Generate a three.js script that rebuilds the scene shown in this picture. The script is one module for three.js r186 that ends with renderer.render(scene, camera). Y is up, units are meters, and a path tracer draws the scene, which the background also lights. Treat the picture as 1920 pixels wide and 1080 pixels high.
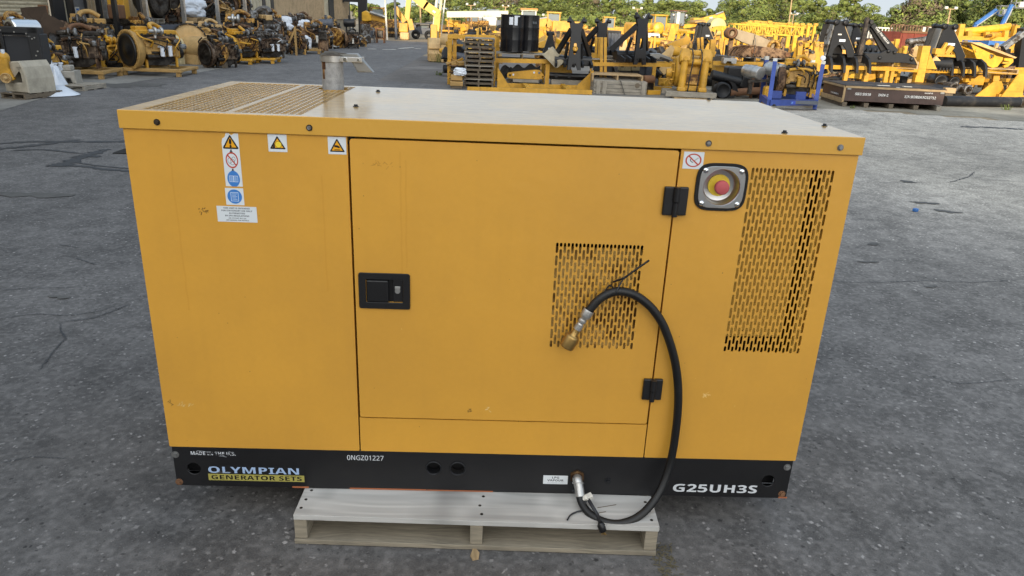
import * as THREE from 'three';
import { mergeGeometries } from 'three/addons/utils/BufferGeometryUtils.js';
import { RoundedBoxGeometry } from 'three/addons/geometries/RoundedBoxGeometry.js';
import { TextGeometry } from 'three/addons/geometries/TextGeometry.js';
import { FontLoader } from 'three/addons/loaders/FontLoader.js';

// ---------------------------------------------------------------- camera, sky, sun, exposure
const scene = new THREE.Scene();
const camera = new THREE.PerspectiveCamera(43.293, 16 / 9, 0.05, 2500);
camera.position.set(-0.01, 1.673, 2.103);
camera.rotation.set(-0.35861, -0.03407, 0.04248, 'YXZ');
scene.add(camera);

const SUN_DIR = new THREE.Vector3(-0.18, 0.185, 0.98).normalize();      // low, behind the camera and a little to the left
function skyTexture() {
const W = 512, H = 256, data = new Float32Array(W * H * 4), d = new THREE.Vector3();
for (let r = 0; r < H; r++) for (let c = 0; c < W; c++) {
const el = ((r + 0.5) / H - 0.5) * Math.PI, ph = ((c + 0.5) / W - 0.5) * 2 * Math.PI;
d.set(Math.cos(ph) * Math.cos(el), Math.sin(el), Math.sin(ph) * Math.cos(el));
const up = Math.max(0, d.y), t = Math.pow(up, 0.5), cs = d.dot(SUN_DIR);
const glow = 2.2 * Math.pow(Math.max(0, (1 + cs) / 2), 5);
const wisp = 0.05 * (Math.sin(d.x * 9 + 4 * d.y) * Math.sin(d.z * 7 - 6 * d.y + 2 * d.x));
const o = (r * W + c) * 4;
data[o] = 0.60 - 0.22 * t + glow * 1.0 + wisp * t;
data[o + 1] = 0.65 - 0.14 * t + glow * 0.95 + wisp * t;
data[o + 2] = 0.67 + 0.01 * t + glow * 0.86 + wisp * t;
data[o + 3] = 1;
}
const tx = new THREE.DataTexture(data, W, H, THREE.RGBAFormat, THREE.FloatType);
tx.mapping = THREE.EquirectangularReflectionMapping; tx.magFilter = THREE.LinearFilter; tx.needsUpdate = true;
return tx;
}
scene.background = scene.environment = skyTexture();
const sun = new THREE.DirectionalLight(new THREE.Color(1.0, 0.84, 0.62), 4.2);
sun.position.copy(SUN_DIR).multiplyScalar(120); sun.target.position.set(0, 0, -20);
sun.position.add(sun.target.position);
sun.castShadow = true; sun.shadow.radius = 1.2; sun.shadow.mapSize.set(4096, 4096);
Object.assign(sun.shadow.camera, { left: -110, right: 110, top: 90, bottom: -60, near: 1, far: 420 });
scene.add(sun, sun.target);
const renderer = new THREE.WebGLRenderer({ antialias: true });
renderer.toneMapping = THREE.LinearToneMapping;
renderer.toneMappingExposure = 1.27;
renderer.shadowMap.enabled = true;

// ---------------------------------------------------------------- helpers
let seedState = 12345;
function srand(s) { seedState = s >>> 0; }
function rnd() { seedState = (seedState + 0x6D2B79F5) >>> 0; let t = seedState; t = Math.imul(t ^ (t >>> 15), t | 1); t ^= t + Math.imul(t ^ (t >>> 7), t | 61); return ((t ^ (t >>> 14)) >>> 0) / 4294967296; }
const rr = (a, b) => a + (b - a) * rnd();
const pick = (a) => a[Math.floor(rnd() * a.length)];
const v3 = (a) => Array.isArray(a) ? new THREE.Vector3(a[0], a[1], a[2]) : a;
const lerp = (a, b, t) => a + (b - a) * t;

const usedNames = {};
function numbered(name) { const n = usedNames[name] = (usedNames[name] ?? -1) + 1; return n ? name + '_' + String(n).padStart(3, '0') : name; }

class MB {                                                     // collects shapes, then becomes ONE mesh
constructor() { this.g = []; }
add(geo, m) {
let g = geo.index ? geo.toNonIndexed() : geo.clone();
const p = g.attributes.position, n = g.attributes.normal, uv = new Float32Array(p.count * 2);
g.computeBoundingBox(); const s = g.boundingBox.getSize(new THREE.Vector3()), ax = s.x >= s.y && s.x >= s.z ? 0 : s.y >= s.z ? 1 : 2;
const o1 = rnd() * 7, o2 = rnd() * 7;
for (let i = 0; i < p.count; i++) {
const q = [p.getX(i), p.getY(i), p.getZ(i)], k = [Math.abs(n.getX(i)), Math.abs(n.getY(i)), Math.abs(n.getZ(i))];
const dom = k[0] > k[1] && k[0] > k[2] ? 0 : k[1] > k[2] ? 1 : 2;
let a = ax, b = 3 - ax - dom; if (dom === ax) { a = (ax + 1) % 3; b = (ax + 2) % 3; }
uv[i * 2] = q[a] + o1; uv[i * 2 + 1] = q[b] + o2;
}
const out = new THREE.BufferGeometry();
out.setAttribute('position', p); out.setAttribute('normal', n); out.setAttribute('uv', new THREE.BufferAttribute(uv, 2));
if (m) out.applyMatrix4(m);
this.g.push(out); return this;
}
box(x, y, z, w, h, d, rx = 0, ry = 0, rz = 0) { return this.add(new THREE.BoxGeometry(w, h, d), mat4(x, y, z, rx, ry, rz)); }
rbox(x, y, z, w, h, d, r = 0.01, rx = 0, ry = 0, rz = 0) { return this.add(new RoundedBoxGeometry(w, h, d, 2, r), mat4(x, y, z, rx, ry, rz)); }
bar(a, b, w, h = w, roll = 0) {                              // rectangular beam from a to b
a = v3(a); b = v3(b); const d = b.clone().sub(a), l = d.length();
return this.add(new THREE.BoxGeometry(w, h, l), along(a, d, roll));
}
cyl(a, b, r0, r1 = r0, seg = 14, open = false) {
a = v3(a); b = v3(b); const d = b.clone().sub(a), l = d.length();
const g = new THREE.CylinderGeometry(r1, r0, l, seg, 1, open); g.rotateX(Math.PI / 2);
return this.add(g, along(a, d, 0));
}
lathe(a, b, prof, seg = 24) {                                // prof: [radius, 0..1 along a->b]
a = v3(a); b = v3(b); const d = b.clone().sub(a), l = d.length();
const g = new THREE.LatheGeometry(prof.map(([r, t]) => new THREE.Vector2(Math.max(r, 1e-4), (t - 0.5) * l)), seg); g.rotateX(Math.PI / 2); 
return this.add(toFacets(g), along(a, d, 0));
}
tube(pts, r, n = 24, seg = 8, closed = false) { return this.add(new THREE.TubeGeometry(new THREE.CatmullRomCurve3(pts.map(v3), closed), n, r, seg, closed)); }
ball(x, y, z, a, b = a, c = a, seg = 12) { const g = new THREE.SphereGeometry(1, seg, Math.ceil(seg * 0.7)); g.scale(a, b, c); g.computeVertexNormals(); return this.add(g, mat4(x, y, z)); }
torus(x, y, z, R, r, rx = 0, ry = 0, seg = 24) { return this.add(new THREE.TorusGeometry(R, r, 8, seg), mat4(x, y, z, rx, ry, 0)); }
prism(pts, depth, m, holes = [], bevel = 0) {                // outline in xy, thickness along z, centred
const s = pts instanceof THREE.Shape ? pts : new THREE.Shape(pts.map((p) => new THREE.Vector2(p[0], p[1])));
for (const h of holes) s.holes.push(new THREE.Path(h.map((p) => new THREE.Vector2(p[0], p[1]))));
const g = new THREE.ExtrudeGeometry(s, { depth: depth - 2 * bevel, bevelEnabled: bevel > 0, bevelSize: bevel, bevelThickness: bevel, bevelOffset: -bevel, bevelSegments: 1, curveSegments: 10 });
g.translate(0, 0, -depth / 2 + bevel); return this.add(g, m);
}
build(name, material, parent) {
const g = mergeGeometries(this.g), m = new THREE.Mesh(g, material);
m.castShadow = m.receiveShadow = true;
m.name = parent ? name : numbered(name); (parent ?? scene).add(m); return m;
}
}
function toFacets(g) { return g; }
function mat4(x, y, z, rx = 0, ry = 0, rz = 0, s = 1) { return new THREE.Matrix4().compose(new THREE.Vector3(x, y, z), new THREE.Quaternion().setFromEuler(new THREE.Euler(rx, ry, rz, 'YXZ')), new THREE.Vector3(s, s, s)); }
function along(a, d, roll) {
const q = new THREE.Quaternion(), z = d.clone().normalize(), up = Math.abs(z.y) > 0.98 ? new THREE.Vector3(1, 0, 0) : new THREE.Vector3(0, 1, 0);
const x = up.clone().cross(z).normalize(), y = z.clone().cross(x);
q.setFromRotationMatrix(new THREE.Matrix4().makeBasis(x, y, z)); if (roll) q.multiply(new THREE.Quaternion().setFromAxisAngle(new THREE.Vector3(0, 0, 1), roll));
return new THREE.Matrix4().compose(a.clone().addScaledVector(d, 0.5), q, new THREE.Vector3(1, 1, 1));
}
const mb = () => new MB();
function thing(name, label, category, [x, y, z] = [0, 0, 0], ry = 0, group) {
const o = new THREE.Group(); o.name = numbered(name); o.position.set(x, y, z); o.rotation.y = ry; scene.add(o);
o.userData = { label, category }; if (group) o.userData.group = group; return o;
}
function tag(o, label, category, group) { o.userData = { label, category }; if (group) o.userData.group = group; return o; }
function struct(o) { o.userData.kind = 'structure'; return o; }

// ---------------------------------------------------------------- textures
function hash2(x, y, s) { let h = Math.imul(x, 374761393) + Math.imul(y, 668265263) + Math.imul(s, 2147483647 ^ 0x5bd1e995); h = Math.imul(h ^ (h >>> 13), 1274126177); return ((h ^ (h >>> 16)) >>> 0) / 4294967296; }
function tnoise(u, v, n, m, s) {                               // tileable value noise, u, v in 0..1
const x = u * n, y = v * m, x0 = Math.floor(x), y0 = Math.floor(y), fx = x - x0, fy = y - y0, a = fx * fx * (3 - 2 * fx), b = fy * fy * (3 - 2 * fy);
const w = (i, k) => ((i % k) + k) % k, h = (i, j) => hash2(w(i, n), w(j, m), s);
return lerp(lerp(h(x0, y0), h(x0 + 1, y0), a), lerp(h(x0, y0 + 1), h(x0 + 1, y0 + 1), a), b);
}
function dataTex(n, m, fn, srgb = true, metres = 1) {          // fn(u, v) -> [r, g, b] 0..1 (display values when srgb)
const a = new Uint8Array(n * m * 4);
for (let j = 0; j < m; j++) for (let i = 0; i < n; i++) {
const c = fn((i + 0.5) / n, (j + 0.5) / m), o = (j * n + i) * 4;
for (let k = 0; k < 3; k++) a[o + k] = Math.max(0, Math.min(255, c[k] * 255)); a[o + 3] = 255;
}
const t = new THREE.DataTexture(a, n, m); t.wrapS = t.wrapT = THREE.RepeatWrapping; t.magFilter = THREE.LinearFilter; if (srgb) t.colorSpace = THREE.SRGBColorSpace;
t.repeat.set(1 / metres, 1 / metres); t.needsUpdate = true; return t;
}
const grey = (x) => [x, x, x];
// light dirt on paint: multiplies the colour
const grimeMap = dataTex(256, 256, (u, v) => {
const n = 0.5 * tnoise(u, v, 5, 5, 1) + 0.3 * tnoise(u, v, 17, 17, 2) + 0.2 * tnoise(u, v, 61, 61, 3), st = tnoise(u, v, 40, 3, 4);
const k = 1 - 0.16 * Math.max(0, n - 0.35) * 2 - 0.06 * st; return [k, k * 0.985, k * 0.96];
}, true, 1.6);
const oldMap = dataTex(256, 256, (u, v) => {                   // heavy oil and rust on old castings
const n = 0.5 * tnoise(u, v, 6, 6, 11) + 0.3 * tnoise(u, v, 19, 19, 12) + 0.2 * tnoise(u, v, 70, 70, 13), k = Math.max(0, Math.min(1, (n - 0.36) * 4));
return [lerp(1, 0.42, k), lerp(1, 0.34, k), lerp(1, 0.26, k)];
}, true, 0.8);
const woodMap = dataTex(512, 256, (u, v) => {
const warp = tnoise(u, v, 3, 6, 21) * 0.1, g = tnoise(u, v + warp, 4, 60, 22), f = tnoise(u, v + warp, 24, 190, 23), b = tnoise(u, v, 5, 4, 24);
const k = 0.74 + 0.16 * g + 0.1 * f - 0.12 * Math.max(0, b - 0.6) * 2; return [k, k * 0.985, k * 0.96];
}, true, 0.5);
const dustMap = dataTex(256, 256, (u, v) => {                  // tan dust over dark paint
const n = 0.5 * tnoise(u, v, 4, 4, 31) + 0.3 * tnoise(u, v, 15, 15, 32) + 0.2 * tnoise(u, v, 55, 55, 33), k = Math.max(0, Math.min(1, (n - 0.5) * 3));
return [lerp(0.45, 1, k), lerp(0.47, 0.95, k), lerp(0.52, 0.86, k)];
}, true, 1.1);
const C = (r, g, b) => new THREE.Color().setRGB(r, g, b);
function M(name, color, roughness = 0.6, metalness = 0, extra = {}) { const m = new THREE.MeshStandardMaterial({ color, roughness, metalness, ...extra }); m.name = name; return m; }
const mat = {
yellow: M('machine yellow', C(0.66, 0.36, 0.035), 0.5, 0, { map: grimeMap }),
yellowBright: M('fresh yellow', C(0.76, 0.44, 0.03), 0.42, 0, { map: grimeMap }),
gold: M('old gold paint', C(0.55, 0.31, 0.07), 0.55, 0, { map: oldMap }),
ochre: M('faded ochre', C(0.50, 0.31, 0.10), 0.65, 0, { map: grimeMap }),
tan: M('sun bleached yellow', C(0.62, 0.43, 0.20), 0.6, 0, { map: grimeMap }),
oily: M('oily casting', C(0.17, 0.12, 0.08), 0.5, 0.2, { map: oldMap }),
darkOily: M('dark oily iron', C(0.055, 0.048, 0.04), 0.45, 0.3, { map: oldMap }),
rust: M('rusted steel', C(0.20, 0.10, 0.05), 0.85, 0, { map: grimeMap }),
rustBrown: M('brown worn steel', C(0.23, 0.14, 0.075), 0.7, 0.1, { map: oldMap }),
black: M('black paint', C(0.012, 0.012, 0.014), 0.4, 0, { map: grimeMap }),
blackDust: M('dusty black paint', C(0.03, 0.03, 0.033), 0.55, 0, { map: dustMap }),
blackGloss: M('gloss black paint', C(0.008, 0.008, 0.01), 0.2, 0, {}),
rubber: M('rubber', C(0.017, 0.017, 0.018), 0.75, 0, { map: dustMap }),
steel: M('grey steel', C(0.34, 0.35, 0.36), 0.42, 0.7, { map: grimeMap }),
dullSteel: M('dull grey steel', C(0.26, 0.27, 0.28), 0.6, 0.4, { map: oldMap }),
silver: M('bare aluminium', C(0.62, 0.63, 0.64), 0.38, 0.8, { map: grimeMap }),
chrome: M('polished steel', C(0.78, 0.79, 0.8), 0.13, 1, {}),
white: M('white paint', C(0.74, 0.73, 0.69), 0.55, 0, { map: grimeMap }),
cream: M('cream paint', C(0.74, 0.66, 0.42), 0.55, 0, { map: grimeMap }),
wrap: M('white plastic wrap', C(0.66, 0.70, 0.76), 0.32, 0, {}),
woodNew: M('pale new wood', C(0.56, 0.40, 0.22), 0.8, 0, { map: woodMap }),
woodYellow: M('painted yellow wood', C(0.52, 0.33, 0.12), 0.75, 0, { map: woodMap }),
woodGrey: M('weathered grey wood', C(0.40, 0.37, 0.32), 0.85, 0, { map: woodMap }),
woodDark: M('dark old wood', C(0.19, 0.155, 0.115), 0.85, 0, { map: woodMap }),
blue: M('blue paint', C(0.035, 0.075, 0.34), 0.45, 0, { map: grimeMap }),
skyBlue: M('lift blue', C(0.045, 0.17, 0.50), 0.45, 0, { map: grimeMap }),
slate: M('blue grey steel', C(0.11, 0.125, 0.16), 0.6, 0.1, { map: grimeMap }),
concrete: M('concrete', C(0.42, 0.40, 0.36), 0.9, 0, { map: grimeMap }),
cardboard: M('brown cardboard', C(0.07, 0.048, 0.034), 0.9, 0, { map: grimeMap }),
glass: M('cab glass', C(0.18, 0.21, 0.22), 0.08, 0, {}),
brass: M('brass', C(0.50, 0.33, 0.12), 0.4, 0.9, { map: grimeMap }),
redRust: M('red primer', C(0.24, 0.055, 0.035), 0.8, 0, { map: grimeMap }),
crateBrown: M('brown film plywood', C(0.085, 0.05, 0.042), 0.5, 0, { map: grimeMap }),
canvas: M('beige canvas', C(0.46, 0.40, 0.29), 0.9, 0, { map: grimeMap }),
};

// ---------------------------------------------------------------- ground
function asphaltTextures(n, metres, nChips, base, seed) {
srand(seed);
const col = new Float32Array(n * n), ht = new Float32Array(n * n);
for (let j = 0; j < n; j++) for (let i = 0; i < n; i++) {
const u = i / n, v = j / n, f = hash2(i, j, seed), g = hash2(i >> 1, j >> 1, seed + 1);
const big = tnoise(u, v, 9, 9, seed + 2), mid = tnoise(u, v, 44, 44, seed + 3), fine = tnoise(u, v, 260, 260, seed + 4);
col[j * n + i] = base * (0.44 + 0.2 * big + 0.42 * mid + 0.6 * fine * fine + 0.20 * (f - 0.5) + 0.26 * (g - 0.5));
ht[j * n + i] = 0.45 + 0.25 * fine + 0.12 * (g - 0.5) + 0.1 * (f - 0.5);
}
for (let k = 0; k < nChips; k++) {                           // pale stones worn flush with the surface
const big = rnd(), r = (0.0025 + 0.0078 * Math.pow(big, 5)) / metres * n, cx = rnd() * n, cy = rnd() * n, a = rnd() * Math.PI, sq = rr(0.4, 1), val = base * (rnd() < 0.3 ? rr(0.2, 0.65) : lerp(1.2, 3.7, Math.pow(rnd(), 1.9) * lerp(0.45, 1.05, tnoise(cx / n, cy / n, 13, 13, seed + 9)))), R = Math.ceil(r * 1.6);
const ca = Math.cos(a), sa = Math.sin(a), p1 = rnd() * 6, p2 = rr(0.05, 0.2), nl = rnd() < 0.5 ? 4 : 5;
for (let y = -R; y <= R; y++) for (let x = -R; x <= R; x++) {
const px = (x * ca + y * sa) / r, py = (-x * sa + y * ca) / (r * sq), q = Math.hypot(px, py), edge = 1 + p2 * Math.sin(nl * Math.atan2(py, px) + p1);
const w = Math.max(0, Math.min(1, (edge - q) * r * 0.9)); if (w <= 0) continue;
const o = ((Math.floor(cy + y) % n + n) % n) * n + ((Math.floor(cx + x) % n + n) % n);
col[o] = lerp(col[o], val * (0.85 + 0.3 * hash2(x, y, k)), w * 0.85); ht[o] = lerp(ht[o], 0.75, w);
}
}
const enc = (x) => { x = Math.max(0, Math.min(1, x)); return (x <= 0.0031308 ? 12.92 * x : 1.055 * Math.pow(x, 1 / 2.4) - 0.055) * 255; };
const a = new Uint8Array(n * n * 4), b = new Uint8Array(n * n * 4);
for (let o = 0; o < n * n; o++) {
a[o * 4] = enc(col[o] * 1.06); a[o * 4 + 1] = enc(col[o]); a[o * 4 + 2] = enc(col[o] * 0.96); a[o * 4 + 3] = 255;
b[o * 4] = b[o * 4 + 1] = b[o * 4 + 2] = Math.max(0, Math.min(255, ht[o] * 255)); b[o * 4 + 3] = 255;
}
return [a, b].map((d, i) => { const t = new THREE.DataTexture(d, n, n); t.wrapS = t.wrapT = THREE.RepeatWrapping; t.magFilter = THREE.LinearFilter; if (!i) t.colorSpace = THREE.SRGBColorSpace; t.repeat.set(1 / metres, 1 / metres); t.needsUpdate = true; return t; });
}
const [asphaltMap, asphaltBump] = asphaltTextures(2048, 4.6, 52000, 0.122, 77);
const asphaltMat = M('worn asphalt', C(1, 1, 1), 0.88, 0, { map: asphaltMap, bumpMap: asphaltBump, bumpScale: 0.004, vertexColors: true });
const dirtMap = dataTex(512, 512, (u, v) => {
const n = 0.45 * tnoise(u, v, 6, 6, 41) + 0.3 * tnoise(u, v, 23, 23, 42) + 0.25 * tnoise(u, v, 140, 140, 43); const k = 0.72 + 0.4 * (n - 0.2); return [k, k * 0.985, k * 0.96];
}, true, 7);
const dirtMat = M('packed tan dirt', C(0.40, 0.32, 0.215), 0.95, 0, { map: dirtMap });
const gravelMat = M('pale limerock gravel', C(0.35, 0.325, 0.28), 0.95, 0, { map: dirtMap, bumpMap: asphaltBump, bumpScale: 0.01, vertexColors: true });

function sheet(name, poly, y, step, material, shade) {         // flat area cut into cells, with a slow change of tone in its vertices
const inside = (x, z) => { let c = false; for (let i = 0, j = poly.length - 1; i < poly.length; j = i++) { const [xi, zi] = poly[i], [xj, zj] = poly[j]; if ((zi > z) !== (zj > z) && x < (xj - xi) * (z - zi) / (zj - zi) + xi) c = !c; } return c; };
const shape = new THREE.Shape(poly.map(([x, z]) => new THREE.Vector2(x, -z)));
let g;
if (!step) { g = new THREE.ShapeGeometry(shape); g.rotateX(-Math.PI / 2); }
else {
const xs = poly.map((p) => p[0]), zs = poly.map((p) => p[1]), x0 = Math.min(...xs), x1 = Math.max(...xs), z0 = Math.min(...zs), z1 = Math.max(...zs), nx = Math.ceil((x1 - x0) / step), nz = Math.ceil((z1 - z0) / step);
const pos = [], idx = [], id = new Map();
const vert = (i, j) => { const k = i * 100000 + j; if (!id.has(k)) { id.set(k, pos.length / 3); pos.push(x0 + (x1 - x0) * i / nx, 0, z0 + (z1 - z0) * j / nz); } return id.get(k); };
for (let j = 0; j < nz; j++) for (let i = 0; i < nx; i++) {
if (!inside(x0 + (x1 - x0) * (i + 0.5) / nx, z0 + (z1 - z0) * (j + 0.5) / nz)) continue;
const a = vert(i, j), b = vert(i + 1, j), c = vert(i + 1, j + 1), d = vert(i, j + 1); idx.push(a, d, b, b, d, c);
}
g = new THREE.BufferGeometry(); g.setAttribute('position', new THREE.Float32BufferAttribute(pos, 3)); g.setIndex(idx);
}
const p = g.attributes.position, n = p.count, nor = new Float32Array(n * 3), uv = new Float32Array(n * 2), col = new Float32Array(n * 3);
for (let i = 0; i < n; i++) { nor[i * 3 + 1] = 1; uv[i * 2] = p.getX(i); uv[i * 2 + 1] = -p.getZ(i); const c = shade ? shade(p.getX(i), p.getZ(i)) : [1, 1, 1]; col.set(c, i * 3); p.setY(i, y); }
g.setAttribute('normal', new THREE.BufferAttribute(nor, 3)); g.setAttribute('uv', new THREE.BufferAttribute(uv, 2)); g.setAttribute('color', new THREE.BufferAttribute(col, 3));
const m = new THREE.Mesh(g, material); m.name = name; m.receiveShadow = true; scene.add(m); return struct(m);
}
const fbm = (x, z, s) => 0.5 * tnoise(x / 64 + 8, z / 64 + 8, 32, 32, s) + 0.3 * tnoise(x / 64 + 8, z / 64 + 8, 96, 96, s + 1) + 0.2 * tnoise(x / 64 + 8, z / 64 + 8, 290, 290, s + 2);
sheet('ground', [[-1500, -1800], [1500, -1800], [1500, 600], [-1500, 600]], -0.008, 0, dirtMat);
sheet('gravel_yard', [[-3.1, -16.2], [2, -15.6], [8.4, -14.6], [11.2, -13.6], [16, -13.2], [60, -11], [70, -40], [24, -46], [-2.2, -43.5], [-2.9, -28]], -0.004, 0.5, gravelMat, (x, z) => {
const w = Math.max(0, Math.min(1, (x - 0.5) / 6)), k = (0.78 + 0.5 * (fbm(x, z, 60) - 0.2)) * lerp(0.62, 1, w) * lerp(1, 1.25, w * Math.max(0, Math.min(1, (z + 20) / 4))); return [k, k, k * lerp(1.12, 0.96, w)];
});
function asphaltTone(x, z) {
let k = 0.86 + 0.55 * (fbm(x, z, 50) - 0.35);
const far = Math.max(0, Math.min(1, (-z - 7) / 8));
k *= lerp(0.86, 1.12, far);                                     // smoother, newer surface further out
const right = Math.max(0, Math.min(1, (x - 0.8) / 4.6)) * Math.max(0, Math.min(1, (-z + 2.2) / 8));
k *= 1 + 2.2 * right;                                       // dustier and paler to the right
const st = fbm(x * 2.2, z * 0.7, 90); if (st > 0.62) k *= 1 - 0.9 * (st - 0.62);
return [k * (1 + 0.09 * right), k * (1 + 0.045 * right), k * (1 - 0.08 * right)];
}
const asphalt = sheet('asphalt_pavement', [[-30, -43.4], [-2.4, -43.6], [-3.1, -28], [-2.9, -17], [2, -15.4], [8, -14.4], [11, -13.4], [16, -13], [40, -10], [40, 14], [-30, 14]], 0, 0.25, asphaltMat, asphaltTone);
// lighter concrete apron under the engine rows
const apron = mb(); 
function flat(points, y) { const s = new THREE.Shape(points.map(([x, z]) => new THREE.Vector2(x, -z))), g = new THREE.ShapeGeometry(s); g.rotateX(-Math.PI / 2); return [g, mat4(0, y, 0)]; }
const apronMat = M('stained concrete apron', C(0.30, 0.295, 0.28), 0.85, 0, { map: dirtMap, bumpMap: asphaltBump, bumpScale: 0.003 });
apron.add(...flat([[-7.561,0,-9.386], [-7.808,0,-10.621], [-8.03,0,-12.173], [-7.766,0,-13.146], [-7.837,0,-14.629], [-7.583,0,-15.938], [-7.506,0,-19.378], [-7.482,0,-26.919], [-7.241,0,-37.6], [-7.988,0,-45.752]].map((p) => [p[0], p[2]]).concat([[-11.3, -44], [-11.3, -10]]), 0.004));
struct(apron.build('concrete_apron', apronMat));
// tar sealed cracks and oil stains: thin dark sheets lying on the asphalt
const tarMat = M('tar', C(0.022, 0.022, 0.024), 0.55, 0, { bumpMap: asphaltBump, bumpScale: 0.003 });
const stainMat = M('oil stain', C(0.12, 0.118, 0.115), 0.8, 0, { map: dirtMap, bumpMap: asphaltBump, bumpScale: 0.004 });
function ribbon(b, pts, w0, y, seed, jag = 0.35) {             // crooked strip through ground points [x, z]
srand(seed); const c = new THREE.CatmullRomCurve3(pts.map((p) => new THREE.Vector3(p[0], y, p[p.length - 1])), false, 'catmullrom', 0.3), n = pts.length * (w0 < 0.02 ? 34 : 14), L = [], R = [];
for (let i = 0; i <= n; i++) { const t = i / n, p = c.getPoint(t), d = c.getTangent(t), w = w0 * (0.35 + 1.1 * rnd()) * Math.min(1, 6 * Math.min(t, 1 - t) + 0.12), j = (rnd() - 0.5) * w0 * jag * 2; L.push([p.x - d.z * (w + j), p.z + d.x * (w + j)]); R.push([p.x - d.z * (j - w), p.z + d.x * (j - w)]); }
const g = new THREE.BufferGeometry(), pos = [], idx = []; L.forEach((l, i) => pos.push(l[0], y, l[1], R[i][0], y, R[i][1]));
for (let i = 0; i < n; i++) idx.push(2 * i, 2 * i + 2, 2 * i + 1, 2 * i + 1, 2 * i + 2, 2 * i + 3);
g.setAttribute('position', new THREE.Float32BufferAttribute(pos, 3)); g.setIndex(idx); g.computeVertexNormals();
const nn = g.attributes.normal; for (let i = 0; i < nn.count; i++) nn.setXYZ(i, 0, 1, 0); b.add(g);
}
const tar = mb();
ribbon(tar, [[-6.059,0,-6.601], [-5.635,0,-6.927], [-5.237,0,-7.017], [-4.64,0,-7.152], [-4.215,0,-7.206]], 0.05, 0.004, 3);
ribbon(tar, [[-5.82,0,-6.326], [-5.579,0,-6.52], [-5.386,0,-6.825], [-5.199,0,-7.189]], 0.055, 0.0044, 4);
ribbon(tar, [[-5.517,0,-6.319], [-5.233,0,-6.449], [-4.733,0,-6.309]], 0.03, 0.0048, 5);
ribbon(tar, [[-4.657,0,-5.543], [-4.574,0,-5.793], [-4.615,0,-6.198], [-4.565,0,-6.626]], 0.09, 0.004, 6);
ribbon(tar, [[-4.647,0,-5.573], [-4.371,0,-5.624], [-4.039,0,-5.513], [-3.666,0,-5.441]], 0.035, 0.0044, 7);
ribbon(tar, [[-4.523,0,-5.803], [-4.168,0,-5.661], [-3.724,0,-5.57]], 0.02, 0.0048, 8);
ribbon(tar, [[-4.653,0,-6.157], [-4.423,0,-6.17]], 0.05, 0.0052, 9);
ribbon(tar, [[9.032,0,-12.014], [9.612,0,-12.093], [10.345,0,-11.997]], 0.09, 0.004, 10);
struct(tar.build('tar_seal', tarMat));
const cracks = mb();
ribbon(cracks, [[-2.711,0,-1.613], [-2.562,0,-1.7], [-2.356,0,-1.7], [-2.221,0,-1.781], [-2.17,0,-1.875]], 0.0025, 0.004, 21, 1.6);
ribbon(cracks, [[-2.355,0,-1.602], [-2.285,0,-1.485], [-2.213,0,-1.394], [-2.187,0,-1.242], [-2.133,0,-1.013]], 0.0037, 0.0044, 22, 1.6);
ribbon(cracks, [[-2.342,0,-1.61], [-2.22,0,-1.664], [-2.148,0,-1.786], [-2.109,0,-1.896]], 0.0037, 0.0048, 23, 1.6);
ribbon(cracks, [[-2.953,0,-2.044], [-2.794,0,-2.095], [-2.466,0,-2.142]], 0.0019, 0.004, 24, 1.6);
ribbon(cracks, [[-3.115,0,-2.96], [-2.927,0,-2.891]], 0.0037, 0.004, 25, 1.6);
ribbon(cracks, [[-2.852,0,-2.681], [-2.643,0,-2.554]], 0.0037, 0.004, 26, 1.6);
ribbon(cracks, [[2.414,0,-2.673], [2.77,0,-2.694], [3.157,0,-2.762], [3.51,0,-2.76], [3.983,0,-2.871]], 0.0031, 0.004, 27, 1.6);
ribbon(cracks, [[5.433,0,-6.377], [5.98,0,-6.837], [6.316,0,-7.229]], 0.0074, 0.004, 28, 1.6);
ribbon(cracks, [[6.002,0,-6.873], [6.264,0,-6.695], [6.602,0,-6.596]], 0.0050, 0.0044, 29, 1.6);
ribbon(cracks, [[4.262,0,-6.304], [4.634,0,-6.277], [5.219,0,-6.401]], 0.0037, 0.004, 30, 1.6);
ribbon(cracks, [[-1.848,0,-0.283], [-1.756,0,-0.329], [-1.609,0,-0.321]], 0.0019, 0.004, 31, 1.6);
ribbon(cracks, [[2.253,0,-1.267], [2.416,0,-1.158], [2.739,0,-1.223]], 0.0019, 0.004, 32, 1.6);
struct(cracks.build('pavement_crack', tarMat));
const stains = mb();
for (const [u, r, s] of [[[4.554,0,-5.278], 0.10, 1], [[2.921,0,-3.162], 0.05, 2], [[3.113,0,-2.637], 0.04, 3], [[3.199,0,-3.666], 0.05, 4], [[4.95,0,-6.387], 0.1, 5], [[4.575,0,-4.926], 0.1, 6], [[-2.561,0,-1.962], 0.045, 7], [[-4.12,0,-4.349], 0.22, 8], [[-9.919,0,-20.514], 0.5, 9], [[-7.734,0,-13.635], 0.7, 10]]) {
srand(900 + s); const pts = []; for (let i = 0; i < 18; i++) { const a = i / 18 * Math.PI * 2, q = r * (0.75 + 0.35 * Math.sin(a * 2 + s) + 0.2 * Math.sin(a * 5 + 2 * s)) * rr(0.75, 1.15); pts.push([u[0] + Math.cos(a) * q * 1.5, u[2] + Math.sin(a) * q * 0.8]); } stains.add(...flat(pts, 0.0052));
}
struct(stains.build('oil_stain', stainMat));
const paintLine = mb();
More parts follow.
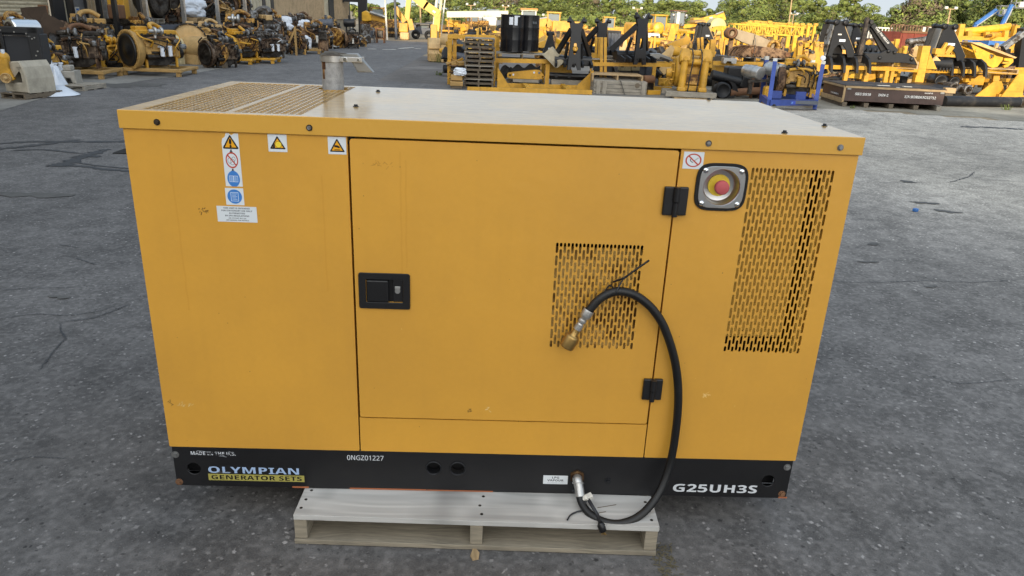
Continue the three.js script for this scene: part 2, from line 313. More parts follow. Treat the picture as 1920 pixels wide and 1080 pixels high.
for (const [a, b] of [[[-5.816,0,-32.637], [-5.5,0,-32.932]], [[-5.151,0,-32.705], [-4.634,0,-33.182]], [[-4.631,0,-34.326], [-4.132,0,-36.034]], [[-3.942,0,-34.983], [-3.706,0,-35.207]]]) paintLine.bar([a[0], 0.001, a[2]], [b[0], 0.001, b[2]], 0.12, 0.012);
struct(paintLine.build('faded_paint_line', mat.white));

// ---------------------------------------------------------------- the generator set
const W = 2.139, H = 1.383, BB = 0.278, BO = 0.121, D = 0.935, LH = 0.052;   // width, top, bottom of the panels, bottom of the skid, depth, rim height
const FZ = -0.007;                                                             // front face of the panels
// printed and worn colour of the front panels: faint runs, scuffs and scratches (uv covers the whole front)
function frontPaint() {
const w = 2048, h = 1024, c = document.createElement('canvas'); c.width = w; c.height = h; const x = c.getContext('2d');
const im = x.createImageData(w, h);
for (let j = 0; j < h; j++) for (let i = 0; i < w; i++) {
const u = i / w, v = j / h, n = 0.6 * tnoise(u, v, 6, 4, 301) + 0.25 * tnoise(u, v, 30, 16, 302) + 0.15 * tnoise(u, v, 200, 100, 303), run = tnoise(u, v, 90, 3, 304), f = hash2(i, j, 305) - 0.5, k = 0.955 + 0.07 * n - 0.018 * Math.max(0, run - 0.55) + 0.012 * f, o = (j * w + i) * 4;
im.data[o] = 211 * k; im.data[o + 1] = 155 * k; im.data[o + 2] = 57 * (k - 0.05 * (n - 0.5)); im.data[o + 3] = 255;
}
x.putImageData(im, 0, 0);
const X = (m) => (m + W / 2) / W * w, Y = (m) => (H - m) / (H - BB) * h;
srand(404);
const runs = [[-0.94,1.288,0], [-0.508,1.215,0], [-0.278,1.293,0], [-0.263,1.27,0]];
runs.forEach((p, i) => { let px = X(p[0]); x.strokeStyle = 'rgba(190,128,30,0.2)'; x.lineWidth = 5; x.beginPath(); x.moveTo(px, Y(p[1])); for (let k = 1; k <= 14; k++) x.lineTo(px + (rnd() - 0.5) * 3, Y(p[1]) + k * [34, 24, 30, 22][i]); x.stroke(); });
for (let i = 0; i < 46; i++) { x.fillStyle = pick(['rgba(90,60,15,0.5)', 'rgba(60,45,20,0.6)', 'rgba(235,205,140,0.5)']); x.fillRect(rnd() * w, rnd() * h, rr(1, 3), rr(1, 3)); }
const scr = (p, n, len, col) => { x.strokeStyle = col; for (let i = 0; i < n; i++) { x.lineWidth = rr(1, 2.2); x.beginPath(); const a = X(p[0]) + rr(-len, len), b = Y(p[1]) + rr(-7, 7); x.moveTo(a, b); x.lineTo(a + rr(-10, 10), b + rr(-9, 9)); x.stroke(); } };
scr([-0.868,1.095,0], 9, 14, 'rgba(50,30,8,0.75)'); scr([-0.062,0.443,0], 6, 5, 'rgba(40,28,10,0.85)'); scr([-0.001,0.453,0], 5, 6, 'rgba(235,225,190,0.8)');
scr([0.719,0.526,0], 9, 6, 'rgba(240,205,140,0.8)'); scr([-0.328,1.255,0], 16, 26, 'rgba(150,100,25,0.4)'); scr([-0.993,0.441,0], 12, 22, 'rgba(214,190,140,0.9)'); scr([-1.039,0.443,0], 8, 10, 'rgba(120,90,40,0.8)');
const t = new THREE.CanvasTexture(c); t.colorSpace = THREE.SRGBColorSpace; t.magFilter = THREE.LinearFilter; return t;
}
const paintTex = frontPaint();
const panelMat = new THREE.MeshPhysicalMaterial({ color: C(1, 1, 1), map: paintTex, roughness: 0.42, clearcoat: 0.55, clearcoatRoughness: 0.16, bumpMap: dataTex(256, 128, (u, v) => grey(0.5 * tnoise(u, v, 5, 3, 351) + 0.35 * tnoise(u, v, 11, 6, 352) + 0.15 * tnoise(u, v, 120, 60, 353)), false, 1), bumpScale: 0.004 }); panelMat.name = 'yellow panel paint';
const topStreaks = dataTex(512, 512, (u, v) => grey(0.42 + 0.2 * (tnoise(u, v, 14, 150, 311) - 0.5) + 0.16 * (tnoise(u, v, 5, 6, 312) - 0.5) + 0.2 * (tnoise(u, v, 60, 300, 313) - 0.5)), false, 0.9);
const topDirt = dataTex(512, 512, (u, v) => { const n = tnoise(u, v, 7, 7, 321) * 0.6 + tnoise(u, v, 40, 40, 322) * 0.4, s = tnoise(u, v, 18, 170, 323), k = 0.84 + 0.2 * n - 0.16 * Math.max(0, s - 0.55); return [k, k, k * (1 - 0.06 * n)]; }, true, 1.1);
const lidMat = new THREE.MeshPhysicalMaterial({ color: C(0.66, 0.375, 0.075), map: topDirt, roughness: 0.32, clearcoat: 1, clearcoatRoughness: 0.42, clearcoatRoughnessMap: topStreaks, bumpMap: topStreaks, bumpScale: 0.0018 }); lidMat.name = 'weathered lid paint';
const innerMat = M('inner duct lining', C(0.60, 0.37, 0.065), 0.7, 0, { map: grimeMap });
const foamMat = M('dusty acoustic foam', C(0.58, 0.38, 0.12), 0.95, 0, { map: oldMap });
const voidMat = M('dark interior', C(0.006, 0.006, 0.006), 0.9);
const gen = thing('generator_set', 'large yellow boxed generator on black skid base standing on grey pallet', 'generator');
function frontUV(mesh) { const p = mesh.geometry.attributes.position, uv = mesh.geometry.attributes.uv; for (let i = 0; i < p.count; i++) uv.setXY(i, (p.getX(i) + W / 2) / W, (p.getY(i) - BB) / (H - BB)); return mesh; }
const rectPts = (x0, y0, x1, y1, r = 0) => { if (!r) return [[x0, y0], [x1, y0], [x1, y1], [x0, y1]]; const o = []; for (const [cx, cy, a0] of [[x1 - r, y0 + r, -90], [x1 - r, y1 - r, 0], [x0 + r, y1 - r, 90], [x0 + r, y0 + r, 180]]) for (let k = 0; k <= 4; k++) { const a = (a0 + k * 22.5) * Math.PI / 180; o.push([cx + r * Math.cos(a), cy + r * Math.sin(a)]); } return o; };
function slotHoles(x0, y0, x1, y1, cols, pitch) {              // brick pattern of upright round-ended slots
const out = [], px = (x1 - x0) / cols, sw = px * 0.66, gap = pitch * 0.17;
for (let c = 0; c < cols; c++) {
const cx = x0 + (c + 0.5) * px; let y = y1, first = c % 2 === 1;
while (y > y0 + pitch * 0.12) {
let len = first ? pitch / 2 : pitch; first = false; let b = y - len; if (b < y0) b = y0;
const t = y - gap / 2, bo = b + gap / 2, r = sw / 2;
if (t - bo > sw * 1.05) { const h = []; for (let k = 0; k <= 4; k++) { const a = Math.PI * k / 4; h.push([cx + r * Math.cos(a), t - r + r * Math.sin(a)]); } for (let k = 0; k <= 4; k++) { const a = Math.PI + Math.PI * k / 4; h.push([cx + r * Math.cos(a), bo + r + r * Math.sin(a)]); } out.push(h); }
y = b;
}
}
return out;
}
const RIM = H - LH, xl = -W / 2 + 0.007, xr = W / 2 - 0.007;
const dl = ([-0.426,1.264,0][0] + [-0.426,0.457,0][0]) / 2, dr = ([0.537,1.299,0][0] + [0.534,0.465,0][0]) / 2, dBot = [0.045,0.408,0][1], SEAM = 0.0035;
const gA = [[0.188,1.037,0], [0.459,0.683,0], [0.458,1.038,0], [0.189,0.681,0]], gB = [[0.755,1.285,0], [1.001,0.681,0], [1.004,1.289,0], [0.748,0.681,0]];
const ga = [Math.min(gA[0][0], gA[3][0]), Math.min(gA[1][1], gA[3][1]), Math.max(gA[2][0], gA[1][0]), Math.max(gA[0][1], gA[2][1])], gb = [(gB[0][0] + gB[3][0]) / 2, (gB[1][1] + gB[3][1]) / 2, (gB[2][0] + gB[1][0]) / 2, (gB[0][1] + gB[2][1]) / 2];
const estop = [0.669,1.222,0], lt0 = [-0.332,0.861,0], latchHole = rectPts(lt0[0] - 0.056, lt0[1] - 0.037, lt0[0] + 0.056, lt0[1] + 0.037);
{
const T = 0.0025, zc = FZ - T / 2, up = mat4(0, 0, zc);
const L = mb(); L.prism(rectPts(xl, BB, dl - SEAM, RIM + 0.01, 0.004), T, up); L.box(xl + 0.0012, (BB + RIM) / 2, FZ - 0.02 - T, 0.0025, RIM - BB, 0.04); L.box(dl - SEAM - 0.0014, (BB + RIM) / 2, FZ - 0.014 - T, 0.0025, RIM - BB, 0.028);
frontUV(L.build('left_panel', panelMat, gen));
const Dn = mb(); Dn.prism(rectPts(dl + SEAM, dBot + SEAM, dr - SEAM, RIM - 0.006, 0.008), T, mat4(0, 0, zc + 0.003), slotHoles(...ga, 23, (ga[3] - ga[1]) / 8.75).concat([latchHole]));
for (const x of [dl + SEAM + 0.0013, dr - SEAM - 0.0013]) Dn.box(x, (dBot + RIM) / 2, FZ + 0.003 - T - 0.012, 0.0024, RIM - dBot - 0.03, 0.024);
Dn.box((dl + dr) / 2, dBot + SEAM + 0.0013, FZ + 0.003 - T - 0.012, dr - dl - 0.03, 0.0024, 0.024); Dn.box((dl + dr) / 2, RIM - 0.0075, FZ + 0.003 - T - 0.012, dr - dl - 0.03, 0.0024, 0.024);
const door = frontUV(Dn.build('door', panelMat, gen));
const P = mb(); P.prism(rectPts(dl + 0.001, BB, dr - 0.001, dBot - SEAM * 0.6, 0.002), T, up); P.box((dl + dr) / 2, dBot - SEAM * 0.6 - 0.0013, FZ - 0.014 - T, dr - dl, 0.0024, 0.028); frontUV(P.build('sill_panel', panelMat, gen));
const Rp = mb(), ring = []; for (let k = 0; k < 24; k++) { const a = k / 24 * Math.PI * 2; ring.push([estop[0] + 0.06 * Math.cos(a), estop[1] + 0.06 * Math.sin(a)]); }
Rp.prism(rectPts(dr + SEAM * 0.8, BB, xr, RIM + 0.01, 0.004), T, up, slotHoles(...gb, 21, (gb[3] - gb[1]) / 13.6).concat([ring])); Rp.box(xr - 0.0012, (BB + RIM) / 2, FZ - 0.02 - T, 0.0025, RIM - BB, 0.04); Rp.box(dr + SEAM * 0.8 + 0.0014, (BB + RIM) / 2, FZ - 0.014 - T, 0.0025, RIM - BB, 0.028);
frontUV(Rp.build('right_panel', panelMat, gen));
const side = mb(); side.box(xl + 0.0125, (BB + RIM) / 2, -D / 2, 0.0025, RIM - BB, D - 0.12); side.build('side_panel', mat.yellow, gen);
const side2 = mb(); side2.box(xr - 0.0125, (BB + RIM) / 2, -D / 2, 0.0025, RIM - BB, D - 0.12); side2.build('side_panel', mat.yellow, gen);
const back = mb(); back.box(0, (BB + RIM) / 2, -D + 0.012, W - 0.02, RIM - BB, 0.003); back.build('rear_panel', mat.yellow, gen);
// behind the grilles: baffles of the air ducts, and darkness
const duct = mb(), dx = gb[2] - gb[0]; duct.box(gb[0] + dx * 0.36, (gb[1] + gb[3]) / 2 + 0.03, -0.042, dx * 0.84, gb[3] - gb[1] - 0.03, 0.003, 0, 0.05); duct.box(gb[0] + dx * 1.0, (gb[1] + gb[3]) / 2, -0.03, dx * 0.17, gb[3] - gb[1] + 0.1, 0.003); duct.build('duct_baffle', innerMat, gen);
const foam = mb(); foam.box((ga[0] + ga[2]) / 2, (ga[1] + ga[3]) / 2 - 0.03, -0.036, ga[2] - ga[0] + 0.08, ga[3] - ga[1], 0.01, -0.10); foam.build('acoustic_foam', foamMat, gen);
const dark = mb(); dark.box(0, (BB + RIM) / 2 - 0.03, -0.30, W - 0.1, RIM - BB - 0.1, 0.003); dark.box(0, BB + 0.04, -D / 2, W - 0.05, 0.003, D - 0.05); dark.box(dl, (BB + RIM) / 2, -0.16, 0.003, RIM - BB - 0.05, 0.26); dark.box(dr, (BB + RIM) / 2, -0.16, 0.003, RIM - BB - 0.05, 0.26); dark.box((dl + dr) / 2, dBot, -0.05, dr - dl, 0.003, 0.06); dark.box(0, RIM - 0.02, -0.03, W - 0.03, 0.003, 0.04); dark.build('interior_lining', voidMat, gen);

// ---- lid: a folded sheet with two cut grilles
const lid = mb(), t = 0.003, y = H - t / 2;
const A = [[-1.014,1.383,-0.008], [-0.78,1.383,-0.008], [-0.906,1.383,-1.013], [-1.051,1.383,-0.971]], B = [[-0.76,1.383,-0.002], [-0.563,1.383,-0.014], [-0.596,1.383,-0.931], [-0.828,1.383,-0.924]];
const ax0 = A[0][0], ax1 = A[1][0], bx0 = B[0][0], bx1 = B[1][0], zf = -0.035, zb = -D + 0.05;
const P1 = [-0.633,1.383,-0.802], hole = []; for (let k = 0; k < 20; k++) { const a = k / 20 * Math.PI * 2; hole.push([P1[0] + 0.056 * Math.cos(a), -(P1[2] + 0.056 * Math.sin(a))]); }
const cutB = [[bx0, -zf], [bx1, -zf], [bx1, -zb], [bx0, -zb]], cutA = [[ax0, -zf], [ax1, -zf], [ax1, -zb], [ax0, -zb]];
const g = mb(); const flatM = new THREE.Matrix4().makeRotationX(-Math.PI / 2).setPosition(0, y, 0);
const outline = rectPts(-W / 2 + 0.003, 0.003, W / 2 - 0.003, D - 0.003);
g.prism(outline, t, flatM, [cutA, cutB]);
const rim = mb(), fl = (x, z, w, d) => rim.rbox(x, H - LH / 2 - 0.0012, z, w, LH - 0.0024, d, 0.0012);
rim.rbox(0, H - LH / 2, -0.0022, W, LH, 0.0044, 0.002); fl(-W / 2 + 0.0022, -D / 2, 0.004, D - 0.006); fl(W / 2 - 0.0022, -D / 2, 0.004, D - 0.006); fl(0, -D + 0.0022, W, 0.004);
rim.box(0, H - LH + 0.0012, -0.010, W - 0.01, 0.002, 0.012);
const rimMat = panelMat.clone(); rimMat.name = 'yellow rim paint'; rimMat.map = null; rimMat.color = C(0.63, 0.335, 0.045); rim.build('rim', rimMat, g.build('lid', lidMat, gen));
// expanded mesh of the two vents, cut round the exhaust
const vent = (x0, x1) => { const m = mb(), nz = 32, nx = Math.round((x1 - x0) / 0.021);
for (let i = 0; i <= nx; i++) { const x = lerp(x0, x1, i / nx); if (Math.abs(x - P1[0]) > 0.056) m.box(x, y, (zf + zb) / 2, 0.004, 0.001, zf - zb); else { const dz = Math.sqrt(0.056 ** 2 - (x - P1[0]) ** 2); for (const [za, zc2] of [[zf, P1[2] + dz], [P1[2] - dz, zb]]) m.box(x, y, (za + zc2) / 2, 0.004, 0.001, za - zc2); } }
for (let j = 0; j <= nz; j++) { const z = lerp(zf, zb, j / nz), h = Math.abs(z - P1[2]) < 0.056 ? Math.sqrt(0.056 ** 2 - (z - P1[2]) ** 2) : 0; if (!h || P1[0] - h > x1 || P1[0] + h < x0) m.box((x0 + x1) / 2, y, z, x1 - x0, 0.0009, 0.0078); else { m.box((x0 + P1[0] - h) / 2, y, z, P1[0] - h - x0, 0.0009, 0.0078); if (x1 > P1[0] + h) m.box((x1 + P1[0] + h) / 2, y, z, x1 - P1[0] - h, 0.0009, 0.0078); } }
m.build('vent_mesh', lidMat, gen); };
vent(ax0, ax1); vent(bx0, bx1);
const sm = mb(); sm.cyl([P1[0], H - 0.01, P1[2]], [P1[0], H - 0.0006, P1[2]], 0.0565, 0.0565, 28, true); sm.build('exhaust_collar', mat.yellow, gen);
const inside = mb(); inside.box((ax0 + bx1) / 2, H - 0.13, -D / 2, bx1 - ax0 + 0.2, 0.003, D - 0.06); inside.build('plenum_floor', voidMat, gen);

// ---- exhaust stack with rain cap
const st = mb(), pr = 0.0405, top = [-0.633,1.505,-0.802][1]; st.cyl([P1[0], H - 0.1, P1[2]], [P1[0], top, P1[2]], pr, pr, 32, true); st.cyl([P1[0], H - 0.1, P1[2]], [P1[0], top - 0.004, P1[2]], pr - 0.003, pr - 0.003, 24, true);
const galv = M('galvanised pipe', C(0.42, 0.42, 0.42), 0.5, 0.35, { map: dataTex(256, 256, (u, v) => { const n = tnoise(u, v, 12, 12, 331) * 0.6 + tnoise(u, v, 60, 60, 332) * 0.4; return grey(0.78 + 0.25 * n); }, true, 0.14) });
const pipe = st.build('exhaust_pipe', galv, gen);
const rustStreak = mb(); { const gg = new THREE.CylinderGeometry(pr + 0.0006, pr + 0.0006, 0.06, 8, 1, true, Math.PI * 1.72, 0.30); rustStreak.add(gg, mat4(P1[0], top - 0.055, P1[2])); const g2 = new THREE.CylinderGeometry(pr + 0.0008, pr + 0.0008, 0.028, 8, 1, true, Math.PI * 1.7, 0.5); rustStreak.add(g2, mat4(P1[0], top - 0.036, P1[2])); } 
rustStreak.build('rust_run', M('orange rust', C(0.40, 0.22, 0.07), 0.85, 0, { map: oldMap }), pipe);
const cl = mb(); cl.cyl([P1[0], top - 0.022, P1[2]], [P1[0], top + 0.001, P1[2]], pr + 0.004, pr + 0.004, 32, true); cl.cyl([P1[0], top - 0.022, P1[2]], [P1[0], top - 0.0212, P1[2]], pr + 0.004); for (const s of [-1, 1]) cl.rbox(P1[0] + 0.075, top - 0.0115, P1[2] + s * 0.024, 0.086, 0.019, 0.004, 0.0018);
const clamp = cl.build('rain_cap_clamp', mat.silver, gen);
for (const [dx2, r] of [[0.055, 0.0085], [0.105, 0.006]]) { const b = mb(); b.cyl([P1[0] + dx2, top - 0.0115, P1[2] + 0.024], [P1[0] + dx2, top - 0.0115, P1[2] + 0.033], r, r * 0.8, 12); b.build('bolt', mat.chrome, clamp); }
const cap = mb(); cap.lathe([P1[0], top + 0.0005, P1[2]], [P1[0], top + 0.017, P1[2]], [[pr + 0.007, 0], [pr + 0.006, 0.12], [0.03, 0.55], [0.012, 0.9], [0, 1]], 28); cap.box(P1[0] + 0.05, top + 0.008, P1[2], 0.07, 0.003, 0.03, 0, 0, -0.06); cap.build('rain_cap_flap', M('sooty rusted cap', C(0.09, 0.075, 0.055), 0.8, 0.1, { map: oldMap }), gen);
const cw = mb();
cw.prism([[P1[0] + 0.03, top + 0.008], [P1[0] + 0.098, top + 0.011], [P1[0] + 0.158, top - 0.055], [P1[0] + 0.098, top - 0.057], [P1[0] + 0.08, top - 0.025]], 0.034, mat4(0, 0, P1[2]), [], 0.003); cw.build('counterweight', mat.steel, gen);

// ---- screws
const screw = (p, n, r, name, m) => { const b = mb(), a = new THREE.Vector3(...p); n = new THREE.Vector3(...n); b.cyl(a, a.clone().addScaledVector(n, 0.0015), r * 1.5, r * 1.5, 14); b.cyl(a.clone().addScaledVector(n, 0.0015), a.clone().addScaledVector(n, 0.0065), r, r * 0.92, 6); return b.build(name, m, gen); };
for (const p of [[-0.961,1.352,0], [-0.534,1.352,0], [0.613,1.35,0], [1,1.352,0]]) screw(p, [0, 0, 1], 0.0062, 'rim_screw', mat.dullSteel);
for (const p of [[-0.452,1.384,-0.742], [-0.449,1.384,-0.264], [0.866,1.384,-0.933], [1.081,1.384,-0.78], [0.843,1.384,-0.035], [1.046,1.384,-0.231]]) screw(p, [0, 1, 0], 0.0062, 'lid_screw', mat.blackDust);

// ---- hinges
for (const [h, u] of [[[0.536,1.177,0], 0.98], [[0.532,0.546,0], 0.86]]) {
const b = mb(), w = 0.066 * u * 1.12, hh = 0.084 * u * 1.05; b.rbox(dr - w * 0.27, h[1], 0.003, w * 0.46, hh, 0.012, 0.004); b.rbox(dr + w * 0.27, h[1], 0.002, w * 0.46, hh, 0.012, 0.004); const hin = b.build('hinge', mat.black, gen);
const k = mb(); k.cyl([dr, h[1] - hh * 0.53, 0.011], [dr, h[1] - 0.003, 0.011], 0.0085, 0.0085, 14); k.cyl([dr, h[1], 0.012], [dr, h[1] + hh * 0.50, 0.012], 0.0098, 0.0098, 14); k.build('knuckle', mat.black, hin);
}
// ---- paddle latch
const lt = [-0.332,0.861,0], lw = ([-0.251,0.864,0][0] - [-0.409,0.859,0][0]), lh = ([-0.332,0.919,0][1] - [-0.331,0.801,0][1]);
const pl = mb(); pl.prism(rectPts(-lw / 2, -lh / 2, lw / 2, lh / 2, 0.007), 0.004, mat4(lt[0], lt[1], 0.0002), [rectPts(-lw * 0.36, -lh * 0.32, lw * 0.36, lh * 0.32, 0.004)], 0.0012); const pan = mb();
pan.box(lt[0], lt[1], -0.016, lw * 0.74, lh * 0.68, 0.002); pan.box(lt[0], lt[1] - lh * 0.33, -0.008, lw * 0.74, 0.002, 0.017); pan.box(lt[0], lt[1] + lh * 0.33, -0.008, lw * 0.74, 0.002, 0.017); pan.box(lt[0] - lw * 0.37, lt[1], -0.008, 0.002, lh * 0.66, 0.017); pan.box(lt[0] + lw * 0.37, lt[1], -0.008, 0.002, lh * 0.66, 0.017); pan.rbox(lt[0] + lw * 0.26, lt[1], -0.009, lw * 0.2, lh * 0.62, 0.011, 0.002);
const latch = pl.build('latch', mat.black, gen); pan.build('latch_recess', mat.black, latch);
const pd = mb(); pd.rbox(lt[0] - lw * 0.135, lt[1] - 0.001, -0.002, lw * 0.43, lh * 0.61, 0.010, 0.005); pd.build('paddle', mat.black, latch);
const lk = mb(); lk.cyl([lt[0] + lw * 0.255, lt[1] + 0.001, -0.004], [lt[0] + lw * 0.255, lt[1] + 0.001, 0.0005], 0.0085, 0.0082, 18); lk.rbox(lt[0] + lw * 0.255, lt[1] + 0.011, -0.002, 0.017, 0.010, 0.004, 0.0015); lk.build('lock_cylinder', mat.silver, latch);

// ---- emergency stop
const ew = ([0.747,1.224,0][0] - [0.59,1.219,0][0]) * 0.985, eh = ([0.659,1.294,0][1] - [0.68,1.149,0][1]) * 0.985;
const squircle = (w, h) => { const o = []; for (let k = 0; k < 40; k++) { const a = k / 40 * Math.PI * 2, c = Math.cos(a), s = Math.sin(a); o.push([Math.sign(c) * Math.pow(Math.abs(c), 0.5) * w / 2, Math.sign(s) * Math.pow(Math.abs(s), 0.5) * h / 2]); } return o; };
const circ = (r, n = 32) => { const o = []; for (let k = 0; k < n; k++) o.push([r * Math.cos(k / n * 6.2832), r * Math.sin(k / n * 6.2832)]); return o; };
const em = mat4(estop[0], estop[1], 0);
const gk = mb(); gk.prism(squircle(ew, eh), 0.007, mat4(estop[0], estop[1], FZ + 0.003), [circ(0.058)], 0.0015); const es = gk.build('emergency_stop', mat.rubber, gen);
const pt = mb(); pt.prism(squircle(ew * 0.88, eh * 0.88), 0.003, mat4(estop[0], estop[1], FZ + 0.0075), [circ(0.054, 40)], 0.001);
pt.lathe([estop[0], estop[1], FZ + 0.008], [estop[0], estop[1], FZ - 0.026], [[0.056, -0.02], [0.0535, 0.02], [0.0515, 0.25], [0.049, 0.8], [0.045, 1], [0, 1.01]], 40);
pt.build('steel_plate', M('brushed stainless dish', C(0.55, 0.55, 0.55), 0.3, 1), es);
const yr = mb(); yr.cyl([estop[0] + 0.001, estop[1], FZ - 0.025], [estop[0] + 0.001, estop[1], FZ - 0.022], 0.033, 0.033, 32); yr.build('yellow_ring', M('yellow plate', C(0.80, 0.58, 0.05), 0.5), es);
const rb = mb(); rb.cyl([estop[0] + 0.004, estop[1] - 0.002, FZ - 0.028], [estop[0] + 0.004, estop[1] - 0.002, FZ + 0.006], 0.016, 0.016, 20); rb.lathe([estop[0] + 0.002, estop[1] - 0.001, FZ - 0.006], [estop[0] + 0.002, estop[1] - 0.001, FZ + 0.016], [[0.0, 0], [0.019, 0.02], [0.0215, 0.3], [0.021, 0.75], [0.017, 0.95], [0, 1]], 28); rb.build('red_button', M('faded red plastic', C(0.46, 0.085, 0.09), 0.65), es);
for (const [sx, sy] of [[-1, 1], [1, 1], [-1, -1], [1, -1]]) { const b = mb(), x = estop[0] + sx * ew * 0.345, y2 = estop[1] + sy * eh * 0.345; b.lathe([x, y2, FZ + 0.009], [x, y2, FZ + 0.0135], [[0.0085, 0], [0.007, 0.5], [0.004, 0.95], [0, 1]], 14); b.build('screw', mat.chrome, es); }

// ---- skid base with holes
const bw = W / 2 - 0.012, bz = FZ - 0.003, holes = [[[-0.993,0.19,-0.012], 0.0225], [[-0.18,0.214,-0.012], 0.0235], [[-0.098,0.214,-0.012], 0.0235], [[0.983,0.192,-0.012], 0.0225]];
const bs = mb(); bs.prism(rectPts(-bw, BO, bw, BB - 0.003, 0.002), 0.006, mat4(0, 0, bz - 0.003), holes.map(([p, r]) => circ(r, 24).map(([a, b]) => [p[0] + a, p[1] + b])), 0.001);
bs.box(0, BB - 0.0055, -0.05, 2 * bw, 0.005, 0.075); bs.box(0, BO + 0.003, -0.05, 2 * bw, 0.006, 0.075); for (const s of [-1, 1]) bs.box(s * (bw - 0.003), (BO + BB) / 2, -D / 2, 0.006, BB - BO - 0.012, D - 0.06); bs.box(0, (BO + BB) / 2, -D + 0.02, 2 * bw, BB - BO - 0.002, 0.006); for (const [p] of holes) bs.box(p[0], p[1], -0.05, 0.07, 0.07, 0.003);
const base = bs.build('skid_base', mat.black, gen);
for (const i of [1, 2]) { const [p] = holes[i], r = mb(); r.torus(p[0], p[1], bz + 0.002, 0.0255, 0.0028, 0, 0, 32); r.cyl([p[0], p[1], bz - 0.03], [p[0], p[1], bz + 0.002], 0.0255, 0.0255, 28, true); r.build('conduit_bushing', mat.blackDust, base); }
for (const [p, m] of [[[-1.048,0.245,-0.01], mat.steel], [[-1.048,0.136,-0.01], mat.rust], [[1.04,0.25,-0.01], mat.steel], [[1.04,0.14,-0.01], mat.rust], [[0.423,0.177,-0.01], mat.blackDust]]) { const b = mb(); b.cyl([p[0], p[1], bz], [p[0], p[1], bz + 0.002], 0.0125, 0.0125, 18); b.cyl([p[0], p[1], bz + 0.002], [p[0], p[1], bz + 0.007], 0.0075, 0.007, 6); b.build('bolt', m, base); }
const primer = M('orange primer', C(0.36, 0.115, 0.045), 0.8); for (const [a, b, h] of [[[-0.666,0.125,-0.012], [-0.608,0.127,-0.012], 0.006], [[-0.47,0.128,-0.012], [-0.204,0.133,-0.012], 0.005], [[-0.204,0.133,-0.012], [0.027,0.132,-0.012], 0.004], [[1.029,0.12,-0.012], [1.062,0.116,-0.012], 0.006]]) { const chip = mb(); chip.box((a[0] + b[0]) / 2, BO + h / 2 + 0.0005, bz + 0.0004, b[0] - a[0] - 0.002, h, 0.0012); chip.build('chipped_primer', primer, base); }

// ---- stickers and lettering
const decal = (name, a, b, draw, pw, ph, z = FZ + 0.0006, rough = 0.45, parent = gen, ry = 0) => {                   // a: top left, b: bottom right
const c = document.createElement('canvas'); c.width = pw; c.height = ph; const x = c.getContext('2d'); draw(x, pw, ph);
const t = new THREE.CanvasTexture(c); t.colorSpace = THREE.SRGBColorSpace; t.magFilter = THREE.LinearFilter;
const g = new THREE.PlaneGeometry(b[0] - a[0], a[1] - b[1]), m = new THREE.Mesh(g, M(name + ' print', C(1, 1, 1), rough, 0, { map: t }));
m.name = name; m.position.set((a[0] + b[0]) / 2, (a[1] + b[1]) / 2, z); m.rotation.z = ry; m.receiveShadow = true; parent.add(m); return m;
};
const tri = (x, cx, top, w, h) => { x.lineJoin = 'round'; x.fillStyle = '#111'; x.strokeStyle = '#111'; x.lineWidth = w * 0.11; x.beginPath(); x.moveTo(cx, top); x.lineTo(cx + w / 2, top + h); x.lineTo(cx - w / 2, top + h); x.closePath(); x.fill(); x.stroke(); x.fillStyle = '#e6a21a'; x.beginPath(); x.moveTo(cx, top + h * 0.1); x.lineTo(cx + w * 0.43, top + h * 0.955); x.lineTo(cx - w * 0.43, top + h * 0.955); x.closePath(); x.fill(); };
const bg = (x, w, h) => { x.fillStyle = '#d5dadd'; x.fillRect(0, 0, w, h); };
const noEntry = (x, cx, cy, r) => { x.strokeStyle = '#b5432f'; x.lineWidth = r * 0.2; x.beginPath(); x.arc(cx, cy, r, 0, 7); x.stroke(); x.beginPath(); x.moveTo(cx - r * 0.7, cy - r * 0.7); x.lineTo(cx + r * 0.7, cy + r * 0.7); x.stroke(); };
const arrow = (x, cx, y, s) => { x.fillStyle = '#111'; x.fillRect(cx - s * 0.22, y, s * 0.44, s * 0.5); x.beginPath(); x.moveTo(cx - s * 0.5, y + s * 0.45); x.lineTo(cx + s * 0.5, y + s * 0.45); x.lineTo(cx, y + s); x.fill(); };
decal('warning_sticker', [-0.788,1.327,0], [-0.739,1.173,0], (x, w, h) => {
bg(x, w, h); x.fillStyle = '#cf9a3c'; x.beginPath(); x.moveTo(0, 0); x.lineTo(w * 0.28, 0); x.lineTo(w * 0.2, h * 0.07); x.lineTo(w * 0.06, h * 0.1); x.lineTo(0, h * 0.17); x.fill(); x.beginPath(); x.moveTo(w * 0.45, 0); x.lineTo(w * 0.75, 0); x.lineTo(w * 0.6, h * 0.035); x.fill();
tri(x, w * 0.5, h * 0.05, w * 0.8, h * 0.22); x.fillStyle = '#111'; x.beginPath(); x.ellipse(w / 2, h * 0.155, w * 0.07, h * 0.055, 0, 0, 7); x.fill(); x.beginPath(); x.arc(w / 2, h * 0.24, w * 0.06, 0, 7); x.fill();
arrow(x, w / 2, h * 0.3, w * 0.2); x.strokeStyle = '#222'; x.lineWidth = 3; for (const [a, b, r] of [[-0.12, 0.02, 0.12], [0.1, -0.05, 0.1], [0.02, 0.08, 0.13]]) { x.beginPath(); x.arc(w * (0.5 + a), h * 0.5 + w * b, w * r, 0, 7); x.stroke(); } noEntry(x, w / 2, h * 0.5, w * 0.33);
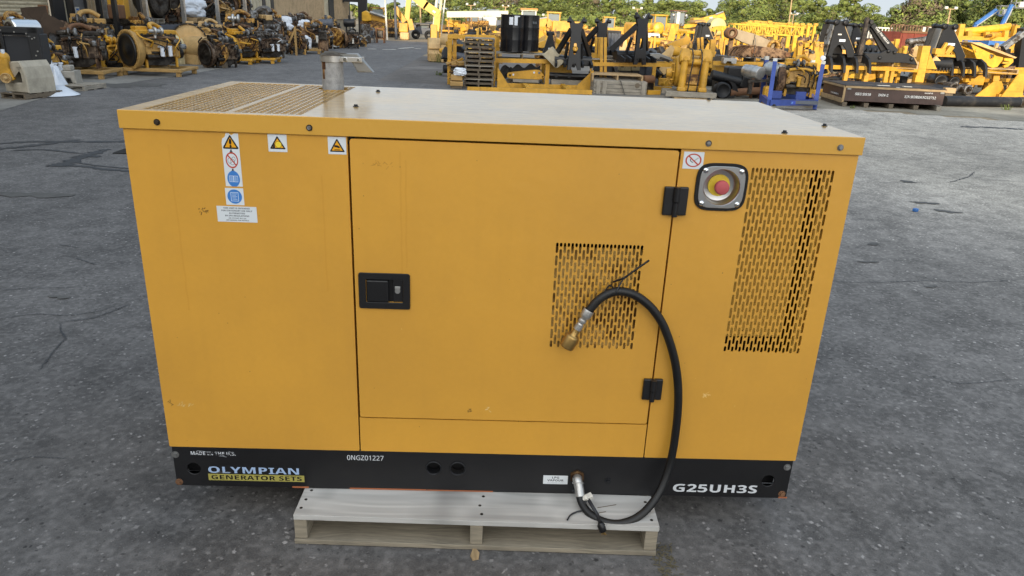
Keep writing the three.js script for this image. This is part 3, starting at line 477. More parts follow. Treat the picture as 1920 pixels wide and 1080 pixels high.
arrow(x, w / 2, h * 0.66, w * 0.2); x.fillStyle = '#3d7cc4'; x.beginPath(); x.arc(w / 2, h * 0.855, w * 0.37, 0, 7); x.fill(); x.strokeStyle = '#dfe8f0'; x.lineWidth = 4; x.strokeRect(w * 0.26, h * 0.80, w * 0.23, h * 0.11); x.strokeRect(w * 0.51, h * 0.80, w * 0.23, h * 0.11); x.fillStyle = '#dfe8f0'; for (let i = 0; i < 4; i++) { x.fillRect(w * 0.3, h * (0.82 + i * 0.022), w * 0.15, 3); x.fillRect(w * 0.55, h * (0.82 + i * 0.022), w * 0.13, 3); }
}, 192, 460, FZ + 0.0006, 0.45, gen, 0);
decal('instruction_sticker', [-0.792,1.168,0], [-0.739,1.117,0], (x, w, h) => { bg(x, w, h); x.fillStyle = '#3d7cc4'; x.beginPath(); x.arc(w / 2, h / 2, w * 0.4, 0, 7); x.fill(); x.strokeStyle = '#dfe8f0'; x.fillStyle = '#dfe8f0'; x.lineWidth = 5; x.strokeRect(w * 0.3, h * 0.26, w * 0.4, h * 0.5); for (let i = 0; i < 5; i++) { x.fillRect(w * 0.36, h * (0.33 + i * 0.08), w * (i % 2 ? 0.22 : 0.28), 4); } }, 200, 190);
decal('regulation_sticker', [-0.822,1.113,0], [-0.705,1.065,0], (x, w, h) => { bg(x, w, h); x.fillStyle = '#24282c'; x.textAlign = 'center'; x.font = 'bold 27px sans-serif'; ['THIS UNIT IS INTENDED', 'FOR STATIONARY USE ONLY', 'AS PERMITTED', 'BY EPA REGULATIONS'].forEach((s, i) => x.fillText(s, w / 2, 34 + i * 32)); x.font = 'bold 20px sans-serif'; x.fillText('(40 CFR PART 89.2 (2))', w / 2, 158); x.fillText('(SEE MANUAL FOR DETAILS)', w / 2, 184); }, 460, 200);
decal('pressure_sticker', [-0.656,1.329,0], [-0.602,1.279,0], (x, w, h) => { bg(x, w, h); tri(x, w * 0.5, h * 0.16, w * 0.72, h * 0.64); x.strokeStyle = '#6a5a10'; x.lineWidth = 4; x.fillStyle = '#f0d13a'; x.beginPath(); x.arc(w * 0.54, h * 0.58, w * 0.17, 0, 7); x.fill(); x.stroke(); x.fillStyle = '#222'; x.beginPath(); x.moveTo(w * 0.2, h * 0.78); x.lineTo(w * 0.34, h * 0.5); x.lineTo(w * 0.36, h * 0.78); x.fill(); }, 200, 190);
decal('hot_surface_sticker', [-0.485,1.328,0], [-0.433,1.278,0], (x, w, h) => { bg(x, w, h); tri(x, w * 0.5, h * 0.16, w * 0.72, h * 0.66); x.fillStyle = '#111'; x.beginPath(); x.moveTo(w * 0.34, h * 0.5); x.quadraticCurveTo(w * 0.5, h * 0.42, w * 0.66, h * 0.58); x.lineTo(w * 0.6, h * 0.64); x.lineTo(w * 0.46, h * 0.6); x.lineTo(w * 0.34, h * 0.58); x.fill(); x.fillRect(w * 0.34, h * 0.72, w * 0.32, h * 0.04); }, 190, 190);
decal('no_flame_sticker', [0.547,1.323,0], [0.607,1.273,0], (x, w, h) => { bg(x, w, h); x.strokeStyle = '#222'; x.lineWidth = 7; x.beginPath(); x.moveTo(w * 0.36, h * 0.42); x.quadraticCurveTo(w * 0.32, h * 0.58, w * 0.5, h * 0.62); x.stroke(); x.strokeStyle = '#aaa'; x.lineWidth = 12; x.beginPath(); x.moveTo(w * 0.52, h * 0.54); x.lineTo(w * 0.74, h * 0.34); x.stroke(); noEntry(x, w / 2, h * 0.5, w * 0.36); }, 190, 190);
const BK = '#18181a', zB = bz + 0.0006;
decal('maker_sticker', [-0.951,0.208,-0.01], [-0.621,0.143,-0.01], (x, w, h) => {
x.fillStyle = BK; x.fillRect(0, 0, w, h); x.save(); x.fillStyle = '#9fb6d6'; x.font = 'bold 128px sans-serif'; x.textBaseline = 'alphabetic'; const t = 'OLYMPIAN', m = x.measureText(t).width; x.translate(8, h * 0.5); x.scale((w * 0.955) / m, 0.92); x.fillText(t, 0, 0); x.restore();
x.fillStyle = BK; x.fillRect(w * 0.955, h * 0.02, w * 0.045, h * 0.3); x.fillStyle = '#8d8d8a'; x.fillRect(w * 0.1, h * 0.44, w * 0.15, 5); x.fillStyle = '#a39a4e'; x.fillRect(w * 0.012, h * 0.56, w * 0.985, h * 0.40); x.save(); x.fillStyle = '#141414'; x.font = 'bold 84px sans-serif'; const s = 'GENERATOR SETS', n = x.measureText(s).width; x.translate(w * 0.035, h * 0.895); x.scale(w * 0.94 / n, 0.95); x.fillText(s, 0, 0); x.restore();
}, 1024, 220, zB);
decal('origin_sticker', [-1.001,0.265,-0.01], [-0.833,0.238,-0.01], (x, w, h) => { x.fillStyle = BK; x.fillRect(0, 0, w, h); x.fillStyle = '#c9ccd0'; x.font = 'bold 58px sans-serif'; x.fillText('MADE IN THE U.S.', 10, 60); x.fillStyle = BK; srand(7); for (let i = 0; i < 14; i++) { x.save(); x.translate(rr(60, 480), rr(20, 50)); x.rotate(rr(-0.3, 0.3)); x.fillRect(0, 0, rr(40, 100), rr(5, 12)); x.restore(); } x.strokeStyle = '#a9acb0'; x.lineWidth = 4; for (let i = 0; i < 9; i++) { x.beginPath(); x.moveTo(rr(80, 500), rr(5, 80)); x.lineTo(rr(80, 500), rr(5, 80)); if (i % 2) x.stroke(); } }, 540, 84, zB);
decal('serial_sticker', [-0.481,0.267,-0.01], [-0.343,0.232,-0.01], (x, w, h) => { x.fillStyle = '#161618'; x.fillRect(0, 0, w, h); x.fillStyle = '#d9dde0'; x.font = '76px sans-serif'; x.fillText('0NGZ01227', 22, 82); }, 440, 104, zB);
decal('fuel_sticker', [0.198,0.195,-0.01], [0.283,0.16,-0.01], (x, w, h) => { x.fillStyle = '#d4d8da'; x.fillRect(0, 0, w, h); x.fillStyle = '#2c3034'; x.textAlign = 'center'; x.font = 'bold 40px sans-serif'; x.save(); x.translate(w / 2, 0); x.scale(1.25, 1); x.fillText('LPG', 0, 44); x.fillText('VAPOUR', 0, 84); x.restore(); x.fillStyle = '#9a9ea2'; x.font = '18px sans-serif'; x.fillText('MAX PRESSURE 11 in WC', w / 2, 112); }, 300, 124, zB);
const font = await new FontLoader().loadAsync('fonts/droid/droid_sans_bold.typeface.json');
const letters = (str, a, b, name, m, z, parent) => { const g = new TextGeometry(str, { font, size: 1, depth: 0.001, curveSegments: 5 }); g.computeBoundingBox(); const bb = g.boundingBox, w = b[0] - a[0], h = a[1] - b[1]; g.translate(-bb.min.x, -bb.min.y, 0); g.scale(w / (bb.max.x - bb.min.x), h / (bb.max.y - bb.min.y), 1); const o = mb(); o.add(g, mat4(a[0], b[1], z)); return o.build(name, m, parent); };
letters('G25UH3S', [0.653,0.172,-0.01], [0.949,0.14,-0.01], 'model_lettering', M('white vinyl', C(0.62, 0.64, 0.66), 0.5), bz + 0.0002, base);
}

// ---------------------------------------------------------------- gas hose, ties and cable
{
const hose = thing('gas_hose', 'black rubber gas hose curving over yellow door with brass coupling end', 'hose');
const pts = [[0.314,0.19,0.012], [0.319,0.172,0.035], [0.323,0.147,0.06], [0.344,0.127,0.095], [0.388,0.115,0.125], [0.443,0.113,0.135], [0.513,0.129,0.115], [0.578,0.178,0.07], [0.616,0.272,0.035], [0.624,0.422,0.027], [0.615,0.551,0.026], [0.595,0.647,0.026], [0.565,0.731,0.026], [0.528,0.803,0.027], [0.478,0.859,0.028], [0.425,0.89,0.029], [0.375,0.894,0.03], [0.331,0.868,0.031], [0.3,0.827,0.032]];
const t = mb(); t.tube(pts.slice(1), 0.0135, 110, 14); t.build('hose_tube', M('hose rubber', C(0.012, 0.012, 0.013), 0.5, 0, { map: dustMap }), hose);
const ft = mb(), f0 = v3(pts[0]); ft.cyl([f0.x, f0.y + 0.004, -0.012], [f0.x, f0.y + 0.004, -0.002], 0.026, 0.026, 6); ft.cyl([f0.x, f0.y + 0.004, -0.002], [f0.x, f0.y + 0.004, 0.004], 0.017, 0.017, 16); ft.build('hex_nut', M('rusty brass nut', C(0.24, 0.14, 0.06), 0.65, 0.4, { map: oldMap }), hose);
const ef = mb(); ef.tube([[f0.x, f0.y + 0.004, 0.0], [0.313,0.196,0.015], [0.319,0.172,0.035], [0.322,0.154,0.052]], 0.0165, 14, 12); ef.torus(...[0.315,0.187,0.02], 0.0165, 0.004, 0.9, 0, 16); ef.build('elbow_fitting', mat.silver, hose);
const e = v3([0.3,0.827,0.032]), b = v3([0.242,0.712,0.036]), q = (k) => e.clone().lerp(b, k);
const fe = mb(); fe.lathe(q(-0.04), q(0.46), [[0.0155, 0], [0.0175, 0.02], [0.0175, 0.28], [0.0158, 0.42], [0.0100, 0.5], [0.0125, 0.56], [0.0125, 0.7], [0.0095, 0.74], [0.0095, 0.8], [0.0115, 0.83], [0.0115, 1], [0, 1]], 14); fe.build('hose_ferrule', mat.silver, hose);
const nu = mb(); nu.cyl(q(0.42), q(0.53), 0.0135, 0.0135, 6); nu.build('swivel_nut', mat.silver, hose);
const br = mb(); br.lathe(q(0.53), q(1.06), [[0.0115, 0], [0.0115, 0.3], [0.019, 0.34], [0.024, 0.44], [0.024, 0.94], [0.0215, 1], [0.015, 1], [0.014, 0.7], [0, 0.7]], 22); br.build('brass_coupling', mat.brass, hose);
const k1 = thing('cable_tie', 'long black cable tie with free tail sticking up from the hose bend', 'cable tie'), a = mb();
a.tube([[0.378,0.9,0.047], [0.39,0.921,0.035], [0.401,0.933,0.02]], 0.0026, 8, 6); a.tube([[0.374,0.916,0.004], [0.388,0.927,0.014], [0.4,0.935,0.022], [0.431,0.965,0.03], [0.47,1,0.035]], 0.0032, 14, 6); a.build('tie_strap', mat.black, k1);
const hd = mb(); hd.rbox(...[0.4,0.936,0.024], 0.009, 0.007, 0.006, 0.001); hd.build('tie_head', mat.black, k1);
const k2 = thing('cable_tie', 'short black cable tie looping the hose to the door grille', 'cable tie'), c = mb();
c.tube([[0.343,0.892,0.036], [0.351,0.9,0.022], [0.366,0.906,0.006], [0.373,0.899,0.02], [0.373,0.897,0.03]], 0.0025, 14, 6); c.tube([[0.365,0.908,0.012], [0.369,0.921,0.02]], 0.0014, 4, 5); c.build('tie_strap', mat.black, k2); const h2 = mb(); h2.rbox(...[0.365,0.906,0.012], 0.008, 0.006, 0.006, 0.001); h2.build('tie_head', mat.black, k2);
const cab = thing('power_cable', 'grey two core cable lying on the pallet board below the gas fitting', 'cable'), g = mb(), y = BO + 0.008;
g.tube([[0.198,0.129,-0.019], [0.224,0.13,-0.037], [0.276,0.132,-0.03], [0.318,0.135,0], [[0.342,0.14,0.044][0], 0.150, [0.342,0.14,0.044][2]], [0.357,0.15,0.091], [0.374,0.13,0.115], [0.378,0.133,0.17]], 0.0062, 46, 8); g.tube([[0.345,0.15,0.046], [0.331,0.14,0.073], [0.327,0.127,0.088], [0.309,0.125,0.093], [0.285,0.125,0.111], [0.272,0.125,0.136]], 0.003, 22, 6); g.tube([[0.345,0.15,0.046], [0.334,0.145,0.077], [0.325,0.129,0.09]], 0.005, 10, 7); g.build('cable_jacket', M('grey cable', C(0.10, 0.10, 0.10), 0.6, 0, { map: dustMap }), cab);
const pg = mb(); pg.lathe([0.375,0.142,0.168], [0.387,0.111,0.176], [[0.007, 0], [0.013, 0.25], [0.012, 0.9], [0, 1]], 12); pg.build('plug_body', mat.black, cab); const pn = mb(); for (const d2 of [-4, 1, 5]) pn.bar([0.384,0.115,0.176], [0.389,0.102,0.178].map((q2, i) => q2 + (i ? 0 : d2 * 0.0016)), 0.003); pn.build('plug_prong', mat.brass, cab);
const wt = mb(); wt.rbox(...[0.349,0.155,0.052], 0.03, 0.016, 0.02, 0.003, 0.2, 0.4, 0.3); wt.rbox(...[0.337,0.158,0.063], 0.018, 0.014, 0.016, 0.003, 0.5, 0.1, 0.8); wt.build('white_tape', mat.white, cab);
}
// ---------------------------------------------------------------- pallets
function pallet(label, [x, y, z], ry, w, d, h, m, opt = {}) {    // w along the boards, d across them
const p = thing('wooden_pallet', label, 'pallet', [x, y, z], ry, opt.group), t = opt.t ?? 0.018, bw = opt.bw ?? 0.1, n = opt.n ?? 7, nb = opt.nb ?? 3, ms = opt.stringer ?? m;
for (let i = 0; i < n; i++) { const b = mb(), edge = i === 0 ? opt.front ?? bw : bw, zz = i === 0 ? d / 2 - edge / 2 : lerp(d / 2 - (opt.front ?? bw) - 0.05, -d / 2 + bw / 2, i / (n - 1)); b.rbox(rr(-0.004, 0.004), h - t / 2, zz, w * rr(0.99, 1), t, edge, 0.002, 0, rr(-0.006, 0.006)); b.build('deck_board', m, p); }
for (const s of opt.st ?? [-1, 0, 1]) { const b = mb(); b.rbox(s * (w / 2 - 0.022), h / 2 + 0.0005, 0, 0.042, h - 2 * t - 0.001, d - 0.01, 0.003); b.build('stringer', ms, p); }
for (let i = 0; i < nb; i++) { const b = mb(); b.rbox(0, t / 2 + 0.001, lerp(d / 2 - (opt.front ?? bw) / 2, -d / 2 + bw / 2, i / Math.max(1, nb - 1)), w, t - 0.002, i ? bw : opt.front ?? bw, 0.002); b.build('bottom_board', ms, p); }
return p;
}
{
srand(31);
const deckMap = dataTex(512, 256, (u, v) => { const w = tnoise(u, v, 3, 6, 25) * 0.08, g = tnoise(u, v + w, 3, 70, 26), b = tnoise(u, v, 4, 3, 27) * 0.6 + tnoise(u, v, 14, 10, 28) * 0.4, c = tnoise(u, v + w, 6, 130, 29), k = 0.86 + 0.14 * g - 0.4 * Math.max(0, b - 0.52) - 0.5 * Math.max(0, c - 0.86); return [k, k * 0.99, k * 0.97]; }, true, 0.8), greyDeck = M('pale weathered deck board', C(0.56, 0.555, 0.545), 0.85, 0, { map: deckMap, bumpMap: deckMap, bumpScale: 0.002 }), under = M('dusty pallet wood', C(0.36, 0.32, 0.25), 0.85, 0, { map: woodMap });
const fl = [-0.629,0.121,0.13], fr = [0.575,0.121,0.157], bl = [-0.621,0.121,-0.022], ang = Math.atan2(-(fr[2] - fl[2]), fr[0] - fl[0]), wd = Math.hypot(fr[0] - fl[0], fr[2] - fl[2]), dep = 1.0, cx = (fl[0] + fr[0]) / 2, cz = (fl[2] + fr[2]) / 2;
const p = pallet('weathered grey wooden pallet carrying the yellow generator', [cx - Math.sin(ang) * dep / 2, 0, cz - Math.cos(ang) * dep / 2], ang, wd, dep, BO - 0.0015, greyDeck, { front: 0.165, bw: 0.12, n: 6, nb: 3, stringer: under, t: 0.02 });
for (const s of [-1, 0.02, 1]) for (const zz of [0.035, 0.08, 0.13]) { const b = mb(), x = s * (wd / 2 - 0.024) + rr(-0.006, 0.006); b.cyl([x, BO - 0.002, dep / 2 - zz], [x, BO - 0.0008, dep / 2 - zz], 0.0055, 0.0055, 8); b.build('nail', mat.darkOily, p); }
const split = mb(); for (const q of [[0.44, 0.36], [0.40, 0.34]]) split.box(q[0], BO - 0.0012, dep / 2 - 0.10 + (0.44 - q[0]), 0.07, 0.001, 0.003, 0, 0.3); split.build('wood_split', mat.woodDark, p);
// litter round the pallet
const wc = mb(); wc.prism([[0, 0], [0.02, 0.004], [0.025, 0.03], [0.012, 0.055], [0.004, 0.05], [-0.006, 0.02]], 0.006, mat4(...[-0.036,0,0.194], -Math.PI / 2, 0.1, 0).multiply(mat4(0, 0, 0.004)));
tag(wc.build('wood_chip', mat.woodNew), 'brown splinter of wood on asphalt in front of the pallet', 'wood chip');
const bc = mb(), q = [4.226,0,-4.88]; bc.rbox(q[0], 0.018, q[2], 0.05, 0.034, 0.04, 0.01, 0, 0.4); tag(bc.build('plastic_plug', mat.skyBlue), 'small blue plastic cap lying on the asphalt right of generator', 'cap');
const gr = mb(); srand(88); for (let i = 0; i < 110; i++) { const o = [0.587,0,0.157], x = o[0] + rr(-0.02, 0.05), z = o[2] + rr(-0.06, 0.1), a = rnd() * 6.28, l = rr(0.006, 0.022); gr.bar([x, 0.002, z], [x + Math.cos(a) * l, rr(0.002, 0.01), z + Math.sin(a) * l], 0.0022, 0.0015); }
const grm = gr.build('dry_debris', M('dry leaf litter', C(0.13, 0.11, 0.065), 0.9)); grm.userData.kind = 'stuff';
}

// ---------------------------------------------------------------- metal building on the left (and its wing behind, which shades the yard)
const BX = -11.3;
{
const b = thing('metal_building', 'long tan metal building with black columns behind the engine rows', 'building');
const wallMat = M('tan corrugated siding', C(0.56, 0.44, 0.29), 0.6, 0, { map: grimeMap }), paleMat = M('pale siding', C(0.60, 0.55, 0.42), 0.6, 0, { map: grimeMap }), trim = M('black steel column', C(0.018, 0.018, 0.02), 0.5, 0.1), lowMat = M('masonry base', C(0.40, 0.34, 0.25), 0.9, 0, { map: grimeMap });
const z = [[-11.3,1.205,-15.734][2] + 6, [-11.3,1.203,-17.875][2], [-11.3,1.202,-18.387][2], [-11.3,1.202,-18.539][2], [-11.3,1.201,-19.468][2], [-11.3,1.184,-35.601][2], [-11.3,1.182,-37.488][2], [-11.3,1.169,-50.233][2], [-11.3,1.167,-51.765][2], [-11.3,1.161,-57.379][2]];
const panel = (z0, z1, m, pitch = 0.2) => { const p = mb(); p.box(BX - 0.06, (0.93 + 5) / 2, (z0 + z1) / 2, 0.08, 4.07, z0 - z1); const n = Math.floor((z0 - z1) / pitch); for (let i = 0; i < n; i++) p.box(BX - 0.01, 2.96, z0 - (i + 0.5) * pitch, 0.03, 4.07, pitch * 0.36); p.build('wall_panel', m, b); };
const low = (z0, z1) => { const p = mb(); p.box(BX - 0.07, 0.46, (z0 + z1) / 2, 0.1, 0.92, z0 - z1); p.build('base_wall', lowMat, b); const s = mb(); s.box(BX - 0.005, 0.925, (z0 + z1) / 2, 0.06, 0.03, z0 - z1); s.build('sill_flashing', trim, b); };
const col = (z0, z1, m = trim, d = 0.07) => { const p = mb(); p.box(BX + d / 2 - 0.06, 2.5, (z0 + z1) / 2, d, 5, Math.abs(z0 - z1)); p.build('column', m, b); };
panel(27.9, -6, wallMat, 0.4); low(27.9, -6);
// roller door
const rd = mb(); rd.box(BX - 0.12, 2.4, (-6.3 + z[1]) / 2, 0.05, 4.8, -6.3 - z[1]); const door = rd.build('roller_door', M('beige roller door', C(0.60, 0.53, 0.38), 0.55, 0, { map: grimeMap }), b);
for (let y = 0.05; y < 4.7; y += 0.085) { const s = mb(); s.prism([[-0.012, -0.034], [0.006, -0.03], [0.014, 0.0], [0.006, 0.03], [-0.012, 0.034]], -6.35 - z[1], mat4(BX - 0.088, y, (-6.3 + z[1]) / 2)); s.build('slat', door.material, door); }
const hd = mb(); hd.box(BX - 0.04, 4.9, (-6 + z[1]) / 2, 0.1, 0.2, -6 - z[1]); hd.build('wall_panel', wallMat, b);
col(z[1], z[2], trim, 0.09); col(z[2], z[3], paleMat, 0.04);
const dm = M('grey steel door', C(0.17, 0.175, 0.19), 0.5, 0, { map: grimeMap });
const md = mb(); md.box(BX - 0.03, 1.06, (z[3] + z[4]) / 2, 0.05, 2.12, z[3] - z[4] - 0.1); const steel = md.build('door', dm, b);
const fr = mb(); fr.box(BX, 1.1, z[4] + 0.02, 0.09, 2.2, 0.07); fr.box(BX, 1.1, z[3] - 0.02, 0.09, 2.2, 0.04); fr.box(BX, 2.2, (z[3] + z[4]) / 2, 0.09, 0.07, z[3] - z[4]); fr.build('door_frame', trim, steel);
const s0 = [-11.27,1.429,-18.864], s1 = [-11.27,1.257,-19.074]; const sg = mb(); sg.box(-11.268, (s0[1] + s1[1]) / 2, (s0[2] + s1[2]) / 2, 0.008, s0[1] - s1[1], s0[2] - s1[2]); const sgn = sg.build('door_sign', mat.white, steel); const sp = mb(); sp.box(-11.262, s0[1] - 0.06, (s0[2] + s1[2]) / 2, 0.004, 0.05, 0.12); sp.build('sign_print', mat.skyBlue, sgn);
const hdl = mb(); hdl.cyl([BX, 1.0, z[3] - 0.12], [BX + 0.07, 1.0, z[3] - 0.12], 0.02); hdl.build('door_handle', mat.steel, steel);
const dp = mb(); dp.box(BX - 0.06, 3.6, (z[3] + z[4]) / 2, 0.08, 2.75, z[3] - z[4]); dp.build('wall_panel', wallMat, b);
panel(z[4], -26, wallMat); low(z[4], -26); col(-26, -26.35); panel(-26.35, -31.5, wallMat); low(-26.35, -31.5); panel(-31.5, z[5], paleMat, 0.5); low(-31.5, z[5]);
col(z[5], z[5] - 0.5); panel(z[5] - 0.5, z[6] + 0.5, paleMat, 0.5); low(z[5] - 0.5, z[6] + 0.5); col(z[6] + 0.5, z[6]); panel(z[6], z[7] + 1.2, wallMat); low(z[6], z[7] + 1.2); panel(z[7] + 1.2, z[7], paleMat, 0.5); low(z[7] + 1.2, z[7]); col(z[7], z[8], trim, 0.1); panel(z[8], z[9], wallMat); low(z[8], z[9]);
const zE = z[9]; col(zE, zE - 0.35);
const end = mb(); end.box(BX - 9, 2.5, zE - 0.3, 18, 5, 0.1); end.build('end_wall', wallMat, b);
const roof = mb(); roof.prism([[BX + 0.35, 5.0], [BX + 0.35, 5.18], [-30, 7.2], [-30, 7.0]], 28 - zE + 0.6, mat4(0, 0, (28 + zE - 0.6) / 2)); roof.build('roof', M('galvalume roof', C(0.5, 0.5, 0.5), 0.4, 0.6), b);
const wing = mb(); wing.prism([[-42, 0], [4.2, 0], [4.2, 8], [-17, 13.4], [-42, 7]], 10, mat4(0, 0, 33)); wing.build('gable_wing', wallMat, b);
// open frame leg at the far end
const lg = thing('canopy_post', 'black steel canopy post standing at the far end of the tan building', 'post', [0, 0, 0]); const a = [-9.519,0.051,-55], p = mb(); p.box(a[0] - 0.33, 2.6, -55, 0.62, 5.2, 0.5); p.build('post', trim, lg); const q = mb(); q.box(a[0] - 1.4, [-10.424,2.146,-55][1] + 0.5, -55, 2.8, 1.0, 0.3); q.build('header_beam', trim, lg); const br2 = mb(); br2.bar([a[0] - 1.9, 2.1, -55], [a[0] - 0.6, 3.0, -55], 0.2); br2.build('knee_brace', trim, lg);
}

// ---------------------------------------------------------------- builders for engines, skids, attachments
function skid(name, label, [x, y, z], ry, w, d, h, m, opt = {}) {  // low timber or steel stand on legs
const s = thing(name, label, 'stand', [x, y, z], ry, opt.group), t = Math.min(0.1, h * 0.42);
for (const k of [-1, 1]) { const b = mb(); b.rbox(0, h - t / 2, k * (d / 2 - 0.07), w, t, 0.13, 0.01); b.build('rail', m, s); }
for (const k of [-1, 0, 1]) { const b = mb(); b.rbox(k * (w / 2 - 0.1), h - t / 2 - 0.002, 0, 0.14, t * 0.8, d - 0.27, 0.01); b.build('cross_beam', m, s); }
for (const k of [-1, 1]) for (const j of [-1, 1]) { const b = mb(); b.rbox(k * (w / 2 - 0.09), (h - t) / 2, j * (d / 2 - 0.08), 0.1, h - t, 0.1, 0.01); b.build('leg', m, s); }
return s;
}
// a bare engine: flywheel end towards -x, base at y = 0; sized w (along x) by h by d
function engine(o) {
srand(o.seed); const e = thing(o.name ?? 'engine', o.label, o.category ?? 'engine', o.at, o.ry ?? 0, o.group), { w, h, d } = o, bm = o.body ?? mat.gold, dm = o.dark ?? mat.darkOily, am = o.accent ?? bm;
const b = mb(); b.rbox(0, h * 0.42, 0, w * 0.62, h * 0.38, d * 0.5, 0.02); for (let i = 0; i < 5; i++) b.rbox(lerp(-0.26, 0.26, i / 4) * w, h * 0.40, 0, w * 0.04, h * 0.34, d * 0.54, 0.008);
for (let i = 0; i < 14; i++) b.rbox(rr(-0.3, 0.3) * w, rr(0.28, 0.58) * h, pick([-1, 1]) * d * 0.27, rr(0.05, 0.14) * w, rr(0.04, 0.12) * h, rr(0.03, 0.1) * d, 0.008); b.build('block', bm, e);
const p = mb(); p.prism([[-0.28 * w, 0.24 * h], [-0.24 * w, 0.05 * h], [0.1 * w, 0.03 * h], [0.24 * w, 0.12 * h], [0.3 * w, 0.24 * h]], d * 0.36, null, [], 0.012); p.build('oil_pan', dm, e);
const c = mb(); c.rbox(0, h * 0.66, 0, w * 0.6, h * 0.1, d * 0.4, 0.015); for (let i = 0; i < 6; i++) c.cyl([lerp(-0.25, 0.25, i / 5) * w, h * 0.68, d * 0.12], [lerp(-0.25, 0.25, i / 5) * w, h * 0.735, d * 0.12], 0.022); c.build('cylinder_head', dm, e);
const nv = o.covers ?? 3; for (let i = 0; i < nv; i++) { const q = mb(); q.rbox(lerp(-0.22, 0.22, nv > 1 ? i / (nv - 1) : 0.5) * w, h * 0.755, -d * 0.03, w * 0.56 / nv, h * 0.1, d * 0.26, 0.025); q.build('valve_cover', o.cover ?? am, e); }
const fh = mb(), fr = Math.min(h * 0.36, d * 0.5) * (o.fly ?? 1); fh.lathe([-0.29 * w, h * 0.38, 0], [-0.47 * w, h * 0.38, 0], [[fr * 0.7, 0], [fr * 0.92, 0.3], [fr, 0.6], [fr, 0.85], [fr * 1.05, 0.86], [fr * 1.05, 1], [fr * 0.9, 1], [fr * 0.88, 0.9], [0.02, 0.9]], 28); for (let k = 0; k < 16; k++) { const a = k / 16 * 6.283; fh.cyl([-0.465 * w, h * 0.38 + Math.sin(a) * fr * 0.98, Math.cos(a) * fr * 0.98], [-0.485 * w, h * 0.38 + Math.sin(a) * fr * 0.98, Math.cos(a) * fr * 0.98], 0.012, 0.012, 6); } fh.build('flywheel_housing', o.housing ?? bm, e);
const fw = mb(); fw.lathe([-0.44 * w, h * 0.38, 0], [-0.49 * w, h * 0.38, 0], [[0, 0], [fr * 0.84, 0], [fr * 0.84, 1], [fr * 0.7, 1], [fr * 0.66, 0.6], [fr * 0.3, 0.6], [fr * 0.26, 1.2], [0, 1.2]], 28); fw.build('flywheel', o.flywheel ?? dm, e);
for (const [py, pr] of [[0.3, 0.13], [0.52, 0.09], [0.45, 0.06]]) { const q = mb(), zz = pr === 0.06 ? d * 0.22 : 0; q.lathe([0.32 * w, py * h, zz], [0.44 * w, py * h, zz], [[0, 0], [pr * h, 0.05], [pr * h, 0.3], [pr * h * 0.86, 0.45], [pr * h, 0.6], [pr * h, 0.95], [pr * h * 0.6, 1], [pr * h * 0.3, 0.7], [0, 0.7]], 20); q.build('pulley', pr === 0.06 ? mat.dullSteel : dm, e); }
const fc = mb(); fc.rbox(0.315 * w, h * 0.42, 0, 0.04 * w, h * 0.42, d * 0.42, 0.01); fc.rbox(0.33 * w, h * 0.28, 0, 0.04 * w, h * 0.2, d * 0.3, 0.02); fc.build('front_cover', am, e);
const mf = mb(); for (const s of [1, -1]) { mf.tube([[-0.26 * w, h * 0.62, s * d * 0.3], [-0.1 * w, h * 0.655, s * d * 0.33], [0.08 * w, h * 0.65, s * d * 0.33], [0.25 * w, h * 0.60, s * d * 0.3]], 0.035 * h, 18, 8); for (let i = 0; i < 4; i++) mf.cyl([lerp(-0.2, 0.2, i / 3) * w, h * 0.63, s * d * 0.18], [lerp(-0.2, 0.2, i / 3) * w, h * 0.645, s * d * 0.33], 0.025 * h); } mf.build('exhaust_manifold', o.manifold ?? mat.rustBrown, e);
const tc = mb(), tx = -0.12 * w, ty = 0.79 * h, tz = d * 0.34; tc.torus(tx, ty, tz, 0.06 * h, 0.034 * h, 0, Math.PI / 2, 18); tc.cyl([tx - 0.1 * w, ty, tz], [tx + 0.13 * w, ty, tz], 0.04 * h, 0.045 * h); tc.torus(tx + 0.11 * w, ty, tz, 0.055 * h, 0.034 * h, 0, Math.PI / 2, 18); tc.cyl([tx, ty - 0.15 * h, tz], [tx, ty, tz], 0.03 * h); tc.build('turbocharger', o.turbo ?? mat.dullSteel, e);
const pi = mb(); for (let i = 0; i < 7; i++) { const s = pick([-1, 1]), x0 = rr(-0.3, 0.3) * w, x1 = x0 + rr(-0.25, 0.25) * w, y0 = rr(0.25, 0.5) * h, y1 = rr(0.5, 0.82) * h; pi.tube([[x0, y0, s * d * 0.26], [x0, lerp(y0, y1, 0.4), s * d * rr(0.34, 0.44)], [x1, lerp(y0, y1, 0.7), s * d * rr(0.34, 0.44)], [x1, y1, s * d * 0.2]], rr(0.012, 0.026) * h, 14, 6); } pi.build('pipework', o.pipes ?? am, e);
for (let i = 0; i < 5; i++) { const ho = mb(), s = pick([-1, 1]), x0 = rr(-0.3, 0.3) * w, x1 = rr(-0.3, 0.3) * w; ho.tube([[x0, rr(0.2, 0.4) * h, s * d * 0.28], [lerp(x0, x1, 0.3), rr(0.3, 0.7) * h, s * d * 0.46], [x1, rr(0.5, 0.8) * h, s * d * 0.3]], 0.014 * h, 12, 5); ho.build('hose', mat.rubber, e); }
for (let i = 0; i < (o.filters ?? 2); i++) { const q = mb(), x = lerp(-0.05, 0.22, i / 2) * w, s = o.filterSide ?? 1; q.cyl([x, h * 0.26, s * d * 0.4], [x, h * 0.44, s * d * 0.4], 0.045 * h, 0.045 * h, 14); q.ball(x, h * 0.26, s * d * 0.4, 0.045 * h, 0.02 * h, 0.045 * h); q.rbox(x, h * 0.46, s * d * 0.36, 0.1 * h, 0.04 * h, 0.12 * h, 0.01); q.build('filter', o.filterMat ?? mat.white, e); }
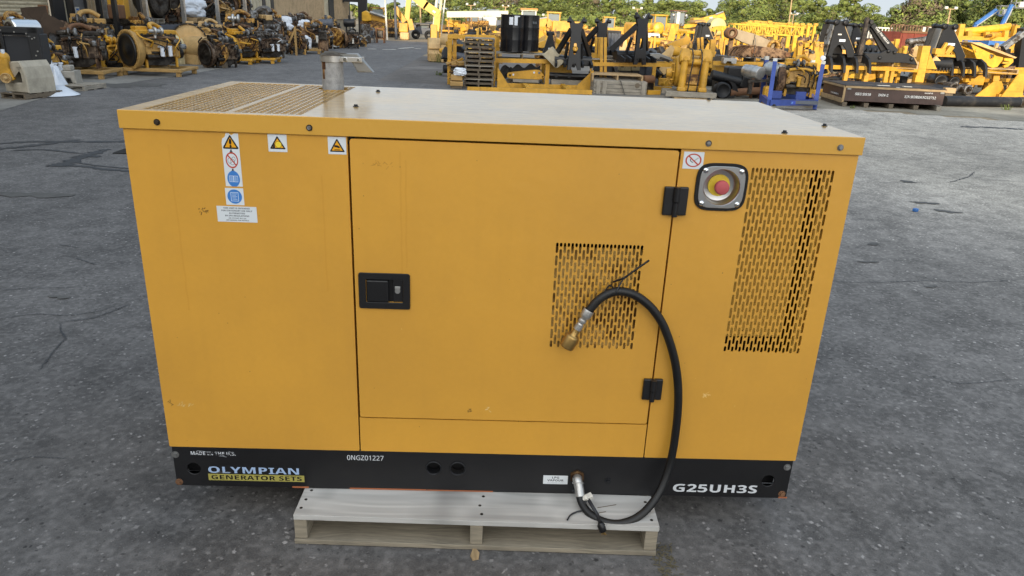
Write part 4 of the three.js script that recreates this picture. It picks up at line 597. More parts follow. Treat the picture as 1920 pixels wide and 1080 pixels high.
const stt = mb(); stt.cyl([-0.28 * w, h * 0.24, d * 0.3], [-0.02 * w, h * 0.24, d * 0.3], 0.06 * h, 0.055 * h); stt.cyl([-0.2 * w, h * 0.33, d * 0.3], [-0.06 * w, h * 0.33, d * 0.3], 0.028 * h); stt.build('starter_motor', mat.darkOily, e);
const al = mb(); al.cyl([0.18 * w, h * 0.58, -d * 0.32], [0.32 * w, h * 0.58, -d * 0.32], 0.07 * h, 0.07 * h, 16); const cm = mb(); cm.cyl([0.18 * w, h * 0.56, d * 0.32], [0.3 * w, h * 0.56, d * 0.32], 0.06 * h, 0.06 * h, 16); cm.build('compressor', mat.dullSteel, e); al.build('alternator', mat.dullSteel, e);
if (o.intake !== false) { const q = mb(); q.tube([[0.2 * w, h * 0.84, -d * 0.18], [0.05 * w, h * 0.93, -d * 0.12], [-0.1 * w, h * 0.9, d * 0.1], [-0.12 * w, h * 0.8, d * 0.3]], 0.045 * h, 18, 8); q.rbox(-0.2 * w, h * 0.83, -d * 0.1, 0.2 * w, 0.1 * h, 0.22 * d, 0.02); q.build('intake_pipe', o.intakeMat ?? am, e); }
if (o.canister) { const q = mb(); q.lathe([-0.3 * w, h * 0.95, 0], [0.3 * w, h * 0.95, 0], [[0, 0], [0.10 * h, 0.01], [0.11 * h, 0.08], [0.11 * h, 0.92], [0.10 * h, 0.99], [0, 1]], 20); q.box(-0.15 * w, h * 0.86, 0, 0.03 * w, 0.12 * h, 0.1 * d); q.box(0.15 * w, h * 0.86, 0, 0.03 * w, 0.12 * h, 0.1 * d); if (o.pipe) q.cyl([-0.05 * w, h * 1.03, 0], [-0.05 * w, h * (1.03 + o.pipe), 0], 0.03 * h); q.build('muffler', o.canister, e); }
for (const s of [-1, 1]) for (const k of [-1, 1]) { const q = mb(); q.bar([s * 0.26 * w, 0, k * d * 0.2], [s * 0.26 * w, 0.28 * h, k * d * 0.2], 0.05); q.build('mounting_foot', am, e); }
return e;
}
// round bell or torque converter housing standing on edge, its face towards +z before turning
function bell(o) {
srand(o.seed); const e = thing(o.name ?? 'bell_housing', o.label, o.category ?? 'housing', o.at, o.ry ?? 0), r = o.r, y = o.y0 + r, L = o.len;
const b = mb(); b.lathe([0, y, -L / 2], [0, y, L / 2], o.prof ? o.prof.map(([a, t]) => [a * r, t]) : [[r * 0.5, 0], [r * 0.8, 0.05], [r * 0.93, 0.35], [r * 0.96, 0.8], [r * 1, 0.82], [r * 1, 1], [r * 0.93, 1]], 36); b.build('shell', o.body, e);
const f = mb(); f.lathe([0, y, L / 2 - 0.06], [0, y, L / 2 - 0.015], [[r * 0.935, 0.2], [r * 0.9, 0.8], [r * 0.5, 1], [r * 0.45, 0.7], [r * 0.22, 0.8], [r * 0.2, 1.4], [0, 1.4]], 36); f.build('face_plate', o.face ?? o.body, e);
for (let i = 0; i < (o.bolts ?? 12); i++) { const q = mb(), a = i / (o.bolts ?? 12) * 6.283; q.cyl([Math.cos(a) * r * 0.965, y + Math.sin(a) * r * 0.965, L / 2 - 0.01], [Math.cos(a) * r * 0.965, y + Math.sin(a) * r * 0.965, L / 2 + 0.02], 0.018, 0.018, 6); q.build('bolt', o.face ?? o.body, e); }
if (o.rim) { const q = mb(); q.torus(0, y, L / 2, r * 0.985, 0.022, 0, 0, 40); q.build('rim', o.rim, e); }
if (o.box) { const q = mb(); q.rbox(o.box * r, y + r * 0.95, L * 0.2, r * 0.45, r * 0.35, L * 0.35, 0.02); for (let i = 0; i < 4; i++) q.rbox(rr(-0.5, 0.5) * r, y + rr(-0.4, 0.4) * r, L / 2, r * 0.3, r * 0.06, 0.05, 0.008); q.build('cover_box', o.body, e); }
for (const s of [-1, 1]) { const ft = mb(); ft.rbox(s * r * 0.55, o.y0 / 2 + r * 0.15, 0, 0.12, o.y0 + r * 0.3, L * 0.6, 0.01); ft.build('foot', o.foot ?? o.body, e); }
return e;
}
// crumpled plastic sheet or bag: a noisy closed surface
function wrapped(name, label, category, at, sx, sy, sz, seed, m = mat.wrap, flatBase = true) {
const g = new THREE.SphereGeometry(1, 64, 40), p = g.attributes.position, v = new THREE.Vector3();
for (let i = 0; i < p.count; i++) { v.fromBufferAttribute(p, i); const a = Math.atan2(v.z, v.x) / 6.2832 + 0.5, t = Math.acos(Math.max(-1, Math.min(1, v.y))) / Math.PI; const edge = Math.sin(t * Math.PI), bx = Math.pow(Math.pow(Math.abs(v.x), 3.2) + Math.pow(Math.abs(v.y), 3.2) + Math.pow(Math.abs(v.z), 3.2), -1 / 3.2); v.multiplyScalar(lerp(1, bx, 0.8)); const n = 1 + edge * (0.34 * (tnoise(a, t, 7, 5, seed) - 0.5) + 0.26 * (Math.abs(tnoise(a, t, 12, 7, seed + 1) - 0.5) * 2 - 0.5) + 0.1 * (Math.abs(tnoise(a, t, 34, 22, seed + 2) - 0.5) * 2 - 0.5)); p.setXYZ(i, v.x * n * sx, Math.max(flatBase ? -0.72 : -2, v.y * n) * sy, v.z * n * sz); }
g.computeVertexNormals(); const b = mb(); b.add(g, mat4(0, 0.72 * sy, 0)); const o = b.build(name, m); o.position.set(...at); return tag(o, label, category);
}
// thin plastic sheet slumped on the ground: creases run out from a low middle
function draped(label, at, rx, rz, h, seed) {
const nA = 84, nT = 14, pos = [], idx = []; for (let t = 0; t <= nT; t++) for (let a = 0; a < nA; a++) { const k = t / nT, A = a / nA, ang = A * 6.2832, fold = Math.abs(tnoise(A, 0.3, 13, 2, seed) * 2 - 1), fine = Math.abs(tnoise(A, k, 31, 5, seed + 1) * 2 - 1), R = k * (0.78 + 0.42 * tnoise(A, 0.7, 7, 2, seed + 2)), y = h * Math.pow(1 - k, 0.75) * (0.55 + 0.75 * tnoise(A, k, 5, 3, seed + 3)) + h * 0.42 * fold * Math.sin(Math.min(1, k * 1.15) * 3.1416) + 0.09 * h * fine * (1 - k * k); pos.push(Math.cos(ang) * R * rx, Math.max(0.012, y), Math.sin(ang) * R * rz); }
for (let t = 0; t < nT; t++) for (let a = 0; a < nA; a++) { const i = t * nA + a, j = t * nA + (a + 1) % nA; idx.push(i, j, i + nA, j, j + nA, i + nA); }
const g = new THREE.BufferGeometry(); g.setAttribute('position', new THREE.Float32BufferAttribute(pos, 3)); g.setIndex(idx); g.computeVertexNormals(); const m = new THREE.MeshStandardMaterial({ color: C(0.62, 0.66, 0.72), roughness: 0.28, side: THREE.DoubleSide, flatShading: false }); m.name = 'clear white film'; const o = mb().add(g).build('plastic_sheet', m); o.position.set(...at); return tag(o, label, 'plastic sheet');
}
// steel storage rack: posts, rails, base frame
function rack(o) {
const r = thing('steel_rack', o.label, 'rack', o.at ?? [0, 0, 0], o.ry ?? 0), m = o.m ?? mat.yellow;
for (const [a, b, s] of o.posts ?? []) { const q = mb(); q.bar(a, b, s ?? 0.09); q.build('post', m, r); }
for (const [a, b, w2, h2] of o.beams ?? []) { const q = mb(); q.bar(a, b, w2 ?? 0.09, h2 ?? 0.09); q.build('beam', m, r); }
for (const [pts, t, mt] of o.gussets ?? []) { const q = mb(); q.prism(pts, t, mt); q.build('gusset', m, r); }
return r;
}
// black multi shank attachment seen from the front: tall plate, two braces, row of tines
function frontThumb(o) {
const t = thing('grapple_thumb', o.label, 'attachment', [o.x, o.y, o.z], o.ry ?? 0), h = o.h, w = o.w, m = o.m ?? mat.black;
const s = mb(); s.prism([[-w * 0.42, h * 0.94], [-w * 0.62, h], [-w * 0.72, h * 0.97], [-w * 0.62, h * 0.86], [-w * 0.46, h * 0.7], [-w * 0.5, h * 0.35], [-w * 0.62, 0], [-w * 0.62, -h * 0.02], [-w * 0.3, -h * 0.02], [-w * 0.12, h * 0.1], [w * 0.12, h * 0.1], [w * 0.3, -h * 0.02], [w * 0.62, -h * 0.02], [w * 0.5, h * 0.35], [w * 0.46, h * 0.7], [w * 0.62, h * 0.86], [w * 0.72, h * 0.97], [w * 0.62, h], [w * 0.36, h * 0.9], [w * 0.12, h * 0.87], [-w * 0.12, h * 0.87]], 0.07, mat4(0, 0, 0.28, -0.06), [rectPts(-w * 0.14, h * 0.28, w * 0.14, h * 0.5, w * 0.13)], 0.006); s.build('mast_plate', m, t);
for (const k of [-1, 1]) { const b = mb(); b.bar([k * w * 0.45, h * 0.74, 0.22], [k * w * (o.spread ?? 1.5), h * 0.24, -0.22], 0.06, 0.13); b.build('brace', m, t); const p = mb(); p.cyl([k * w * 0.5, h * 0.91, 0.26], [k * w * 0.86, h * 0.91, 0.26], 0.045, 0.045, 12); p.build('pin', m, t); }
if (o.inner) { const b = mb(); b.torus(0, h * 0.39, 0.3, w * 0.15, 0.022); b.build('slot_liner', o.inner, t); }
const c = mb(); c.cyl([-w * 1.7, h * 0.16, -0.1], [w * 1.7, h * 0.16, -0.1], 0.1, 0.1, 14); c.rbox(0, h * 0.1, -0.15, w * 3, 0.12, 0.3, 0.02); c.build('cross_tube', m, t);
const n = o.n ?? 5; for (let i = 0; i < n; i++) { const b = mb(), x = lerp(-w * 1.6, w * 1.6, i / (n - 1)); b.prism([[-0.28, 0.02], [-0.1, 0.0], [0.18, 0.06], [0.3, 0.2], [0.26, 0.24], [0.12, 0.17], [-0.1, 0.16], [-0.3, 0.1]], 0.05, mat4(x, h * 0.02, 0.02, 0, Math.PI / 2), [], 0.004); b.build('tine', mat.blackDust, t); }
for (const k of [-1, 1]) { const cy = mb(); cy.cyl([k * w * 0.75, h * 0.16, -0.05], [k * w * 0.62, h * 0.5, 0.1], 0.04, 0.04, 10); cy.build('cylinder', mat.blackDust, t); }
return t;
}
// the same kind of attachment seen from its side: triangular side plate, upright mast, curved tines
function sideThumb(o) {
const t = thing('grapple_thumb', o.label, 'attachment', [o.x, o.y, o.z], o.ry ?? 0), h = o.h, w = o.w, m = o.m ?? mat.black, r = h * 0.06;
const s = mb(); s.prism([[-w * 0.36, 0.34 * h], [-w * 0.30, h * 0.86], [-w * 0.16, h * 0.97], [-w * 0.02, h * 0.96], [w * 0.04, h * 0.84], [w * 0.5, h * 0.36], [w * 0.5, h * 0.24], [w * 0.3, h * 0.24], [w * 0.2, h * 0.40], [w * 0.05, h * 0.5], [-w * 0.1, h * 0.48], [-w * 0.2, h * 0.38], [-w * 0.22, 0.24 * h], [-w * 0.38, 0.24 * h]], 0.04, mat4(0, 0, 0.12), [], 0.004); s.build('side_plate', m, t);
const s2 = mb(); s2.prism([[-w * 0.36, 0.24 * h], [-w * 0.3, h * 0.9], [-w * 0.02, h * 0.9], [w * 0.5, h * 0.36], [w * 0.5, h * 0.24]], 0.04, mat4(-w * 0.18, 0, -0.2)); s2.build('side_plate', m, t);
const d = mb(); d.bar([-w * 0.0, h * 0.9, -0.04], [w * 0.52, h * 0.34, -0.04], 0.3, 0.03, 0); d.build('rear_flange', o.edge ?? m, t);
const f = mb(); f.bar([-w * 0.42, h * 0.26, -0.04], [-w * 0.3, h * 0.92, -0.04], 0.26, 0.04, 0); f.build('front_flange', o.flange ?? m, t);
for (const x of [-0.3, 0.0]) { const p = mb(); p.lathe([w * x, h * 0.94, -0.3], [w * x, h * 0.94, 0.2], [[0, 0], [r, 0], [r, 0.2], [r * 0.7, 0.22], [r * 0.7, 0.78], [r, 0.8], [r, 1], [r * 0.4, 1], [0, 1]], 16); p.build('pin_boss', m, t); }
if (o.label2) { const p = mb(); p.box(w * 0.02, h * 0.58, 0.143, w * 0.2, h * 0.05, 0.004); p.build('plate_sticker', mat.wrap, t); }
if (o.decal) { const p = mb(); p.box(-w * 0.1, h * 0.70, 0.143, w * 0.12, h * 0.025, 0.004); p.build('plate_sticker', mat.white, t); }
const n = o.n ?? 4, tw = o.tw ?? w * 1.15, x0 = o.tx ?? 0; const sh = mb(); { const g = new THREE.CylinderGeometry(h * 0.2, h * 0.2, tw * 0.9, 18, 1, true, Math.PI * 0.45, Math.PI * 0.85); g.rotateZ(Math.PI / 2); sh.add(g, mat4(x0, h * 0.1, 0.05)); } sh.cyl([x0 - tw * 0.45, h * 0.25, -0.1], [x0 + tw * 0.45, h * 0.25, -0.1], 0.07, 0.07, 12); sh.build('rake_shell', mat.blackDust, t);
for (let i = 0; i < n; i++) { const b = mb(), x = x0 + lerp(-tw * 0.47, tw * 0.47, i / (n - 1)); b.prism([[-0.2 * h, 0.26 * h], [0.02 * h, 0.30 * h], [0.2 * h, 0.22 * h], [0.29 * h, 0.08 * h], [0.32 * h, -0.07 * h], [0.25 * h, -0.06 * h], [0.2 * h, 0.05 * h], [0.1 * h, 0.12 * h], [-0.2 * h, 0.14 * h]], 0.07, mat4(x, 0, 0.02, 0, -Math.PI / 2), [], 0.006); b.build('tine', mat.blackDust, t); }
return t;
}

// ---------------------------------------------------------------- engine rows by the building
function place(o, back = 0.4) { return [o.x, o.y, o.z - back]; }
{
// far left: yellow casting on a pale moulded block, on a pallet
const b0 = {x:-8.115,y:0,z:-10.676,w:0.477,h:0.627};
const pl = pallet('grey pallet under the pale moulded block at the left edge', [b0.x, 0, b0.z - 0.5], -0.25, b0.w * 1.05, 0.8, 0.10, mat.woodDark, { n: 5 });
const bk = thing('moulded_block', 'pale beige moulded fairing block with hollow front on pallet at left edge', 'block', [b0.x, 0.101, b0.z - 0.5], -0.25), q = mb(), h = b0.h - 0.1;
q.prism([[-b0.w * 0.5, 0], [b0.w * 0.5, 0], [b0.w * 0.5, h * 0.45], [b0.w * 0.42, h * 0.82], [b0.w * 0.3, h], [-b0.w * 0.2, h * 0.96], [-b0.w * 0.3, h * 0.36], [-b0.w * 0.5, h * 0.3]], 0.6, null, [[[-b0.w * 0.18, h * 0.32], [b0.w * 0.26, h * 0.32], [b0.w * 0.26, h * 0.6], [b0.w * 0.12, h * 0.78], [-b0.w * 0.14, h * 0.8]]], 0.02); q.build('shell', M('pale grp', C(0.46, 0.43, 0.36), 0.7, 0, { map: grimeMap }), bk);
const bp = mb(); bp.box(0.02, h * 0.5, -0.25, b0.w * 0.6, h * 0.7, 0.02); bp.build('back_plate', M('dirty grp', C(0.22, 0.195, 0.15), 0.8, 0, { map: oldMap }), bk);
const y0 = {x:-8.831,y:0,z:-11.468,w:0.225,h:0.59}; const fx = thing('yellow_casting', 'small yellow casting with round flange at the left edge on pale block', 'casting', [b0.x - b0.w * 0.42, 0.1 + h * 0.3, b0.z - 0.2], 0.3), c1 = mb(); c1.rbox(0, 0.26, 0, 0.16, 0.3, 0.2, 0.03); c1.ball(0.02, 0.42, 0.02, 0.09); c1.rbox(0.06, 0.14, 0.03, 0.1, 0.2, 0.12, 0.02, 0, 0, 0.3); c1.build('body', mat.yellow, fx); const c2 = mb(); c2.lathe([0.02, 0.09, 0.05], [0.02, 0.09, 0.16], [[0, 0], [0.085, 0], [0.085, 0.8], [0.07, 0.8], [0.06, 0.5], [0.03, 0.5], [0.03, 1], [0, 1]], 18); c2.build('flange', mat.tan, fx); const c3 = mb(); c3.cyl([0.03, 0.48, 0.05], [0.03, 0.55, 0.05], 0.03); c3.build('cap', mat.wrap, fx);
// radiator with two polished mufflers on it
const r0 = {x:-8.956,y:0,z:-12.213,w:0.676,h:1.109}, rad = thing('radiator', 'big flat black radiator with bolted frame beneath polished mufflers', 'radiator', [r0.x, 0, r0.z - 0.35], 0.12), rm = M('matt black radiator', C(0.02, 0.021, 0.024), 0.6, 0, { map: grimeMap });
const f = mb(); f.rbox(-r0.w * 0.47, r0.h / 2, 0.0, 0.06, r0.h, 0.22, 0.012); f.rbox(r0.w * 0.36, r0.h / 2, 0, 0.2, r0.h, 0.24, 0.015); f.rbox(0, r0.h * 0.95, 0, r0.w, r0.h * 0.1, 0.24, 0.015); f.rbox(0, r0.h * 0.03, 0, r0.w, r0.h * 0.06, 0.24, 0.01); f.rbox(r0.w * 0.5, r0.h * 0.45, -0.05, 0.06, r0.h * 0.9, 0.3, 0.02); f.build('frame', rm, rad);
const co = mb(); co.box(-r0.w * 0.06, r0.h * 0.5, 0.04, r0.w * 0.8, r0.h * 0.86, 0.05); co.build('core', M('fin core', C(0.03, 0.031, 0.035), 0.8), rad); const ln = mb(); ln.box(-r0.w * 0.06, r0.h * 0.86, 0.122, r0.w * 0.72, 0.012, 0.01); ln.build('seam_strip', mat.dullSteel, rad);
for (const [x, y] of [[0.33, 0.82], [0.40, 0.84], [0.42, 0.62], [0.36, 0.55], [0.42, 0.3], [0.38, 0.2], [-0.44, 0.94], [-0.1, 0.92], [0.2, 0.9]]) { const s = mb(); s.cyl([x * r0.w, y * r0.h, 0.11], [x * r0.w, y * r0.h, 0.135], 0.014, 0.014, 8); s.build('bolt', mat.silver, rad); }
for (const [label, a, b2, r] of [['polished muffler lying across the front of the radiator top', [-9.388,1.073,-12.9], [-9.194,1.071,-13.5], 0.165], ['polished muffler behind the other one on the radiator top', [-9.915,1.122,-13.6], [-9.816,1.121,-14.1], 0.15]]) {
const m = thing('muffler', label, 'muffler'), s = mb(); s.lathe(a, b2, [[0, 0.0], [r * 0.75, 0.015], [r * 0.93, 0.05], [r, 0.1], [r, 0.36], [r * 1.04, 0.38], [r, 0.40], [r, 0.62], [r * 1.04, 0.64], [r, 0.66], [r, 0.9], [r * 0.85, 0.97], [r * 0.4, 1], [0, 1]], 30); s.build('shell', mat.chrome, m);
const e2 = mb(), A = v3(a), dd = v3(b2).sub(A); e2.cyl(A.clone().addScaledVector(dd, -0.02), A.clone().addScaledVector(dd, 0.012), r * 0.6, r * 0.7, 20); e2.build('end_cap', mat.dullSteel, m); const sp = mb(); for (const k of [0.3, 0.7]) sp.bar(A.clone().addScaledVector(dd, k).add(new THREE.Vector3(0, -r * 1.5, 0)), A.clone().addScaledVector(dd, k).add(new THREE.Vector3(0, -r * 0.9, 0)), 0.05); sp.build('strap', mat.dullSteel, m);
}
// brown sheets leaning behind
[['leftmost brown cardboard sheet with pointed corner behind the radiator', [-10.321,0.938,-15], 0.42, 0.42, 0.75], ['tall brown cardboard sheet leaning on roller door behind the radiator', [-10.165,0.917,-15.2], 0.5, 0.85, 0.12], ['narrow rust brown sheet behind the tall cardboard', [-10.21,0.91,-15.5], 0.2, 0.95, -0.06], ['right brown cardboard sheet tilted towards the black column', [-9.796,0.914,-15], 0.42, 0.5, -0.5]].forEach(([label, p, w, hh, rz], i) => { const s = mb(); s.rbox(0, 0.1, 0, w, hh, 0.02, 0.005, -0.12, 0.3, rz); const o = s.build('cardboard_sheet', i === 2 ? mat.rust : mat.cardboard); o.position.set(...p); tag(o, label, 'sheet'); const f2 = mb(); f2.bar([p[0] - 0.02, 0, p[2] - 0.06], [p[0], p[1] - 0.1, p[2] - 0.06], 0.12, 0.5); o.userData.x = 0; const st = f2.build('sheet_stand', mat.darkOily); tag(st, ['dark iron stand under the leftmost cardboard sheet', 'dark iron stand under the tall cardboard sheet', 'dark iron stand under the narrow rusty sheet', 'dark iron stand under the tilted right cardboard sheet'][i], 'stand'); });
// engine standing on end beside the radiator
const e1 = {x:-8.797,y:0,z:-12.712,w:0.275,h:0.953}; engine({ label: 'narrow yellow engine on end between radiator and big oily engine', at: place(e1, 0.3), w: 1.0, h: e1.h, d: e1.w * 1.5, ry: 1.25, seed: 11, body: mat.ochre, accent: mat.yellow, filters: 2, filterMat: mat.wrap });
draped('crumpled translucent white plastic sheet on the ground by the radiator', [-8.187,0,-11.621], 0.6, 0.5, 0.24, 501);
draped('upright fold of white plastic behind the crumpled sheet by radiator', [-8.405,0,-12.438], 0.26, 0.26, 0.4, 521);
const cb = {x:-8.315,y:0,z:-12.475,w:0.283,h:0.288}; { const o = thing('concrete_block', 'grey concrete footing block beside the white plastic sheet', 'block', [cb.x, 0.1, cb.z - 0.35], 0.2), s = mb(); s.prism([[-cb.w / 2, 0], [-cb.w * 0.2, 0], [-cb.w * 0.15, 0.1], [cb.w * 0.15, 0.1], [cb.w * 0.25, 0], [cb.w / 2, 0], [cb.w * 0.45, cb.h * 0.8], [-cb.w * 0.45, cb.h * 0.8]], 0.4, null, [], 0.015); s.build('block', mat.concrete, o); const t = mb(); t.rbox(-0.02, cb.h * 0.8 + 0.05, 0, cb.w * 0.5, 0.1, 0.25, 0.02); t.build('cap', mat.concrete, o); }
pallet('grey pallet on the ground under the concrete footing block', (([x, y, z]) => [x, 0, z - 0.4])([-8.187,0,-12.316]), -0.1, 0.8, 0.7, 0.1, mat.woodGrey, { n: 5 });
// big oily engine on a yellow skid
const k1 = {x:-9.145,y:0,z:-14.57,w:1.06,h:0.226}; skid('engine_skid', 'yellow timber skid under the big oily engine', place(k1, 0.55), 0.05, k1.w, 1.1, k1.h * 0.8, mat.woodYellow);
const e2 = {x:-10.528,y:0,z:-16.784,w:0.979,h:1.097}; engine({ label: 'big dark oily engine with white filter on yellow skid', at: [k1.x - 0.15, k1.h * 0.8, k1.z - 0.6], w: e2.w * 1.2, h: e2.h * 0.9, d: 0.95, ry: 0.35, seed: 12, body: mat.oily, accent: mat.rustBrown, housing: mat.darkOily, filters: 1, filterMat: mat.wrap, pipes: mat.ochre, covers: 2, cover: mat.darkOily, intakeMat: mat.rust });
const e3 = {x:-9.744,y:0,z:-16.491,w:0.484,h:0.937}; engine({ label: 'bright gold transmission between oily engine and grey door', at: place({x:-9.448,y:0,z:-15.958,w:0.47,h:0.936}, 0.7), w: 1.0, h: e3.h, d: 0.85, ry: 1.1, seed: 13, body: mat.yellow, accent: mat.yellowBright, housing: mat.yellow, filters: 0, pipes: mat.yellow, cover: mat.yellowBright, manifold: mat.yellow, turbo: mat.yellow, name: 'transmission', category: 'transmission' });
{ const g = thing('gusset_stand', 'yellow steel stand with triangular gusset beside the gold transmission', 'stand', (([x, y, z]) => [x, 0, z])([-9.399,0,-15.984]), 0.2), s = mb(); s.prism([[-0.34, 0.12], [0.06, 0.12], [0.06, 0.62]], 0.03, null, [], 0.004); s.build('gusset', mat.yellow, g); const p = mb(); p.rbox(0.1, 0.42, 0, 0.09, 0.84, 0.09, 0.008); p.build('post', mat.yellow, g); const bs = mb(); bs.rbox(-0.1, 0.06, 0, 0.6, 0.11, 0.12, 0.01); bs.build('foot', mat.yellow, g); }
const e4 = {x:-10.063,y:0,z:-18.27,w:0.697,h:0.917}; engine({ label: 'brown dusty engine with grey pulley behind the gold transmission', at: place({x:-10.063,y:0,z:-18.27,w:0.586,h:0.89}, 0.2), w: e4.w, h: e4.h * 0.95, d: 0.8, ry: 0.5, seed: 14, body: mat.rustBrown, accent: mat.oily, filters: 1, filterMat: mat.dullSteel });
// yellow engine with large dark flywheel
const k2 = {x:-8.141,y:0,z:-15.817,w:1.416,h:0.218}; skid('engine_skid', 'yellow timber skid under the engine with black flywheel', place(k2, 0.6), 0.04, k2.w, 1.2, k2.h * 0.8, mat.woodYellow);
const e5 = {x:-9.395,y:0,z:-18.247,w:1.226,h:1.049}; engine({ label: 'yellow engine with large black flywheel facing the camera on skid', at: [k2.x - 0.05, k2.h * 0.8, k2.z - 0.6], w: e5.w * 1.2, h: e5.h, d: 1.0, ry: 0.95, seed: 15, body: mat.ochre, accent: mat.yellow, housing: mat.ochre, flywheel: mat.black, fly: 1.15, filters: 2, filterMat: mat.wrap, turbo: mat.silver, covers: 2 });
// drums / converter housings
const d1 = {x:-9.061,y:0,z:-19.814,w:0.811,h:1.07}; bell({ label: 'tall tan converter housing with dark rim and top box', at: place({x:-8.908,y:0,z:-19.435,w:0.738,h:1.052}, 0.9), r: d1.w * 0.58, y0: 0.16, len: 0.5, ry: 0.35, seed: 16, body: mat.tan, rim: mat.darkOily, box: 0.1 });
const d2 = {x:-9.46,y:0,z:-20.048,w:0.639,h:0.763}; bell({ label: 'round cream face plate housing in front of the tan housing', at: place({x:-9.143,y:0,z:-19.288,w:0.559,h:0.738}, 0.45), r: d2.w * 0.52, y0: 0.15, len: 0.35, ry: -0.25, seed: 17, body: mat.cream, rim: mat.darkOily, face: mat.tan });
const d3 = {x:-8.705,y:0,z:-19.561,w:0.536,h:0.889}; bell({ label: 'smooth tan drum lying to the right of the converter housings', at: place({x:-8.693,y:0,z:-19.569,w:0.506,h:0.861}, 0.5), r: d3.h * 0.33, y0: 0.18, len: 0.9, ry: 1.2, seed: 18, body: mat.tan, face: mat.tan, bolts: 8, prof: [[0.4, 0], [0.8, 0.04], [1, 0.2], [1, 0.85], [0.97, 1], [0.9, 1]] });
const e6 = {x:-8.863,y:0,z:-20.439,w:0.619,h:1.012}; engine({ label: 'tan geared engine with round pulley right of the drum', at: place({x:-8.685,y:0,z:-20.054,w:0.608,h:0.995}, 0.9), w: 1.1, h: e6.h, d: e6.w, ry: -1.0, seed: 19, body: mat.tan, accent: mat.ochre, filters: 1, filterMat: mat.cream });
const e7 = {x:-7.766,y:0,z:-18.787,w:0.748,h:0.969}; engine({ label: 'dark engine behind the large gold disc', at: place({x:-7.605,y:0,z:-18.461,w:0.651,h:0.955}, 0.75), w: 1.1, h: e7.h, d: 0.8, ry: 0.9, seed: 20, body: mat.oily, accent: mat.darkOily, filters: 0 });
const d4 = {x:-7.836,y:0,z:-19.181,w:0.676,h:0.624}; bell({ label: 'large worn gold disc cover resting on dark timber', at: place({x:-7.707,y:0,z:-18.822,w:0.664,h:0.642}, 0.25), r: d4.w * 0.52, y0: 0.05, len: 0.22, ry: -0.1, seed: 21, body: mat.gold, face: mat.gold, foot: mat.woodDark });
const k3 = {x:-7.606,y:0,z:-20.495,w:0.751,h:0.212}; skid('engine_skid', 'yellow steel skid under the engine with black disc', place(k3, 0.5), 0.05, k3.w, 1.0, k3.h * 0.8, mat.yellow);
const e8 = {x:-8.655,y:0,z:-23.465,w:0.913,h:0.943}; engine({ label: 'yellow engine with small black disc on yellow steel skid', at: [k3.x, k3.h * 0.75, k3.z - 0.5], w: 1.3, h: e8.h, d: 1.0, ry: 1.15, seed: 22, body: mat.gold, accent: mat.yellow, flywheel: mat.black, fly: 0.9, filters: 0, housing: mat.yellow });
engine({ label: 'dark engine piled behind the yellow engine with black disc', at: place({x:-8.634,y:0,z:-22.241,w:0.969,h:1.121}, 1.8), w: 1.5, h: 1.55, d: 0.9, ry: 0.2, seed: 23, body: mat.oily, accent: mat.gold, canister: null, turbo: mat.silver, filters: 2, filterMat: mat.dullSteel });
const k4 = {x:-7.184,y:0,z:-21.275,w:0.778,h:0.203}; skid('engine_skid', 'low yellow skid under the grey engine with white rags', place(k4, 0.5), 0.05, k4.w, 1.0, k4.h * 0.8, mat.yellow);
const e9 = {x:-7.745,y:0,z:-23.489,w:1.198,h:0.879}; engine({ label: 'grey and gold engine with white rags and dark flywheel', at: [k4.x + 0.15, k4.h * 0.7, k4.z - 0.5], w: e9.w * 1.1, h: e9.h, d: 0.9, ry: 0.7, seed: 24, body: mat.oily, accent: mat.dullSteel, flywheel: mat.darkOily, pipes: mat.silver, filters: 2, filterMat: mat.wrap });
wrapped('white_rag', 'white plastic rag hanging on the grey and gold engine', 'rag', [-7.762,0.017,-25.2], 0.13, 0.34, 0.14, 541);
const e10 = {x:-11.362,y:0,z:-32.993,w:1.104,h:1.008}; engine({ label: 'engine with round ringed pulley above the grey engine', at: place({x:-8.003,y:0,z:-22.686,w:0.784,h:1.077}, 1.9), w: 1.4, h: 1.7, d: 0.9, ry: -0.9, seed: 25, body: mat.gold, accent: mat.dullSteel, cover: mat.tan, filters: 1 });
const e11 = {x:-7.428,y:0,z:-25.795,w:0.922,h:0.919}; engine({ label: 'brown engine with black wheel left of the white wrapped tower', at: place(e11, 0.8), w: e11.w, h: e11.h, d: 0.9, ry: 0.4, seed: 26, body: mat.rustBrown, accent: mat.gold, filters: 0 });
wrapped('plastic_cover', 'pointed white plastic cover on top of the brown engine', 'cover', [-9.058,0.732,-30.5], 0.5, 0.32, 0.3, 551);
{ const o = thing('wheel', 'black tyred wheel standing before the brown engine', 'wheel', [-8.009,0.128,-27.5], 0.25), r = 0.24, s = mb(); s.torus(0, 0, 0, r * 0.72, r * 0.3, 0, 0, 28); s.build('tyre', mat.rubber, o); const c = mb(); c.lathe([0, 0, -0.06], [0, 0, 0.05], [[0, 0], [r * 0.5, 0.1], [r * 0.5, 1], [r * 0.2, 0.7], [r * 0.15, 1], [0, 1]], 20); c.build('rim', mat.dullSteel, o); }
{ const o = thing('timber_post', 'yellow timber prop standing at the front of the brown engine', 'post', [-7.3,0,-25.896].map((q, i) => i === 1 ? 0 : q)), s = mb(); s.rbox(0, 0.5, 0, 0.08, 1.0, 0.08, 0.008, 0, 0.2); s.build('post', mat.woodYellow, o); const t = mb(); t.bar([0, 0.9, 0], [-0.4, 0.1, 0.1], 0.07); t.build('brace', mat.woodYellow, o); }
